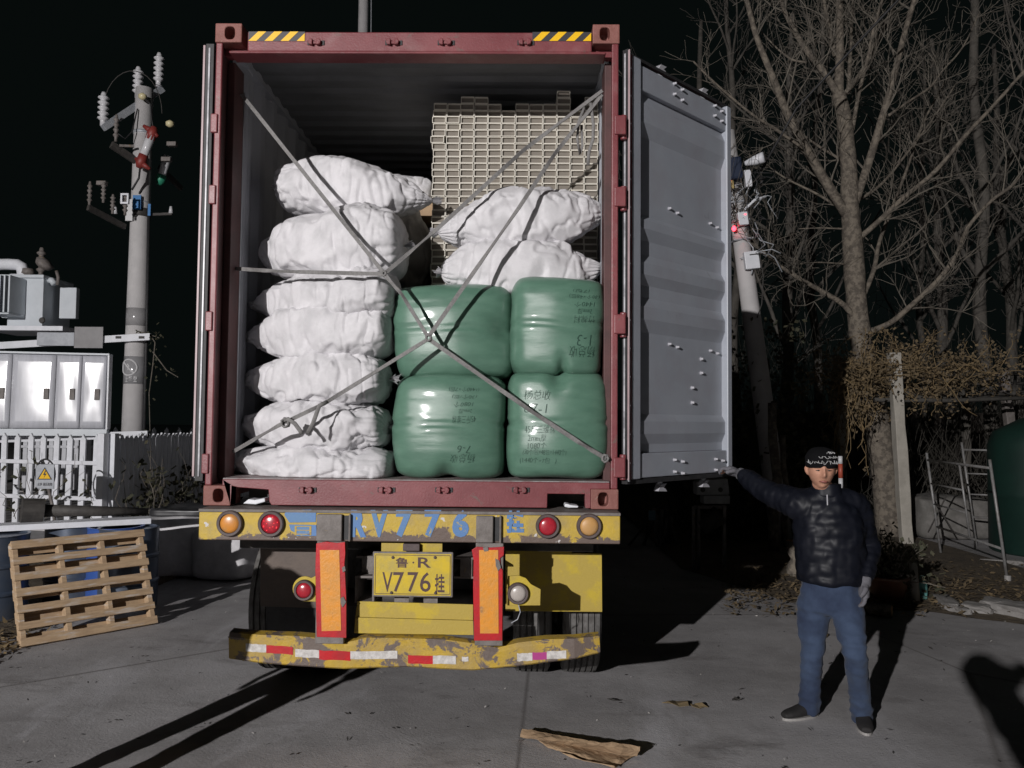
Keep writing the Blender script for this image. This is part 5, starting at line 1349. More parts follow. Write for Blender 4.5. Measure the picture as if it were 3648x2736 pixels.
# ---- bulk bags in the shade
def bulk(c, w, d, h, seed, label, rot=0.0):
    bm = bmesh.new(); bmesh.ops.create_cube(bm, size=2.0); bmesh.ops.subdivide_edges(bm, edges=bm.edges[:], cuts=24, use_grid_fill=True)
    P = np.array([v.co[:] for v in bm.verts]); n = 7.0; P = P / (np.sum(np.abs(P) ** n, axis=1) ** (1 / n))[:, None]
    V = P * np.array([w / 2, d / 2, h / 2]); nn_ = P ** 5; nn_ /= np.linalg.norm(nn_, axis=1)[:, None] + 1e-9
    V = V + nn_ * (crease(V, seed, 12, 1.5, 5) * .05 * (1 + (P[:, 2] > .8) * 1.0))[:, None]; V[:, 2] = np.maximum(V[:, 2], -h / 2) + h / 2
    for v, q in zip(bm.verts, V): v.co = q
    me = bpy.data.meshes.new('bulk_bag'); bm.to_mesh(me); bm.free(); o = link_mesh('bulk_bag', me, M_sack, None, True); o.location = c; o.rotation_euler = (0, 0, rot); WO[o] = Vector(c)
    return tag(o, label, 'bag', 'bulk bags beside the trailer')
bulk(Vector((at(398, 1160, 4.7).x, 4.75, 0)), 1.0, 0.95, 0.70, 31, 'white bulk bag with loose black sheeting on its top beside the trailer', 0.2)
bulk(Vector((at(497, 1160, 4.5).x, 4.6, 0)), 0.66, 0.8, 0.60, 32, 'smaller white bulk bag next to the trailer wheels', -0.1)
M_sheet = pbr('black_sheeting', (0.03, 0.03, 0.033), 0.35)
o = bulk(Vector((at(405, 1160, 4.7).x, 4.75, 0.685)), 0.72, 0.66, 0.09, 33, 'crumpled black plastic sheet on the bulk bag'); o.data.materials[0] = M_sheet; o['category'] = 'sheet'; o.name = 'plastic_sheet'; del o['group']
# second pole far behind the container
px_, pY = at(785, 30, 14.5).x, 14.5
fp = thing('utility_pole', (px_, pY, 0), 'distant pale pole rising behind the container roof', 'pole')
MB().tube([(px_, pY, 0), (px_, pY, 15)], [0.15, 0.115], 18).build('shaft', M_concrete_pole, fp, smooth=True)
MB().tube([(px_ + .22, pY, 9), (px_ + .16, pY, 15)], 0.012, 5).build('stay_wire', M_galv, fp)

# ================================================================== RIGHT: LEANING POLE, TREES, ARBOUR
YQ = 7.6
lp0, lp1 = at(1700, 1235, YQ), at(1560, 210, YQ)
lp0.z = 0; lp0 = at(1697, 1230, YQ); base = lp0 - (lp1 - lp0) * (lp0.z / (lp1.z - lp0.z))
dp0 = (lp1 - lp0).normalized()
lpole = thing('utility_pole', (base.x, YQ, 0), 'leaning concrete pole hung with meter boxes, cables and red lights beside the open door', 'pole')
top_ = base + dp0 * ((at(1572, 285, YQ).z) / dp0.z)
MB().tube([base, top_], [0.165, 0.115], 22).build('shaft', M_concrete_pole, lpole, smooth=True)
dpl = (top_ - base).normalized()
def onlp(y, dx=0.0, dy=-0.2):
    z = at(1600, y, YQ).z; p = base + dpl * ((z) / dpl.z); return p + Vector((dx, dy, 0))
def bxat(p, w, d, h, name, mat, par=lpole, rot=-0.12, bev=0.01):
    return MB().box(-w / 2, w / 2, -d / 2, d / 2, -h / 2, h / 2, Matrix.Translation(p) @ Matrix.Rotation(rot, 4, 'Y')).build(name, mat, par, bevel=bev)
bx1 = bxat(onlp(568, .05), .22, .1, .27, 'meter_box', M_white); bxat(onlp(556, .12, -.26), .2, .02, .012, 'box_seam', M_dark, bx1, bev=0)
bxat(onlp(480, -.0), .15, .1, .2, 'junction_box', M_white); bxat(onlp(395, .16), .1, .1, .26, 'junction_box', M_white); bxat(onlp(404, -.12), .1, .08, .22, 'yellow_box', pbr('old_yellow', (.42, .33, .14), .6))
bxat(onlp(375, -.05), .26, .2, .35, 'cable_bundle', pbr('dark_blue_cable', (.02, .03, .06), .5), bev=.04)
rq = random.Random(4)
for k in range(26):
    y = rq.uniform(340, 520); p = onlp(y, rq.uniform(-.15, .25), -.2); pts = [p]
    for s in range(7): p = p + Vector((rq.gauss(0, .1), rq.gauss(0, .03), rq.gauss(-.04, .1))); pts.append(p)
    MB().tube(pts, rq.uniform(.007, .014), 6).build('cable', M_black if k % 3 else M_galv, lpole, smooth=True)
for y, dx in ((476, .03), (506, -.16), (404, -.14)):
    MB().lathe([(.02, 0), (.035, .03), (.02, .07)], onlp(y, dx, -.22), 10).build('red_light', M_redled, lpole, smooth=True)
c0 = onlp(360, .28, -.3); MB().tube([c0 + Vector((-.16, 0, -.05)), c0, c0 + Vector((.10, -.1, .02))], [.03, .075, .08], 14).build('yard_camera', M_white, lpole, smooth=True)
MB().tube([onlp(460, .05), onlp(440, .22), onlp(432, .4)], .022, 8).build('bracket_arm', M_white, lpole, smooth=True)
for k in range(3): bxat(onlp(440 + k * 40, 0, 0), .30, .30, .03, 'pole_clamp', M_galv)
MB().tube([onlp(420, .05), onlp(520, .17), onlp(600, .2), onlp(660, .12), onlp(690, .02)], .008, 6).build('cable', M_dark, lpole, smooth=True)
# cable strung from the pole up across the trees
o = MB().tube([at(1612, 425, YQ), at(1720, 235, YQ - .3), at(1790, 160, YQ - .6), at(1940, 0, YQ - 1.2), at(2080, -150, YQ - 2)], .018, 6).build('overhead_cable', M_black, smooth=True, label='black twisted cable strung from the leaning pole across the bare tree', cat='cable')

# ---- trees
class TreeB:
    def __init__(s, seed): s.r = random.Random(seed); s.main = MB(); s.tw = MB()
    def limb(s, pts, r0, r1, n=9, mb=None):
        P = [Vector(p) for p in pts]; out = []
        for i in range(len(P) - 1):
            for k in range(4):
                t = k / 4; a = P[max(i - 1, 0)]; b, c = P[i], P[i + 1]; d = P[min(i + 2, len(P) - 1)]
                out.append(0.5 * ((2 * b) + (c - a) * t + (2 * a - 5 * b + 4 * c - d) * t * t + (3 * b - a - 3 * c + d) * t ** 3))
        out.append(P[-1]); N = len(out)
        R = [r0 + (r1 - r0) * (i / (N - 1)) for i in range(N)]
        (mb or s.main).tube(out, [q * s.r.uniform(.95, 1.06) for q in R], n); return out, R
    def twigs(s, path, R, dens, L, depth, up=0.35, rmin=.005, ymul=1.0):
        N = len(path); tot = sum((path[i + 1] - path[i]).length for i in range(N - 1)); cnt = int(dens * tot + s.r.random())
        for _ in range(cnt):
            i = s.r.randrange(max(1, int(N * .12)), N); p = path[i]; t = (path[min(i + 1, N - 1)] - path[max(i - 1, 0)]).normalized()
            a = Vector([s.r.gauss(0, 1) for _ in range(3)]); a.y *= ymul; a = (a - t * a.dot(t)).normalized()
            d = (a * s.r.uniform(.6, 1.1) + t * s.r.uniform(.3, .9) + Vector((0, 0, up))).normalized()
            l = L * s.r.uniform(.4, 1.15); q = p.copy(); pts = [q.copy()]; ns = 5
            for k in range(ns):
                d = (d + Vector([s.r.gauss(0, .16) for _ in range(3)]) + Vector((0, 0, .05))).normalized(); q = q + d * l / ns; pts.append(q.copy())
            r0 = min(R[i] * .5, .004 + .010 * l)
            s.tw.tube(pts, [max(r0 * (1 - .75 * k / ns), rmin) for k in range(ns + 1)], 4 if depth else 3, cap=False)
            if depth: s.twigs(pts, [r0] * len(pts), dens * 1.5, L * .55, depth - 1, up, rmin, ymul)
    def finish(s, name, loc, label, group=None, bark=None, twig=None):
        t = thing(name, loc, label, 'tree', group); s.main.build('trunk', bark or M_bark, t, smooth=True)
        s.tw.build('crown', twig or M_twig, t, kind='stuff'); return t
TY = 8.3
def tp(cx, cy, dy=0.0): return at(1546 + .402 * cx, .402 * cy, TY + dy)
T = TreeB(21)
troot = Vector((at(1925, 1140, TY).x, TY, 0))
trunk_pts = [troot - Vector((0, 0, .05)), at(1908, 1000, TY), at(1893, 900, TY), at(1866, 770, TY), tp(760, 1659), tp(735, 1300), tp(722, 1130), tp(715, 900), tp(690, 640), tp(660, 500)]
pt, Rt = T.limb(trunk_pts, .21, .105, 16)
limbs = [([(660, 520), (668, 250), (664, 0), (655, -300)], .085, .03, 0.1, .3), ([(700, 1150), (580, 960), (480, 790), (380, 600), (300, 400), (220, 200), (165, 0), (90, -250)], .085, .03, 0, -.9),
 ([(655, 510), (590, 400), (480, 260), (400, 120), (345, 0), (290, -180)], .06, .03, 0, .6), ([(745, 1100), (830, 850), (910, 580), (960, 400), (1010, 200), (1070, 0), (1160, -240)], .072, .03, 0, -.5),
 ([(700, 500), (790, 380), (870, 220), (950, 50), (1010, -150)], .05, .022, .1, .8), ([(760, 1290), (880, 1185), (1000, 1070), (1180, 920), (1350, 720), (1500, 560), (1650, 390), (1800, 220)], .045, .02, 0, -1.0),
 ([(790, 1600), (850, 1450), (880, 1300), (950, 1110), (1020, 930), (1120, 650), (1240, 430)], .042, .014, 0, .9), ([(800, 1790), (930, 1740), (1030, 1660), (1180, 1520), (1290, 1380), (1350, 1230), (1480, 1080), (1600, 990), (1680, 860)], .05, .02, 0, -.8),
 ([(690, 1120), (640, 1100), (540, 1040), (380, 960), (290, 900)], .03, .010, 0, .7), ([(470, 800), (330, 700), (190, 610), (0, 450), (-120, 330)], .030, .012, -.3, -.9), ([(700, 870), (660, 850), (560, 790), (490, 740), (430, 690)], .028, .012, 0, .4),
 ([(760, 1740), (690, 1640), (560, 1560), (440, 1490), (320, 1410), (180, 1280), (100, 1190)], .05, .014, 0, -.8), ([(735, 700), (770, 500), (820, 300), (850, 150), (895, 0), (930, -150)], .035, .016, 0, -.4),
 ([(930, 620), (1030, 550), (1150, 470), (1220, 380), (1330, 250), (1420, 60)], .022, .010, -.2, .5), ([(490, 335), (410, 320), (330, 260), (245, 170)], .022, .010, .2, .6), ([(690, 1230), (560, 1225), (440, 1230)], .016, .006, 0, .3), ([(700, 1420), (560, 1410), (440, 1420)], .016, .006, 0, -.3),
 ([(760, 1080), (900, 980), (1060, 780), (1180, 620), (1290, 450)], .028, .010, .1, .8), ([(640, 300), (610, 150), (580, 0), (560, -150)], .04, .02, .2, .9), ([(715, 470), (725, 250), (735, 60), (745, -150)], .035, .018, .2, 1.0)]
T.twigs(pt[10:], Rt[10:], 1.6, .8, 1)
for pts, r0, r1, dy0, dy1 in limbs:
    n = len(pts); P = [tp(x, y, dy0 + (dy1 - dy0) * i / (n - 1)) for i, (x, y) in enumerate(pts)]
    path, R = T.limb(P, r0, r1, 8)
    T.twigs(path, R, 5.0 if r0 > .04 else 6.0, 1.15 if r0 > .03 else .8, 1, ymul=.8, rmin=.0035)
T.finish('bare_tree', troot, 'big bare pale-barked tree with spreading limbs behind the vine arbour')
def generic_tree(seed, h, r, twl, dens):
    G = TreeB(seed); rr = G.r; p = Vector((0, 0, -.05)); pts = []
    for k in range(8): pts.append(p.copy()); p = p + Vector((rr.gauss(0, .12), rr.gauss(0, .12), h / 7))
    path, R = G.limb(pts, r, r * .3, 10); G.twigs(path[6:], R[6:], dens * .6, twl, 1, rmin=.006)
    for k in range(11):
        i = rr.randrange(9, len(path) - 2); a = rr.uniform(0, 6.28); d = Vector((math.cos(a), math.sin(a), rr.uniform(.7, 1.4))).normalized(); l = rr.uniform(1.6, 3.4); q = path[i].copy(); lp = [q.copy()]
        for s_ in range(5): d = (d + Vector((rr.gauss(0, .12), rr.gauss(0, .12), .1))).normalized(); q = q + d * l / 5; lp.append(q.copy())
        b, Rb = G.limb(lp, R[i] * .5, .012, 6); G.twigs(b, Rb, dens, twl * .7, 1, rmin=.006)
    return G
srcs = [generic_tree(31, 11, .16, 1.2, 3.2), generic_tree(32, 12.5, .13, 1.1, 3.4)]
spots = [(2052, 13.5, 0, 'slim grey tree left of the stout one beyond the arbour', .95), (2151, 11.5, 1, 'straight stout grey trunk rising beyond the arbour roof', 1.15), (1690, 12.0, 0, 'forked grey tree in the thicket behind the leaning pole', .9), (1985, 17.0, 1, 'thin far trunk between the big tree and the slim grey one', .9), (2205, 15.0, 0, 'far grey tree beside the stout trunk, over the tank', 1.0), (1600, 15.5, 1, 'far bare tree showing over the open door', 1.1), (1480, 19.0, 0, 'far bare tree whose twigs show over the container roof', 1.2), (1760, 15.5, 1, 'slender far tree between the leaning pole and the big tree', 1.0), (2330, 12.5, 0, 'bare tree standing beyond the green tank', 1.1)]
made = {}
for i, (xd, Y, k, lab, sc) in enumerate(spots):
    loc = Vector((at(xd, 908, Y).x, Y, 0))
    if k not in made:
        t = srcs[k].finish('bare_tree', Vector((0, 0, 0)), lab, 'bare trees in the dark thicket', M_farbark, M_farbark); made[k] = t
    else:
        t = copy_tree(made[k]); t['label'] = lab
    t.location = loc; t.rotation_euler = (0, 0, i * 1.7); t.scale = (sc, sc, sc * 1.05)
# undergrowth: tangled stems nobody could count
U = MB(); ru = random.Random(77)
for k in range(1500):
    Y = ru.uniform(8.6, 18); xd = ru.uniform(1450, 2330); x = at(xd, 908, Y).x; z = 0; p = Vector((x, Y, 0)); d = Vector((ru.gauss(0, .35), ru.gauss(0, .3), 1)).normalized(); l = ru.uniform(.8, 4.6) * (1.0 if Y > 9.5 else .5); pts = [p.copy()]
    for s_ in range(5): d = (d + Vector((ru.gauss(0, .28), ru.gauss(0, .2), .05))).normalized(); p = p + d * l / 5; pts.append(p.copy())
    U.tube(pts, [.010 * (1 - .14 * q) for q in range(6)], 3, cap=False)
U.build('undergrowth', pbr('undergrowth_stems', (.06, .055, .045), .9, col2=(.04, .036, .03), scale=6), kind='stuff', label='dark tangle of bare stems behind the arbour', cat='undergrowth')
LV = MB()
for k in range(9000):
    Y = ru.uniform(7.4, 10.5); xd = ru.uniform(1480, 1790); z = abs(ru.gauss(0, 1.0)) * (1.35 if xd < 1740 else .7); c = Vector((at(xd, 908, Y).x, Y, min(z, 3.4)))
    a = Vector([ru.gauss(0, 1) for _ in range(3)]).normalized() * .09; b = Vector([ru.gauss(0, 1) for _ in range(3)]).normalized() * .045
    LV.add([c, c + a * .5 + b, c + a, c + a * .5 - b], [(0, 1, 2, 3)])
LV.build('hedge', M_darkleaf, kind='stuff', label='dark leafy hedge mass behind the man and the open door', cat='hedge')
# a dark boundary wall closing the lot behind the thicket
o = MB().box(-2.0, 30, 21.0, 21.25, 0, 2.2).build('boundary_wall', pbr('dark_brick_wall', (.055, .045, .038), .9, col2=(.04, .034, .03), scale=4), label='dark boundary wall behind the thicket', cat='wall')
# broken stumps and pruned trunks in the hedge
def stump(x, y0, y1, Y, r, label, cut=True, lean=0.05):
    a = at(x, y0, Y); a.z = 0; b = at(x - 4, y1, Y)
    t = thing('tree_stump', a, label, 'stump', 'pruned trunks in the hedge'); mid = a.lerp(b, .5) + Vector((lean, 0, 0))
    m = MB(); m.tube([a, a.lerp(b, .25), mid, a.lerp(b, .75), b], [r * 1.15, r, r * .95, r * .9, r * .85], 12); m.build('trunk', M_bark, t, smooth=True)
    if cut: MB().lathe([(r * .84, 0), (r * .8, .004)], b, 12).build('cut_face', pbr('cut_wood', (.42, .19, .07), .8), t)
    return t
stump(1716, 1215, 1168, 4.9, .085, 'sawn stump with fresh orange cut behind the man')
stump(1672, 1200, 870, 6.6, .07, 'pale patchy trunk in the hedge nearest the door edge', False, .06); stump(1695, 1200, 940, 7.0, .045, 'thin patchy stem in the hedge beside the pale trunk', False)

# ---- arbour
arb = thing('vine_arbour', (at(1945, 1168, 7.4).x, 7.4, 0), 'rough arbour of concrete posts and dark poles roofed with dry vines', 'arbour')
M_post = pbr('rough_concrete_post', (.40, .375, .33), .85, col2=(.33, .31, .27), scale=5, wear=(.14, .125, .11), wear_at=(.66, .70), wear_scale=14, bump=.5, bump_scale=18)
def cpost(x0, y0, x1, y1, Y, w, mat=M_post):
    a, b = at(x0, y0, Y), at(x1, y1, Y); a = a - (b - a) * (a.z / (b.z - a.z)); m = MB(); vs = []
    for k in range(9):
        p = a.lerp(b, k / 8)
        for sx, sy in ((-1, -1), (1, -1), (1, 1), (-1, 1)): vs.append(p + Vector((sx * w / 2 + random.uniform(-.008, .008), sy * w / 2 + random.uniform(-.008, .008), 0)))
    fs = [(k * 4 + j, k * 4 + (j + 1) % 4, k * 4 + 4 + (j + 1) % 4, k * 4 + 4 + j) for k in range(8) for j in range(4)] + [(3, 2, 1, 0), (32, 33, 34, 35)]
    m.add(vs, fs); return m.build('post', mat, arb, bevel=.012)
cpost(1957, 1168, 1931, 762, 7.4, .155); cpost(2212, 1200, 2168, 800, 8.6, .13, M_greysteel)
cpost(1822, 1110, 1815, 800, 9.6, .12); cpost(2090, 1100, 2085, 800, 10.4, .12, M_farbark)
M_pole = pbr('weathered_pole', (.075, .07, .062), .9, col2=(.05, .047, .042), scale=8)
ra_ = random.Random(9)
for k in range(8):
    Y = 7.5 + k * .45; yy = 862 - k * 7
    a, b = at(1800 + ra_.uniform(-30, 30), yy, Y), at(2290, yy - ra_.uniform(-6, 22), Y); mid = a.lerp(b, .5) + Vector((0, 0, ra_.uniform(-.05, .03)))
    MB().tube([a, mid, b], [.035, .032, .026], 8).build('roof_pole', M_pole, arb, smooth=True)
for xd in (1850, 1960, 2080, 2190):
    a, b = at(xd, 850, 7.4), at(xd + ra_.uniform(-8, 8), 812, 11.0); MB().tube([a, b], [.03, .028], 8).build('cross_pole', M_pole, arb, smooth=True)
av = thing('climbing_vine', (at(1870, 830, 7.3).x, 7.3, 0), 'straw-coloured dry vine heaped on the arbour roof with hanging stems', 'vine')
paths = []; rv = random.Random(13)
for k in range(150):
    t = rv.random() ** 1.3; xd = 1800 + 350 * t; p = at(xd, 806 + rv.uniform(-32, 34) * (1 - .55 * t), 7.3 + rv.uniform(-.1, .8)); pth = [p.copy()]; d = Vector((rv.gauss(0, 1), rv.gauss(0, .3), rv.gauss(-.1, .5))).normalized()
    for s_ in range(6): d = (d + Vector([rv.gauss(0, .35) for _ in range(3)])).normalized(); p = p + d * .13; pth.append(p.copy())
    paths.append(pth)
hang = []
for k in range(46):
    xd = rv.choice((rv.uniform(1795, 1890), rv.uniform(1800, 1850), rv.uniform(1950, 2020))); p = at(xd, 840 + rv.uniform(-20, 20), 7.25 + rv.uniform(-.05, .3)); L = rv.uniform(.3, 1.25) if xd < 1900 else rv.uniform(.1, .45); pth = [p.copy()]
    for s_ in range(8): p = p + Vector((rv.gauss(0, .035), rv.gauss(0, .025), -L / 8)); pth.append(p.copy())
    hang.append(pth)
M_straw = pbr('straw_vine', (.235, .165, .080), .9, col2=(.15, .11, .062), scale=7); M_strawleaf = pbr('straw_leaf', (.18, .130, .070), .9, col2=(.105, .08, .048), scale=5)
vine('v', paths, .007, 5200, .075, '', av, mat=M_straw, leafmat=M_strawleaf, seed=14, leaf=.055)
vine('v', hang, .007, 160, .03, '', av, mat=M_straw, leafmat=M_strawleaf, seed=15, leaf=.06)

# ---- scaffold frames
M_scaff = pbr('dull_scaffold_steel', (.28, .28, .28), .5, metal=.3, col2=(.2, .19, .18), scale=12)
def scaff(label, pa, pb, h, Y0, tilt):
    """pa,pb: ground points of the two legs"""
    f = thing('scaffold_frame', pa, label, 'scaffold'); lean = Vector((tilt, 0, 0)); r = .017
    L0, L1 = (pa, pa + lean + Vector((0, 0, h))), (pb, pb + lean + Vector((0, 0, h)))
    for L in (L0, L1): MB().tube(list(L), r, 10).build('leg', M_scaff, f, smooth=True)
    for t in (.28, .93): MB().tube([L0[0].lerp(L0[1], t), L1[0].lerp(L1[1], t)], r * .9, 10).build('rail', M_scaff, f, smooth=True)
    m0, m1 = L0[0].lerp(L1[0], .55), L0[1].lerp(L1[1], .55)
    MB().tube([m0.lerp(m1, .28), m0.lerp(m1, .93)], r * .8, 10).build('inner_post', M_scaff, f, smooth=True)
    for t in (.5, .7): MB().tube([L0[0].lerp(L0[1], t), m0.lerp(m1, t)], r * .7, 8).build('rung', M_scaff, f, smooth=True)
    return f, L0, L1
pa, pb = gnd(2033, 1200), gnd(2177, 1262)
f1, *_ = scaff('galvanised scaffold frame standing on the dirt, its foot nearest the stones', pa, pb, 1.42, 0, -.18)
MB().cyl(pb + Vector((0, 0, -.0)), pb + Vector((0, 0, .10)), .035, n=10).build('foot_cap', M_sole, f1)
pa2, pb2 = gnd(2110, 1180), gnd(2240, 1190)
scaff('second scaffold frame behind the first, half hidden by the green tank', pa2, pb2, 1.55, 0, -.2)
for k, (a, b) in enumerate((((2005, 1150), (2060, 1040)), ((2005, 1060), (2060, 1150)))):
    Y = 6.9; MB().tube([at(*a, Y), at(*b, Y)], .012, 6).build('cross_brace', M_dark, f1)
# white bags and rubble behind the frames
bulk(Vector((at(2045, 1100, 8.4).x, 8.4, 0)), 1.2, .8, .66, 41, 'grubby white bulk bag behind the scaffold frames'); bulk(Vector((at(2120, 1100, 8.6).x, 8.7, 0)), .9, .8, .55, 42, 'sagging white bag beside the bulk bag behind the scaffold')
for o in C.objects:
    if o.name.startswith('bulk_bag') and o.location.x > 3: o['group'] = 'white bags behind the scaffold'; o.data.materials[0] = pbr('grubby_sack', (.13, .125, .115), .8, col2=(.20, .19, .18), scale=5)
# green tank at the right
tkY = 6.6; tk = thing('water_tank', (at(2275, 1200, tkY).x, tkY, 0), 'large dark green tank standing beyond the scaffold at the arbour end', 'tank')
cx_ = at(2290, 1100, tkY).x; rad = cx_ - at(2178, 1100, tkY).x; ztk = at(2212, 925, tkY).z
M_tank = pbr('green_tank', (.004, .026, .019), .6, col2=(.003, .020, .015), scale=3)
MB().lathe([(rad * .96, 0), (rad, .03), (rad, ztk * .45), (rad + .02, ztk * .47), (rad, ztk * .5), (rad, ztk * .86), (rad * .9, ztk * .97), (rad * .4, ztk * 1.08), (.05, ztk * 1.1)], (cx_, tkY + .3, 0), 48).build('shell', M_tank, tk, smooth=True)
MB().lathe([(.2, 0), (.2, .06), (.05, .08)], (cx_, tkY + .3, ztk * 1.07), 20).build('lid', M_tank, tk, smooth=True)
# red and white stake behind the man
Yk = 5.6; a, b = at(1818, 1100, Yk), at(1815, 985, Yk); a.z = 0
stk = thing('marker_stake', a, 'red and white marker stake behind the man\'s shoulder', 'stake'); dz_ = (b - a)
M_stred = pbr('stake_red', (.42, .085, .05), .5)
for t0, t1, mt in ((0, .58, M_signwh), (.58, .70, M_stred), (.70, .80, M_signwh), (.80, .93, M_stred), (.93, 1, M_signwh)): MB().tube([a + dz_ * t0, a + dz_ * t1 * .999], .028, 10).build('painted_band', mt, stk, smooth=True)
# flower pot with a bush, small post, cyan bottle, log
pp = gnd(1918, 1300); pot = thing('flower_pot', pp, 'glazed brown flower pot with a small bare bush behind the man', 'pot')
MB().lathe([(.12, 0), (.17, .10), (.20, .22), (.215, .25), (.215, .27), (.19, .27), (.17, .23), (.02, .22)], pp, 28).build('pot', pbr('brown_glaze', (.16, .065, .035), .3, coat=.5), pot, smooth=True)
rb = random.Random(3); paths = []
for k in range(34):
    p = pp + Vector((rb.gauss(0, .06), rb.gauss(0, .06), .22)); d = Vector((rb.gauss(0, .5), rb.gauss(0, .4), 1)).normalized(); pth = [p.copy()]
    for s_ in range(5): d = (d + Vector([rb.gauss(0, .25) for _ in range(3)])).normalized(); p = p + d * .11; pth.append(p.copy())
    paths.append(pth)
vine('v', paths, .006, 900, .05, '', pot, leafmat=M_darkleaf, seed=16, leaf=.06)
pp2 = gnd(1978, 1305); o = MB().tube([pp2, pp2 + Vector((-.02, 0, .42))], [.045, .04], 10).build('short_post', M_post, smooth=True, label='short rough post beside the flower pot', cat='post'); 
pp3 = gnd(1992, 1296); o = shade_auto(MB().lathe([(.045, 0), (.05, .02), (.05, .16), (.02, .22), (.02, .25)], pp3, 16).build('bottle', pbr('pale_cyan', (.22, .55, .52), .4), label='pale turquoise bottle leaning by the short post', cat='bottle'))
la, lb = gnd(1830, 1322), gnd(1926, 1334); lo = thing('log', la, 'sawn log lying on the pavement edge beside the man', 'log')
MB().tube([la + Vector((0, 0, .06)), lb + Vector((0, 0, .06))], .06, 14).build('bark', M_bark, lo, smooth=True); MB().cyl(lb + Vector((.0, 0, .06)), lb + (lb - la).normalized() * .006 + Vector((0, 0, .06)), .054, n=14).build('cut_face', pbr('fresh_cut', (.42, .25, .11), .8), lo)
# broken stones along the verge
M_stone = pbr('grey_stone', (.27, .26, .25), .85, col2=(.20, .19, .18), scale=7, bump=.4, bump_scale=25)
def stone(p, w, d, h, seed, label):
    bm = bmesh.new(); bmesh.ops.create_cube(bm, size=2); bmesh.ops.subdivide_edges(bm, edges=bm.edges[:], cuts=4, use_grid_fill=True)
    for v in bm.verts:
        c = v.co.copy(); c = c / (sum(abs(q) ** 5 for q in c) ** .2); n_ = noise.noise(c * 1.3 + Vector((seed, 0, 0))) * .25; v.co = Vector((c.x * w / 2, c.y * d / 2, c.z * h / 2)) * (1 + n_)
    me = bpy.data.meshes.new('stone'); bm.to_mesh(me); bm.free(); o = link_mesh('stone', me, M_stone); o.location = Vector(p) + Vector((0, 0, h * .42)); o.rotation_euler = (0, 0, seed * 1.3); tag(o, label, 'stone', 'stones along the dirt verge')
for i, (x, y, w, d, h, lab) in enumerate(((2045, 1310, .55, .16, .09, 'long flat pale stone slab at the verge'), (2110, 1322, .26, .2, .09, 'small grey stone right of the long slab'), (2150, 1318, .34, .22, .12, 'blocky grey stone in the middle of the stone row'), (2182, 1328, .5, .24, .12, 'large grey stone at the end of the row by the dark shadow'), (2205, 1322, .3, .2, .1, 'grey stone beyond the large one at the end of the row'), (2080, 1325, .16, .12, .06, 'chip of stone below the long slab'), (2160, 1218, .5, .08, .06, 'pale splintered slab lying on the dirt by the scaffold'))): stone(gnd(x, y), w, d, h, i + 1.0, lab)
# leaf litter
def litter(name, region, n, size, mat, label, seed, zf=.012):
    m = MB(); r_ = random.Random(seed)
    for k in range(n):
        x, y = region(r_); z = zf + r_.random() * .02; c = Vector((x, y, z)); a = r_.uniform(0, 6.28); l = size * r_.uniform(.4, 1.3); e = Vector((math.cos(a), math.sin(a), r_.gauss(0, .25))) * l; f = Vector((-math.sin(a), math.cos(a), r_.gauss(0, .3))) * l * .35
        m.add([c - e * .5, c + f * .5, c + e * .5, c - f * .5], [(0, 1, 2, 3)])
    return m.build(name, mat, kind='stuff', label=label, cat='litter')
def reg_right(r_):
    xd = r_.uniform(1560, 2260); yd = r_.triangular(1215, 1345, 1290); 
    p = gnd(xd, max(yd, 1215)); return p.x, max(p.y, 2.6)
litter('leaf_litter', reg_right, 2600, .075, M_strawleaf, 'dry leaves scattered over the dirt verge', 5, .045)
litter('leaf_litter', lambda r_: (r_.uniform(-4.6, -3.2), r_.triangular(.75, 2.4, 1.3)), 900, .09, M_straw, 'dry grass and straw lying beside the pallet', 6, .03)
litter('yard_grit', lambda r_: (r_.uniform(-5, 6), r_.uniform(-3, 6)), 800, .026, M_tapewh, 'tiny pale scraps scattered over the yard', 7, .002)
litter('yard_grit', lambda r_: (r_.uniform(-5, 6), r_.uniform(-3, 6)), 900, .036, M_dark, 'tiny dark crumbs scattered over the yard', 8, .002)
def leafthing(x, y, s, label, mat=M_dryleaf, seed=0):
    p = gnd(x, y); m = MB(); r_ = random.Random(seed); vs = [p + Vector((math.cos(t) * s * r_.uniform(.6, 1.1), math.sin(t) * s * .6 * r_.uniform(.5, 1.1), r_.uniform(.004, .035))) for t in np.linspace(0, 5.6, 8)] + [p + Vector((0, 0, .012))]
    m.add(vs, [(8, i, (i + 1) % 8) for i in range(8)]); o = m.build('dead_leaf', mat, label=label, cat='leaf'); so = o.modifiers.new('s', 'SOLIDIFY'); so.thickness = .003; origin_to(o, p)
leafthing(1463, 1525, .10, 'large crumpled dead leaf on the yard right of the cardboard', seed=1); leafthing(1508, 1530, .06, 'smaller dead leaf beside the large crumpled one', seed=2); leafthing(1327, 1517, .05, 'dark curled leaf behind the cardboard', M_dark, 3); leafthing(1590, 1516, .04, 'dark curled leaf between the cardboard and the man', M_dark, 4)
leafthing(1775, 1378, .06, 'pale dead leaf between the man\'s legs', M_dryleaf, 5)
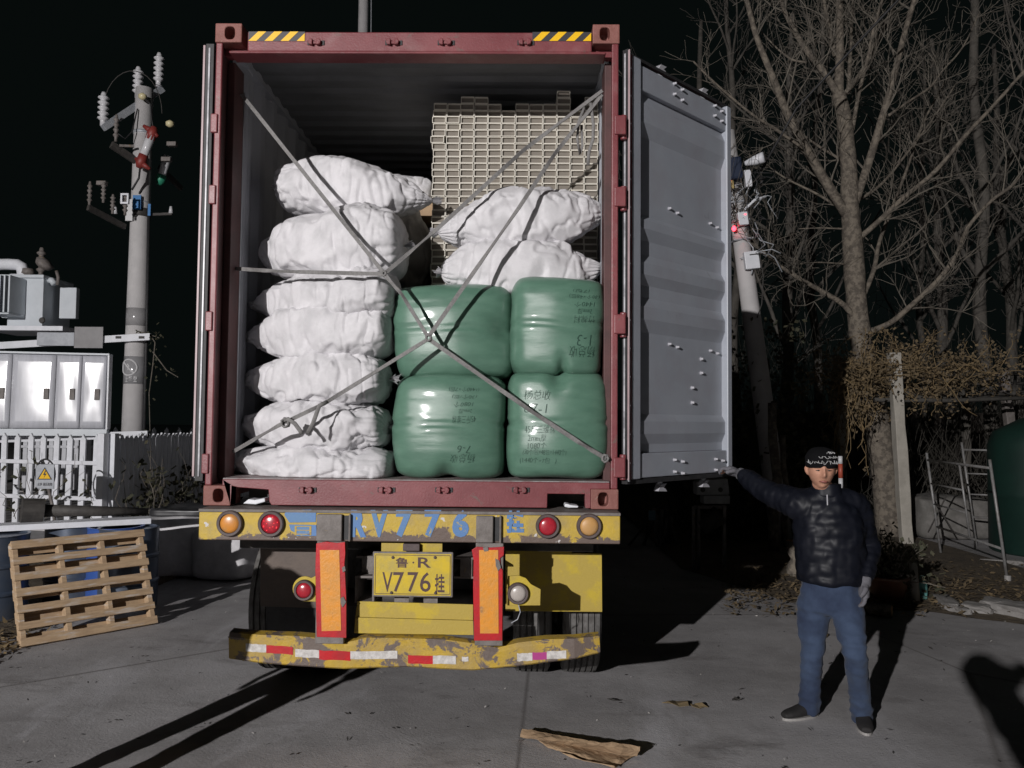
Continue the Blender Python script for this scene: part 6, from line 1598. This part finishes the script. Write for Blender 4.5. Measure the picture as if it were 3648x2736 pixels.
# flattened cardboard on the ground
def card():
    c = thing('cardboard_sheet', gnd(1250, 1620), 'torn brown cardboard sheet lying folded on the yard', 'cardboard')
    def strip(px, nu=18):
        """px: list of rows; each row list of (x,y,z) view points with height"""
        vs, fs = [], []; nr = len(px); nc = len(px[0])
        for r_ in px:
            for (x, y, z) in r_: vs.append(gnd(x, y, z))
        for i in range(nr - 1):
            for j in range(nc - 1): fs.append((i * nc + j, i * nc + j + 1, (i + 1) * nc + j + 1, (i + 1) * nc + j))
        return MB().add(vs, fs)
    a = strip([[(1128, 1574, .05), (1180, 1583, .055), (1240, 1594, .07), (1300, 1604, .075), (1345, 1606, .085), (1384, 1612, .08)],
               [(1124, 1586, .03), (1175, 1595, .05), (1235, 1602, .06), (1300, 1611, .065), (1345, 1618, .07), (1382, 1622, .06)],
               [(1124, 1592, .012), (1172, 1600, .02), (1230, 1610, .02), (1295, 1622, .012), (1340, 1632, .02), (1376, 1634, .02)]])
    b = strip([[(1160, 1598, .012), (1230, 1608, .014), (1296, 1621, .01), (1340, 1630, .012), (1372, 1632, .015)],
               [(1185, 1614, .008), (1245, 1628, .03), (1300, 1636, .008), (1338, 1644, .022), (1352, 1644, .01)],
               [(1212, 1624, .012), (1255, 1640, .006), (1305, 1648, .014), (1332, 1652, .006), (1338, 1652, .005)],
               [(1216, 1628, .03), (1260, 1644, .03), (1305, 1652, .04), (1326, 1657, .03), (1330, 1660, .02)]])
    for q, nm in ((a, 'folded_flap'), (b, 'sheet')):
        o = q.build(nm, M_cardboard, c, smooth=False); s_ = o.modifiers.new('s', 'SOLIDIFY'); s_.thickness = .004; s2 = o.modifiers.new('b', 'SUBSURF'); s2.subdivision_type = 'SIMPLE'; s2.levels = 3; s2.render_levels = 3
        tx = bpy.data.textures.new('crumple', 'CLOUDS'); tx.noise_scale = .07; dm = o.modifiers.new('d', 'DISPLACE'); dm.texture = tx; dm.strength = .022; dm.mid_level = .5
card()
# small machine under the open door
Ym = 5.2; mc = thing('machine', (at(1540, 1180, Ym).x, Ym, 0), 'small machine with a dented grey metal guard on a dark frame under the open door', 'machine')
def mbox(x0, x1, y0, y1, Y, d, mat, nm, bev=.006, par=None): a, b = at(x0, y0, Y), at(x1, y1, Y); return MB().box(a.x, b.x, Y, Y + d, b.z, a.z).build(nm, mat, par or mc, bevel=bev)
gdm = pbr('dented_grey_sheet', (.27, .275, .27), .45, metal=.3, col2=(.2, .2, .2), scale=6, bump=.4, bump_scale=12)
gd = blob(0, 0, Ym, [(1505, 1042), (1516, 1037), (1548, 1036), (1572, 1034), (1576, 1066), (1574, 1069), (1506, 1069)], gdm, 'guard', mc, .22)
for x in (1518, 1556): MB().lathe([(.028, 0), (.03, .006), (.014, .008)], at(x, 1058, Ym), 14, (0, -1, 0)).build('hole_rim', M_dark, gd)
mbox(1520, 1577, 1070, 1089, Ym - .02, .2, gdm, 'tray'); 
for x0, x1, y0, y1 in ((1496, 1502, 1094, 1180), (1507, 1513, 1094, 1180), (1562, 1569, 1092, 1180)): 
    a = at(x0, y0, Ym + .05); b = at(x1, y1, Ym + .05); MB().box(a.x, b.x, Ym + .05, Ym + .10, 0, a.z).build('leg', M_greysteel, mc)
mbox(1500, 1570, 1092, 1100, Ym + .101, .05, M_greysteel, 'crossbar'); 
a, b = at(1515, 1140, Ym + .1), at(1555, 1112, Ym + .1); MB().tube([a, b], [.10, .13], 14).build('motor', M_dark, mc, smooth=True)
Yn = 7.0
jn = thing('scrap_bundle', (at(1425, 1110, Yn).x, Yn, 0), 'bundle of dark scrap with a blue plastic panel behind the trailer corner', 'scrap')
a, b = at(1402, 1103, Yn), at(1416, 1124, Yn); MB().box(a.x, b.x, Yn, Yn + .04, b.z, a.z).build('blue_panel', pbr('pale_blue_plastic', (.18, .32, .42), .4), jn)
rj = random.Random(6)
for k in range(14):
    x = rj.uniform(1395, 1450); p = at(x, rj.uniform(1092, 1120), Yn + rj.uniform(0, .2)); q = Vector((p.x + rj.gauss(0, .12), p.y, 0.0)); MB().tube([p, p.lerp(q, .5) + Vector((rj.gauss(0, .04), 0, 0)), q], rj.uniform(.012, .03), 6).build('scrap_rod', M_greysteel if k % 2 else M_dark, jn)

# ================================================================== PEOPLE
def remeshed(mb, name, voxel, smooth_it=4):
    me = mb.mesh(name); o = bpy.data.objects.new(name, me); C.objects.link(o)
    r = o.modifiers.new('r', 'REMESH'); r.mode = 'VOXEL'; r.voxel_size = voxel
    s = o.modifiers.new('s', 'SMOOTH'); s.iterations = smooth_it; s.factor = .5
    baked(o); me = o.data; bpy.data.objects.remove(o); return me
def wrinkle(me, fn):
    me.update(); N = [v.normal.copy() for v in me.vertices]
    for v, n_ in zip(me.vertices, N): v.co = v.co + n_ * fn(v.co, n_)
    me.update(); return me
def ell_loft(mb, rows, n=28):
    """rows: (centre, right vec scaled, fwd vec scaled)"""
    vs, fs = [], []
    for c, a, b in rows:
        for k in range(n):
            t = 2 * math.pi * k / n; cs, sn = math.cos(t), math.sin(t)
            vs.append(Vector(c) + Vector(a) * math.copysign(abs(cs) ** .85, cs) + Vector(b) * math.copysign(abs(sn) ** .85, sn))
    for i in range(len(rows) - 1):
        for k in range(n): fs.append((i * n + k, i * n + (k + 1) % n, (i + 1) * n + (k + 1) % n, (i + 1) * n + k))
    fs.append(tuple(range(n - 1, -1, -1))); fs.append(tuple(range((len(rows) - 1) * n, len(rows) * n))); mb.add(vs, fs)
def smoothpath(pts, rads, m=5):
    P = [Vector(p) for p in pts]; out, R = [], []
    for i in range(len(P) - 1):
        for k in range(m):
            t = k / m; a = P[max(i - 1, 0)]; b, c = P[i], P[i + 1]; d = P[min(i + 2, len(P) - 1)]
            out.append(0.5 * ((2 * b) + (c - a) * t + (2 * a - 5 * b + 4 * c - d) * t * t + (3 * b - a - 3 * c + d) * t ** 3)); R.append(rads[i] + (rads[i + 1] - rads[i]) * t)
    out.append(P[-1]); R.append(rads[-1]); return out, R
def hand(mb, wrist, d, palm_n, curl, size=1.0, r=1.0, thumb_side=1):
    """wrist point, hand direction, palm normal; five fingers with bends"""
    d = Vector(d).normalized(); pn = Vector(palm_n); pn = (pn - d * pn.dot(d)).normalized(); sd = d.cross(pn) * thumb_side
    w = Vector(wrist); L = .085 * size
    mb.tube([w - d * .03, w + d * .02, w + d * L * .6, w + d * L], [.028 * r, .034 * r, .042 * r, .040 * r], 12, sq=.55, up=sd)
    for i, (off, ln) in enumerate(((.030, .070), (.010, .080), (-.011, .075), (-.030, .058))):
        p = w + d * L * .95 + sd * off * size; pts = [p - d * .02]; dd_ = d.copy(); q = p.copy(); pts.append(q.copy())
        for k in range(3):
            a = curl * (.55 + .25 * k); dd_ = (d * math.cos(a * (k + .6)) + pn * math.sin(a * (k + .6))).normalized(); q = q + dd_ * ln * size * (.44, .32, .24)[k]; pts.append(q.copy())
        mb.tube(pts, [.0105 * r, .0105 * r, .0100 * r, .0090 * r, .0075 * r], 8)
    p = w + d * .022 + sd * .03 * size; q1 = p + (sd * .75 + d * .55 + pn * .25).normalized() * .035 * size; q2 = q1 + (sd * .25 + d * .85 + pn * (.3 + .4 * curl)).normalized() * .030 * size; q3 = q2 + (d * .8 + pn * (.4 + .5 * curl)).normalized() * .024 * size
    mb.tube([p - sd * .01, p, q1, q2, q3], [.014 * r, .0135 * r, .0125 * r, .011 * r, .008 * r], 8)
def head_mesh(c, fwd, up, h=.235):
    """a head with brow, eye sockets, nose, lips, chin and ears"""
    fwd = Vector(fwd).normalized(); up = Vector(up); up = (up - fwd * up.dot(fwd)).normalized(); rt = fwd.cross(up)
    nth, nph = 56, 64; vs, fs = [], []
    H, W, D = h / 2, h * .335, h * .41
    def G(x, z, x0, z0, sx, sz): return math.exp(-((x - x0) / sx) ** 2 - ((z - z0) / sz) ** 2)
    for i in range(nth + 1):
        th = math.pi * i / nth; z = math.cos(th); r0 = math.sin(th)
        for k in range(nph):
            ph = 2 * math.pi * k / nph; x = r0 * math.sin(ph); y = r0 * math.cos(ph)
            jaw = 1 - .28 * max(0, -z) ** 1.4 * (1 if y > -.2 else .6)
            px, py, pz = x * W * jaw, y * D * (1 - .10 * max(0, -z)), z * H
            if y < 0 and z < -.2: py *= 1 - .25 * min(1, (-z - .2))
            if y > 0:
                fx, fz = px / W, pz / H
                f = .030 * G(fx, fz, 0, -.22, .17, .17) + .020 * G(fx, fz, 0, -.02, .10, .22) + .008 * (G(fx, fz, .14, -.27, .10, .08) + G(fx, fz, -.14, -.27, .10, .08))
                f -= .014 * (G(fx, fz, .38, .04, .20, .10) + G(fx, fz, -.38, .04, .20, .10))
                f += .007 * G(fx, fz, 0, .20, .8, .09) + .006 * (G(fx, fz, .5, -.2, .22, .2) + G(fx, fz, -.5, -.2, .22, .2))
                f += .010 * G(fx, fz, 0, -.50, .26, .05) + .010 * G(fx, fz, 0, -.60, .24, .05) - .006 * G(fx, fz, 0, -.552, .28, .022) + .011 * G(fx, fz, 0, -.84, .28, .14) - .006 * G(fx, fz, 0, -.70, .3, .05)
                py += f * (h / .235)
            vs.append(Vector(c) + rt * px + fwd * py + up * pz)
    for i in range(nth):
        for k in range(nph): fs.append((i * nph + k, i * nph + (k + 1) % nph, (i + 1) * nph + (k + 1) % nph, (i + 1) * nph + k))
    m = MB().add(vs, fs)
    for s_ in (-1, 1):
        e = Vector(c) + rt * s_ * W * 1.0 - fwd * .005 - up * H * .05
        m.tube([e - up * .028, e - up * .012 + rt * s_ * .008 - fwd * .004, e + up * .012 + rt * s_ * .013 - fwd * .008, e + up * .030 + rt * s_ * .006 - fwd * .004], [.007, .012, .014, .006], 8, sq=.5, up=fwd)
    return m, (rt, fwd, up, H, W, D)
def person(label, J, hat='beanie', gloves=True, face=True, coat=None, trousers=None, wr=True):
    """J: joints (world): pelvis, chest, neck, head, facing, and L/R hip knee ankle toe shoulder elbow wrist hand dirs. R is the person's own right."""
    F = Vector(J['face']).normalized(); Rt = F.cross(Vector((0, 0, 1))).normalized()
    base = Vector((J['pelvis'].x, J['pelvis'].y, 0))
    coat, trousers = coat or M_jacket, trousers or M_denim
    # -- body: one continuous skinned figure
    b = MB(); hm, (rt, fw, up, H, W, D) = head_mesh(J['head'], J['look'], (0, 0, 1)); b.add(hm.v, hm.f)
    ne = J['neck']; b.tube([ne - Vector((0, 0, .06)), ne, J['head'] - up * H * .62 - fw * .012], [.075, .058, .055], 16)
    pe, ch = J['pelvis'], J['chest']
    ell_loft(b, [(pe - Vector((0, 0, .08)), Rt * .10, F * .07), (pe, Rt * .14, F * .095), (pe.lerp(ch, .5), Rt * .14, F * .10), (ch, Rt * .16, F * .11), (ne - Vector((0, 0, .05)), Rt * .10, F * .07)])
    for s_ in 'LR':
        b.tube(*smoothpath([J['hip' + s_], J['knee' + s_], J['ankle' + s_]], [.060, .042, .032]), 12); tdir = Vector((J['toe' + s_].x - J['ankle' + s_].x, J['toe' + s_].y - J['ankle' + s_].y, 0)).normalized(); a0_ = Vector((J['ankle' + s_].x, J['ankle' + s_].y, .04)); b.tube([J['ankle' + s_], a0_ + Vector((0, 0, .012)), a0_ + tdir * .10], [.034, .030, .018], 10)
        b.tube(*smoothpath([ne + (J['sh' + s_] - ne) * .4, J['sh' + s_], J['el' + s_], J['wr' + s_]], [.06, .055, .040, .026]), 12)
        hand(b, J['wr' + s_], J['hd' + s_], J['pn' + s_], J.get('curl' + s_, .6), thumb_side=J.get('ts' + s_, 1))
    me = remeshed(b, 'person', .0075, 2); root = link_mesh('person', me, M_skin, None, True); tag(root, label, 'person')
    # -- trousers
    t = MB(); hipc = (J['hipL'] + J['hipR']) / 2
    ell_loft(t, [(pe + Vector((0, 0, .13)), Rt * .165, F * .118), (pe + Vector((0, 0, .03)), Rt * .168, F * .124), (hipc - Vector((0, 0, .03)), Rt * .170, F * .128), (hipc - Vector((0, 0, .075)), Rt * .13, F * .095)])
    for s_ in 'LR': t.tube(*smoothpath([J['hip' + s_] + Vector((0, 0, .03)), J['hip' + s_].lerp(J['knee' + s_], .45), J['knee' + s_], J['knee' + s_].lerp(J['ankle' + s_], .55), J['ankle' + s_] - Vector((0, 0, .045))], [.104, .092, .069, .063, .066]), 20)
    me = remeshed(t, 'jeans', .010, 9)
    kn = [J['kneeL'], J['kneeR'], J['ankleL'], J['ankleR'], J['hipL'], J['hipR']]
    def wj(co, n_):
        d = min((co - k).length for k in kn); w = math.exp(-(d / .14) ** 2)
        ph_ = co.z * 85 + 5.5 * noise.noise(co * 5) + co.x * 22; rid = 1 - abs(math.sin(ph_ / 2)); return .013 * w * (rid - .36) + .012 * (abs(noise.noise((co.x * 10 + co.z * 6, co.y * 8, co.z * 4))) - .25) + .004 * noise.noise(co * 22)
    link_mesh('jeans', wrinkle(me, wj), trousers, root, True)
    # -- jacket
    j = MB()
    ell_loft(j, [(pe + Vector((0, 0, .015)), Rt * .190, F * .145), (pe + Vector((0, 0, .06)), Rt * .198, F * .152), (pe.lerp(ch, .45), Rt * .200, F * .152), (ch, Rt * .210, F * .155), (ch.lerp(ne, .6), Rt * .185, F * .125), (ne - Vector((0, 0, .01)), Rt * .105, F * .09), (ne + Vector((0, 0, .035)), Rt * .082, F * .082)])
    for s_ in 'LR': j.tube(*smoothpath([ne + (J['sh' + s_] - ne) * .45 - Vector((0, 0, .03)), J['sh' + s_], J['sh' + s_].lerp(J['el' + s_], .5), J['el' + s_], J['el' + s_].lerp(J['wr' + s_], .6), J['wr' + s_] - Vector(J['hd' + s_]).normalized() * .015], [.10, .098, .088, .078, .066, .050]), 20)
    me = remeshed(j, 'jacket', .011, 4)
    segs = [(J['sh' + s_], J['wr' + s_], J['el' + s_]) for s_ in 'LR']
    def wk(co, n_):
        best = 1e9; tpar = 0
        for a, c_, e in segs:
            for p0, p1, o_ in ((a, e, 0), (e, c_, (e - a).length)):
                ax = p1 - p0; t_ = max(0, min(1, (co - p0).dot(ax) / ax.length_squared)); dd_ = (co - p0 - ax * t_).length
                if dd_ < best: best = dd_; tpar = o_ + t_ * ax.length
        arm = best < .115
        s = tpar / .05 if arm else co.z / .075 + .6 * noise.noise((co.x * 5, co.y * 5, 3))
        s += .35 * noise.noise(co * 7)
        puff = abs(math.sin(math.pi * s)) ** .6 - .6
        return .0055 * puff + .016 * (abs(noise.noise((co.x * 7, co.y * 7, co.z * 11))) - .25) + .008 * noise.noise(co * 12) + .005 * noise.noise((co.x * 30, co.y * 30, co.z * 22))
    link_mesh('jacket', wrinkle(me, wk), coat, root, True)
    # collar
    cm = MB(); ell = []
    for k, (dz_, a, bb) in enumerate(((-.02, .098, .09), (.03, .088, .085), (.062, .086, .084))): ell.append((ne + Vector((0, 0, dz_)) + F * .006, Rt * a, F * bb))
    ell_loft(cm, ell); link_mesh('collar', wrinkle(remeshed(cm, 'collar', .009, 2), lambda c_, n_: .004 * noise.noise(c_ * 20)), coat, root, True)
    zp = MB(); zp.tube([ne + F * .10 + Vector((0, 0, -.0)), ne + F * .125 - Vector((0, 0, .06))], .004, 6); zp.build('zip_pull', M_bolt, root)
    # -- shoes
    for s_ in 'LR':
        a, tt_ = J['ankle' + s_], J['toe' + s_]; a0 = Vector((a.x, a.y, 0)); t0 = Vector((tt_.x, tt_.y, 0)); d = (t0 - a0).normalized(); sd = Vector((-d.y, d.x, 0)); rows = []
        for q, w, h_ in ((-.065, .026, .045), (-.05, .036, .075), (0, .040, .088), (.05, .043, .075), (.11, .048, .055), (.16, .043, .045), (.195, .028, .033)): rows.append((a0 + d * q + Vector((0, 0, h_ / 2 + .012)), sd * w, Vector((0, 0, h_ / 2))))
        sm = MB(); ell_loft(sm, rows, 20); sh = link_mesh('shoe', remeshed(sm, 'shoe', .007, 2), M_shoe, root, True)
        so = MB(); n_ = 24; pts = [a0 + d * (.065 + .135 * math.cos(2 * math.pi * k / n_)) + sd * (.044 + .006 * math.cos(2 * math.pi * k / n_)) * math.sin(2 * math.pi * k / n_) for k in range(n_)]
        so.add([p + Vector((0, 0, .001)) for p in pts] + [p + Vector((0, 0, .016)) for p in pts], [tuple(range(n_ - 1, -1, -1)), tuple(range(n_, 2 * n_))] + [(k, (k + 1) % n_, n_ + (k + 1) % n_, n_ + k) for k in range(n_)]); so.build('sole', M_sole, sh)
    if gloves:
        for s_ in 'LR':
            gm = MB(); hand(gm, J['wr' + s_], J['hd' + s_], J['pn' + s_], J.get('curl' + s_, .6), 1.04, 1.32, J.get('ts' + s_, 1))
            dd_ = Vector(J['hd' + s_]).normalized(); gm.tube([J['wr' + s_] - dd_ * .035, J['wr' + s_] + dd_ * .02], [.044, .040], 14)
            link_mesh('glove', wrinkle(remeshed(gm, 'glove', .0055, 2), lambda c_, n_: .0015 * noise.noise(c_ * 60)), M_glove if s_ == 'L' else M_glove, root, True)
    hc = J['head']
    def hp(x, y, z): return hc + rt * x + fw * y + up * z
    if hat == 'beanie':
        hb = MB(); rows = []
        tilt = (up * .97 + fw * .0).normalized()
        for z, s_ in ((.014, 1.04), (.035, 1.09), (.070, 1.08), (.095, .98), (.115, .80), (.130, .52), (.137, .18)):
            rows.append((hp(0, -.006, z) , rt * W * 1.08 * s_, fw * D * 1.05 * s_))
        ell_loft(hb, rows, 40)
        hm_ = wrinkle(remeshed(hb, 'beanie', .006, 2), lambda c_, n_: .003 * noise.noise(c_ * 30)); ho = link_mesh('beanie', hm_, M_hat, root, True)
        bv = BVHTree.FromPolygons([v.co[:] for v in hm_.vertices], [tuple(p.vertices) for p in hm_.polygons]); off = WO[root]
        rs = random.Random(12)
        for row, z, nl, sz in ((0, .050, 8, .012), (1, .080, 5, .007), (2, .106, 3, .006)):
            a = -1.05
            for q in range(nl):
                pts = []; n0 = 9; ph = rs.random() * 6
                for k in range(n0):
                    t_ = k / (n0 - 1); aa = a + t_ * .26; zz_ = z + sz * (math.sin(t_ * (5 + 3 * (q % 3)) + ph) * .7 + .4 * math.sin(t_ * 13 + ph * 2)); aa += .05 * math.sin(t_ * 9 + ph) + (.012 if row == 0 and k == 4 and q % 3 == 0 else 0)
                    org = hp(math.sin(aa) * .3, math.cos(aa) * .3, zz_); hit = bv.ray_cast(org, (hp(0, 0, zz_) - org).normalized())
                    if hit[0] is not None: pts.append(hit[0] + hit[1] * .0015)
                if len(pts) > 3: MB().tube(pts, .0013, 5).build('script_print', M_hatink, ho)
                a += .27
    else:
        hb = MB(); rows = [(hp(0, -.01, z), rt * W * 1.05 * s_, fw * D * 1.03 * s_) for z, s_ in ((.03, 1.03), (.06, 1.05), (.09, .93), (.112, .68), (.122, .2))]; ell_loft(hb, rows, 32); link_mesh('hair', remeshed(hb, 'hair', .007, 1), M_hair, root, True)
    if face:
        for s_ in (-1, 1):
            e = hp(s_ * W * .38, D * .88, H * .02); MB().tube([e - rt * .016, e + fw * .003 - up * .0012, e + rt * .016], [.001, .0042, .001], 8, sq=.6).build('eye', M_eye, root, smooth=True)
            e = hp(s_ * W * .40, D * .93, H * .155); MB().tube([e - rt * .020 * s_ - up * .001, e + fw * .004 + up * .002, e + rt * .022 * s_ - fw * .006 - up * .002], [.0025, .0034, .0012], 6, sq=.5).build('eyebrow', M_hair, root, smooth=True)
        e = hp(0, D * .955, -H * .55); MB().tube([e - rt * .026 - fw * .008, e - rt * .012 + fw * .001, e + fw * .003, e + rt * .012 + fw * .001, e + rt * .026 - fw * .008], [.0015, .0055, .0062, .0055, .0015], 8, sq=.6).build('lips', M_lip, root, smooth=True)
    return root
V3 = lambda *a: Vector(a)
def z_of(p): return p
aR, aL = gnd(1748, 1548), gnd(1871, 1572)
# the man: own right side is on the picture's left
man = {'pelvis': at(1793, 1262, .26), 'chest': at(1790, 1140, .27), 'neck': at(1784, 1066, .26), 'head': at(1774, 1014, .20), 'face': (-.30, -1, 0), 'look': (-.20, -1, -.04),
       'hipR': at(1758, 1300, .28), 'hipL': at(1825, 1298, .23), 'kneeR': at(1755, 1408, .30), 'kneeL': at(1846, 1406, .06), 'ankleR': Vector((aR.x, aR.y, .075)), 'ankleL': Vector((aL.x, aL.y + .06, .075)),
       'toeR': gnd(1700, 1555), 'toeL': gnd(1876, 1598), 'shR': at(1731, 1092, .30), 'shL': at(1841, 1092, .27), 'elR': at(1658, 1063, .50), 'wrR': at(1600, 1024, .72), 'elL': at(1872, 1180, .30), 'wrL': at(1866, 1258, .16),
       'hdR': (-.85, .35, .28), 'pnR': (0, -.35, -.9), 'curlR': .75, 'tsR': 1, 'hdL': (-.10, -.18, -1), 'pnL': (-.95, .1, .1), 'curlL': .5, 'tsL': -1}
person('man in a black puffer jacket, jeans and lettered beanie pulling at the open door', man)
def standing(x, y, face, arms, hgt=1.68):
    F = Vector((face[0], face[1], 0)).normalized(); Rt = F.cross(V3(0, 0, 1)); k = hgt / 1.68; o = V3(x, y, 0)
    J = {'pelvis': o + V3(0, 0, .93 * k), 'chest': o + V3(0, 0, 1.22 * k), 'neck': o + V3(0, 0, 1.43 * k), 'head': o + F * .03 + V3(0, 0, 1.575 * k), 'face': F, 'look': F}
    for s_, sg_ in (('L', -1), ('R', 1)):
        J['hip' + s_] = o + Rt * sg_ * .09 + V3(0, 0, .86 * k); J['knee' + s_] = o + Rt * sg_ * .13 + V3(0, 0, .47 * k); J['ankle' + s_] = o + Rt * sg_ * .16 + V3(0, 0, .075); J['toe' + s_] = o + Rt * sg_ * .20 + F * .2
        J['sh' + s_] = o + Rt * sg_ * .19 + V3(0, 0, 1.38 * k)
        if arms == 'down': J['el' + s_] = o + Rt * sg_ * .27 + V3(0, 0, 1.10 * k); J['wr' + s_] = o + Rt * sg_ * .25 + F * .08 + V3(0, 0, .86 * k); J['hd' + s_] = V3(0, 0, -1) + F * .2; J['pn' + s_] = -Rt * sg_
        else:
            tgt = arms; J['el' + s_] = o + Rt * sg_ * .44 + F * .12 + V3(0, 0, 1.66 * k); J['wr' + s_] = tgt + Rt * sg_ * .11 - F * .05 - V3(0, 0, .03); J['hd' + s_] = -Rt * sg_ * .6 + F * .5 + V3(0, 0, .5); J['pn' + s_] = F * .8 - Rt * sg_ * .6
        J['curl' + s_] = .5
    return J
# two onlookers behind the camera throw the long shadows: one beside the frame, one holding the phone
person('onlooker in dark clothes standing left of the photographer, facing the truck', standing(-1.95, -1.78, (.5, 1), 'down'), hat='hair', gloves=False, face=False)
PHN = CAM + V3(0.0, -.03, 0)
ph_ = person('photographer in dark clothes holding a phone up with both hands', standing(CAM.x + .05, CAM.y - .30, (.0, 1), PHN, 1.90), hat='hair', gloves=False, face=False)
o = MB().box(CAM.x - .078, CAM.x + .078, CAM.y - .030, CAM.y - .022, CAM.z - .055, CAM.z + .02).build('phone', M_black, bevel=.003, label='black phone held up sideways by the photographer', cat='phone')

# ================================================================== FLOODLIGHT MAST
mast = thing('floodlight_mast', (LAMP.x - .3, LAMP.y - .5, 0), 'steel mast carrying the yard floodlight behind the onlookers', 'floodlight')
MB().tube([(LAMP.x - .3, LAMP.y - .5, 0), (LAMP.x - .3, LAMP.y - .5, 7.6)], [.10, .07], 14).build('mast', M_galv, mast, smooth=True)
aim = (LAMP_AIM - LAMP).normalized(); ra = aim.cross(V3(0, 0, 1)).normalized(); ua = ra.cross(aim)
TL = Matrix(((ra.x, aim.x, ua.x, LAMP.x), (ra.y, aim.y, ua.y, LAMP.y), (ra.z, aim.z, ua.z, LAMP.z), (0, 0, 0, 1)))
MB().box(-.22, .22, -.16, -.11, -.17, .17, TL).build('housing', M_dark, mast, bevel=.01)
MB().box(-.20, .20, -.109, -.105, -.15, .15, TL).build('led_panel', pbr('led_panel', (.9, .9, .9), .3, emit=(1, .97, .95, 30)), mast)
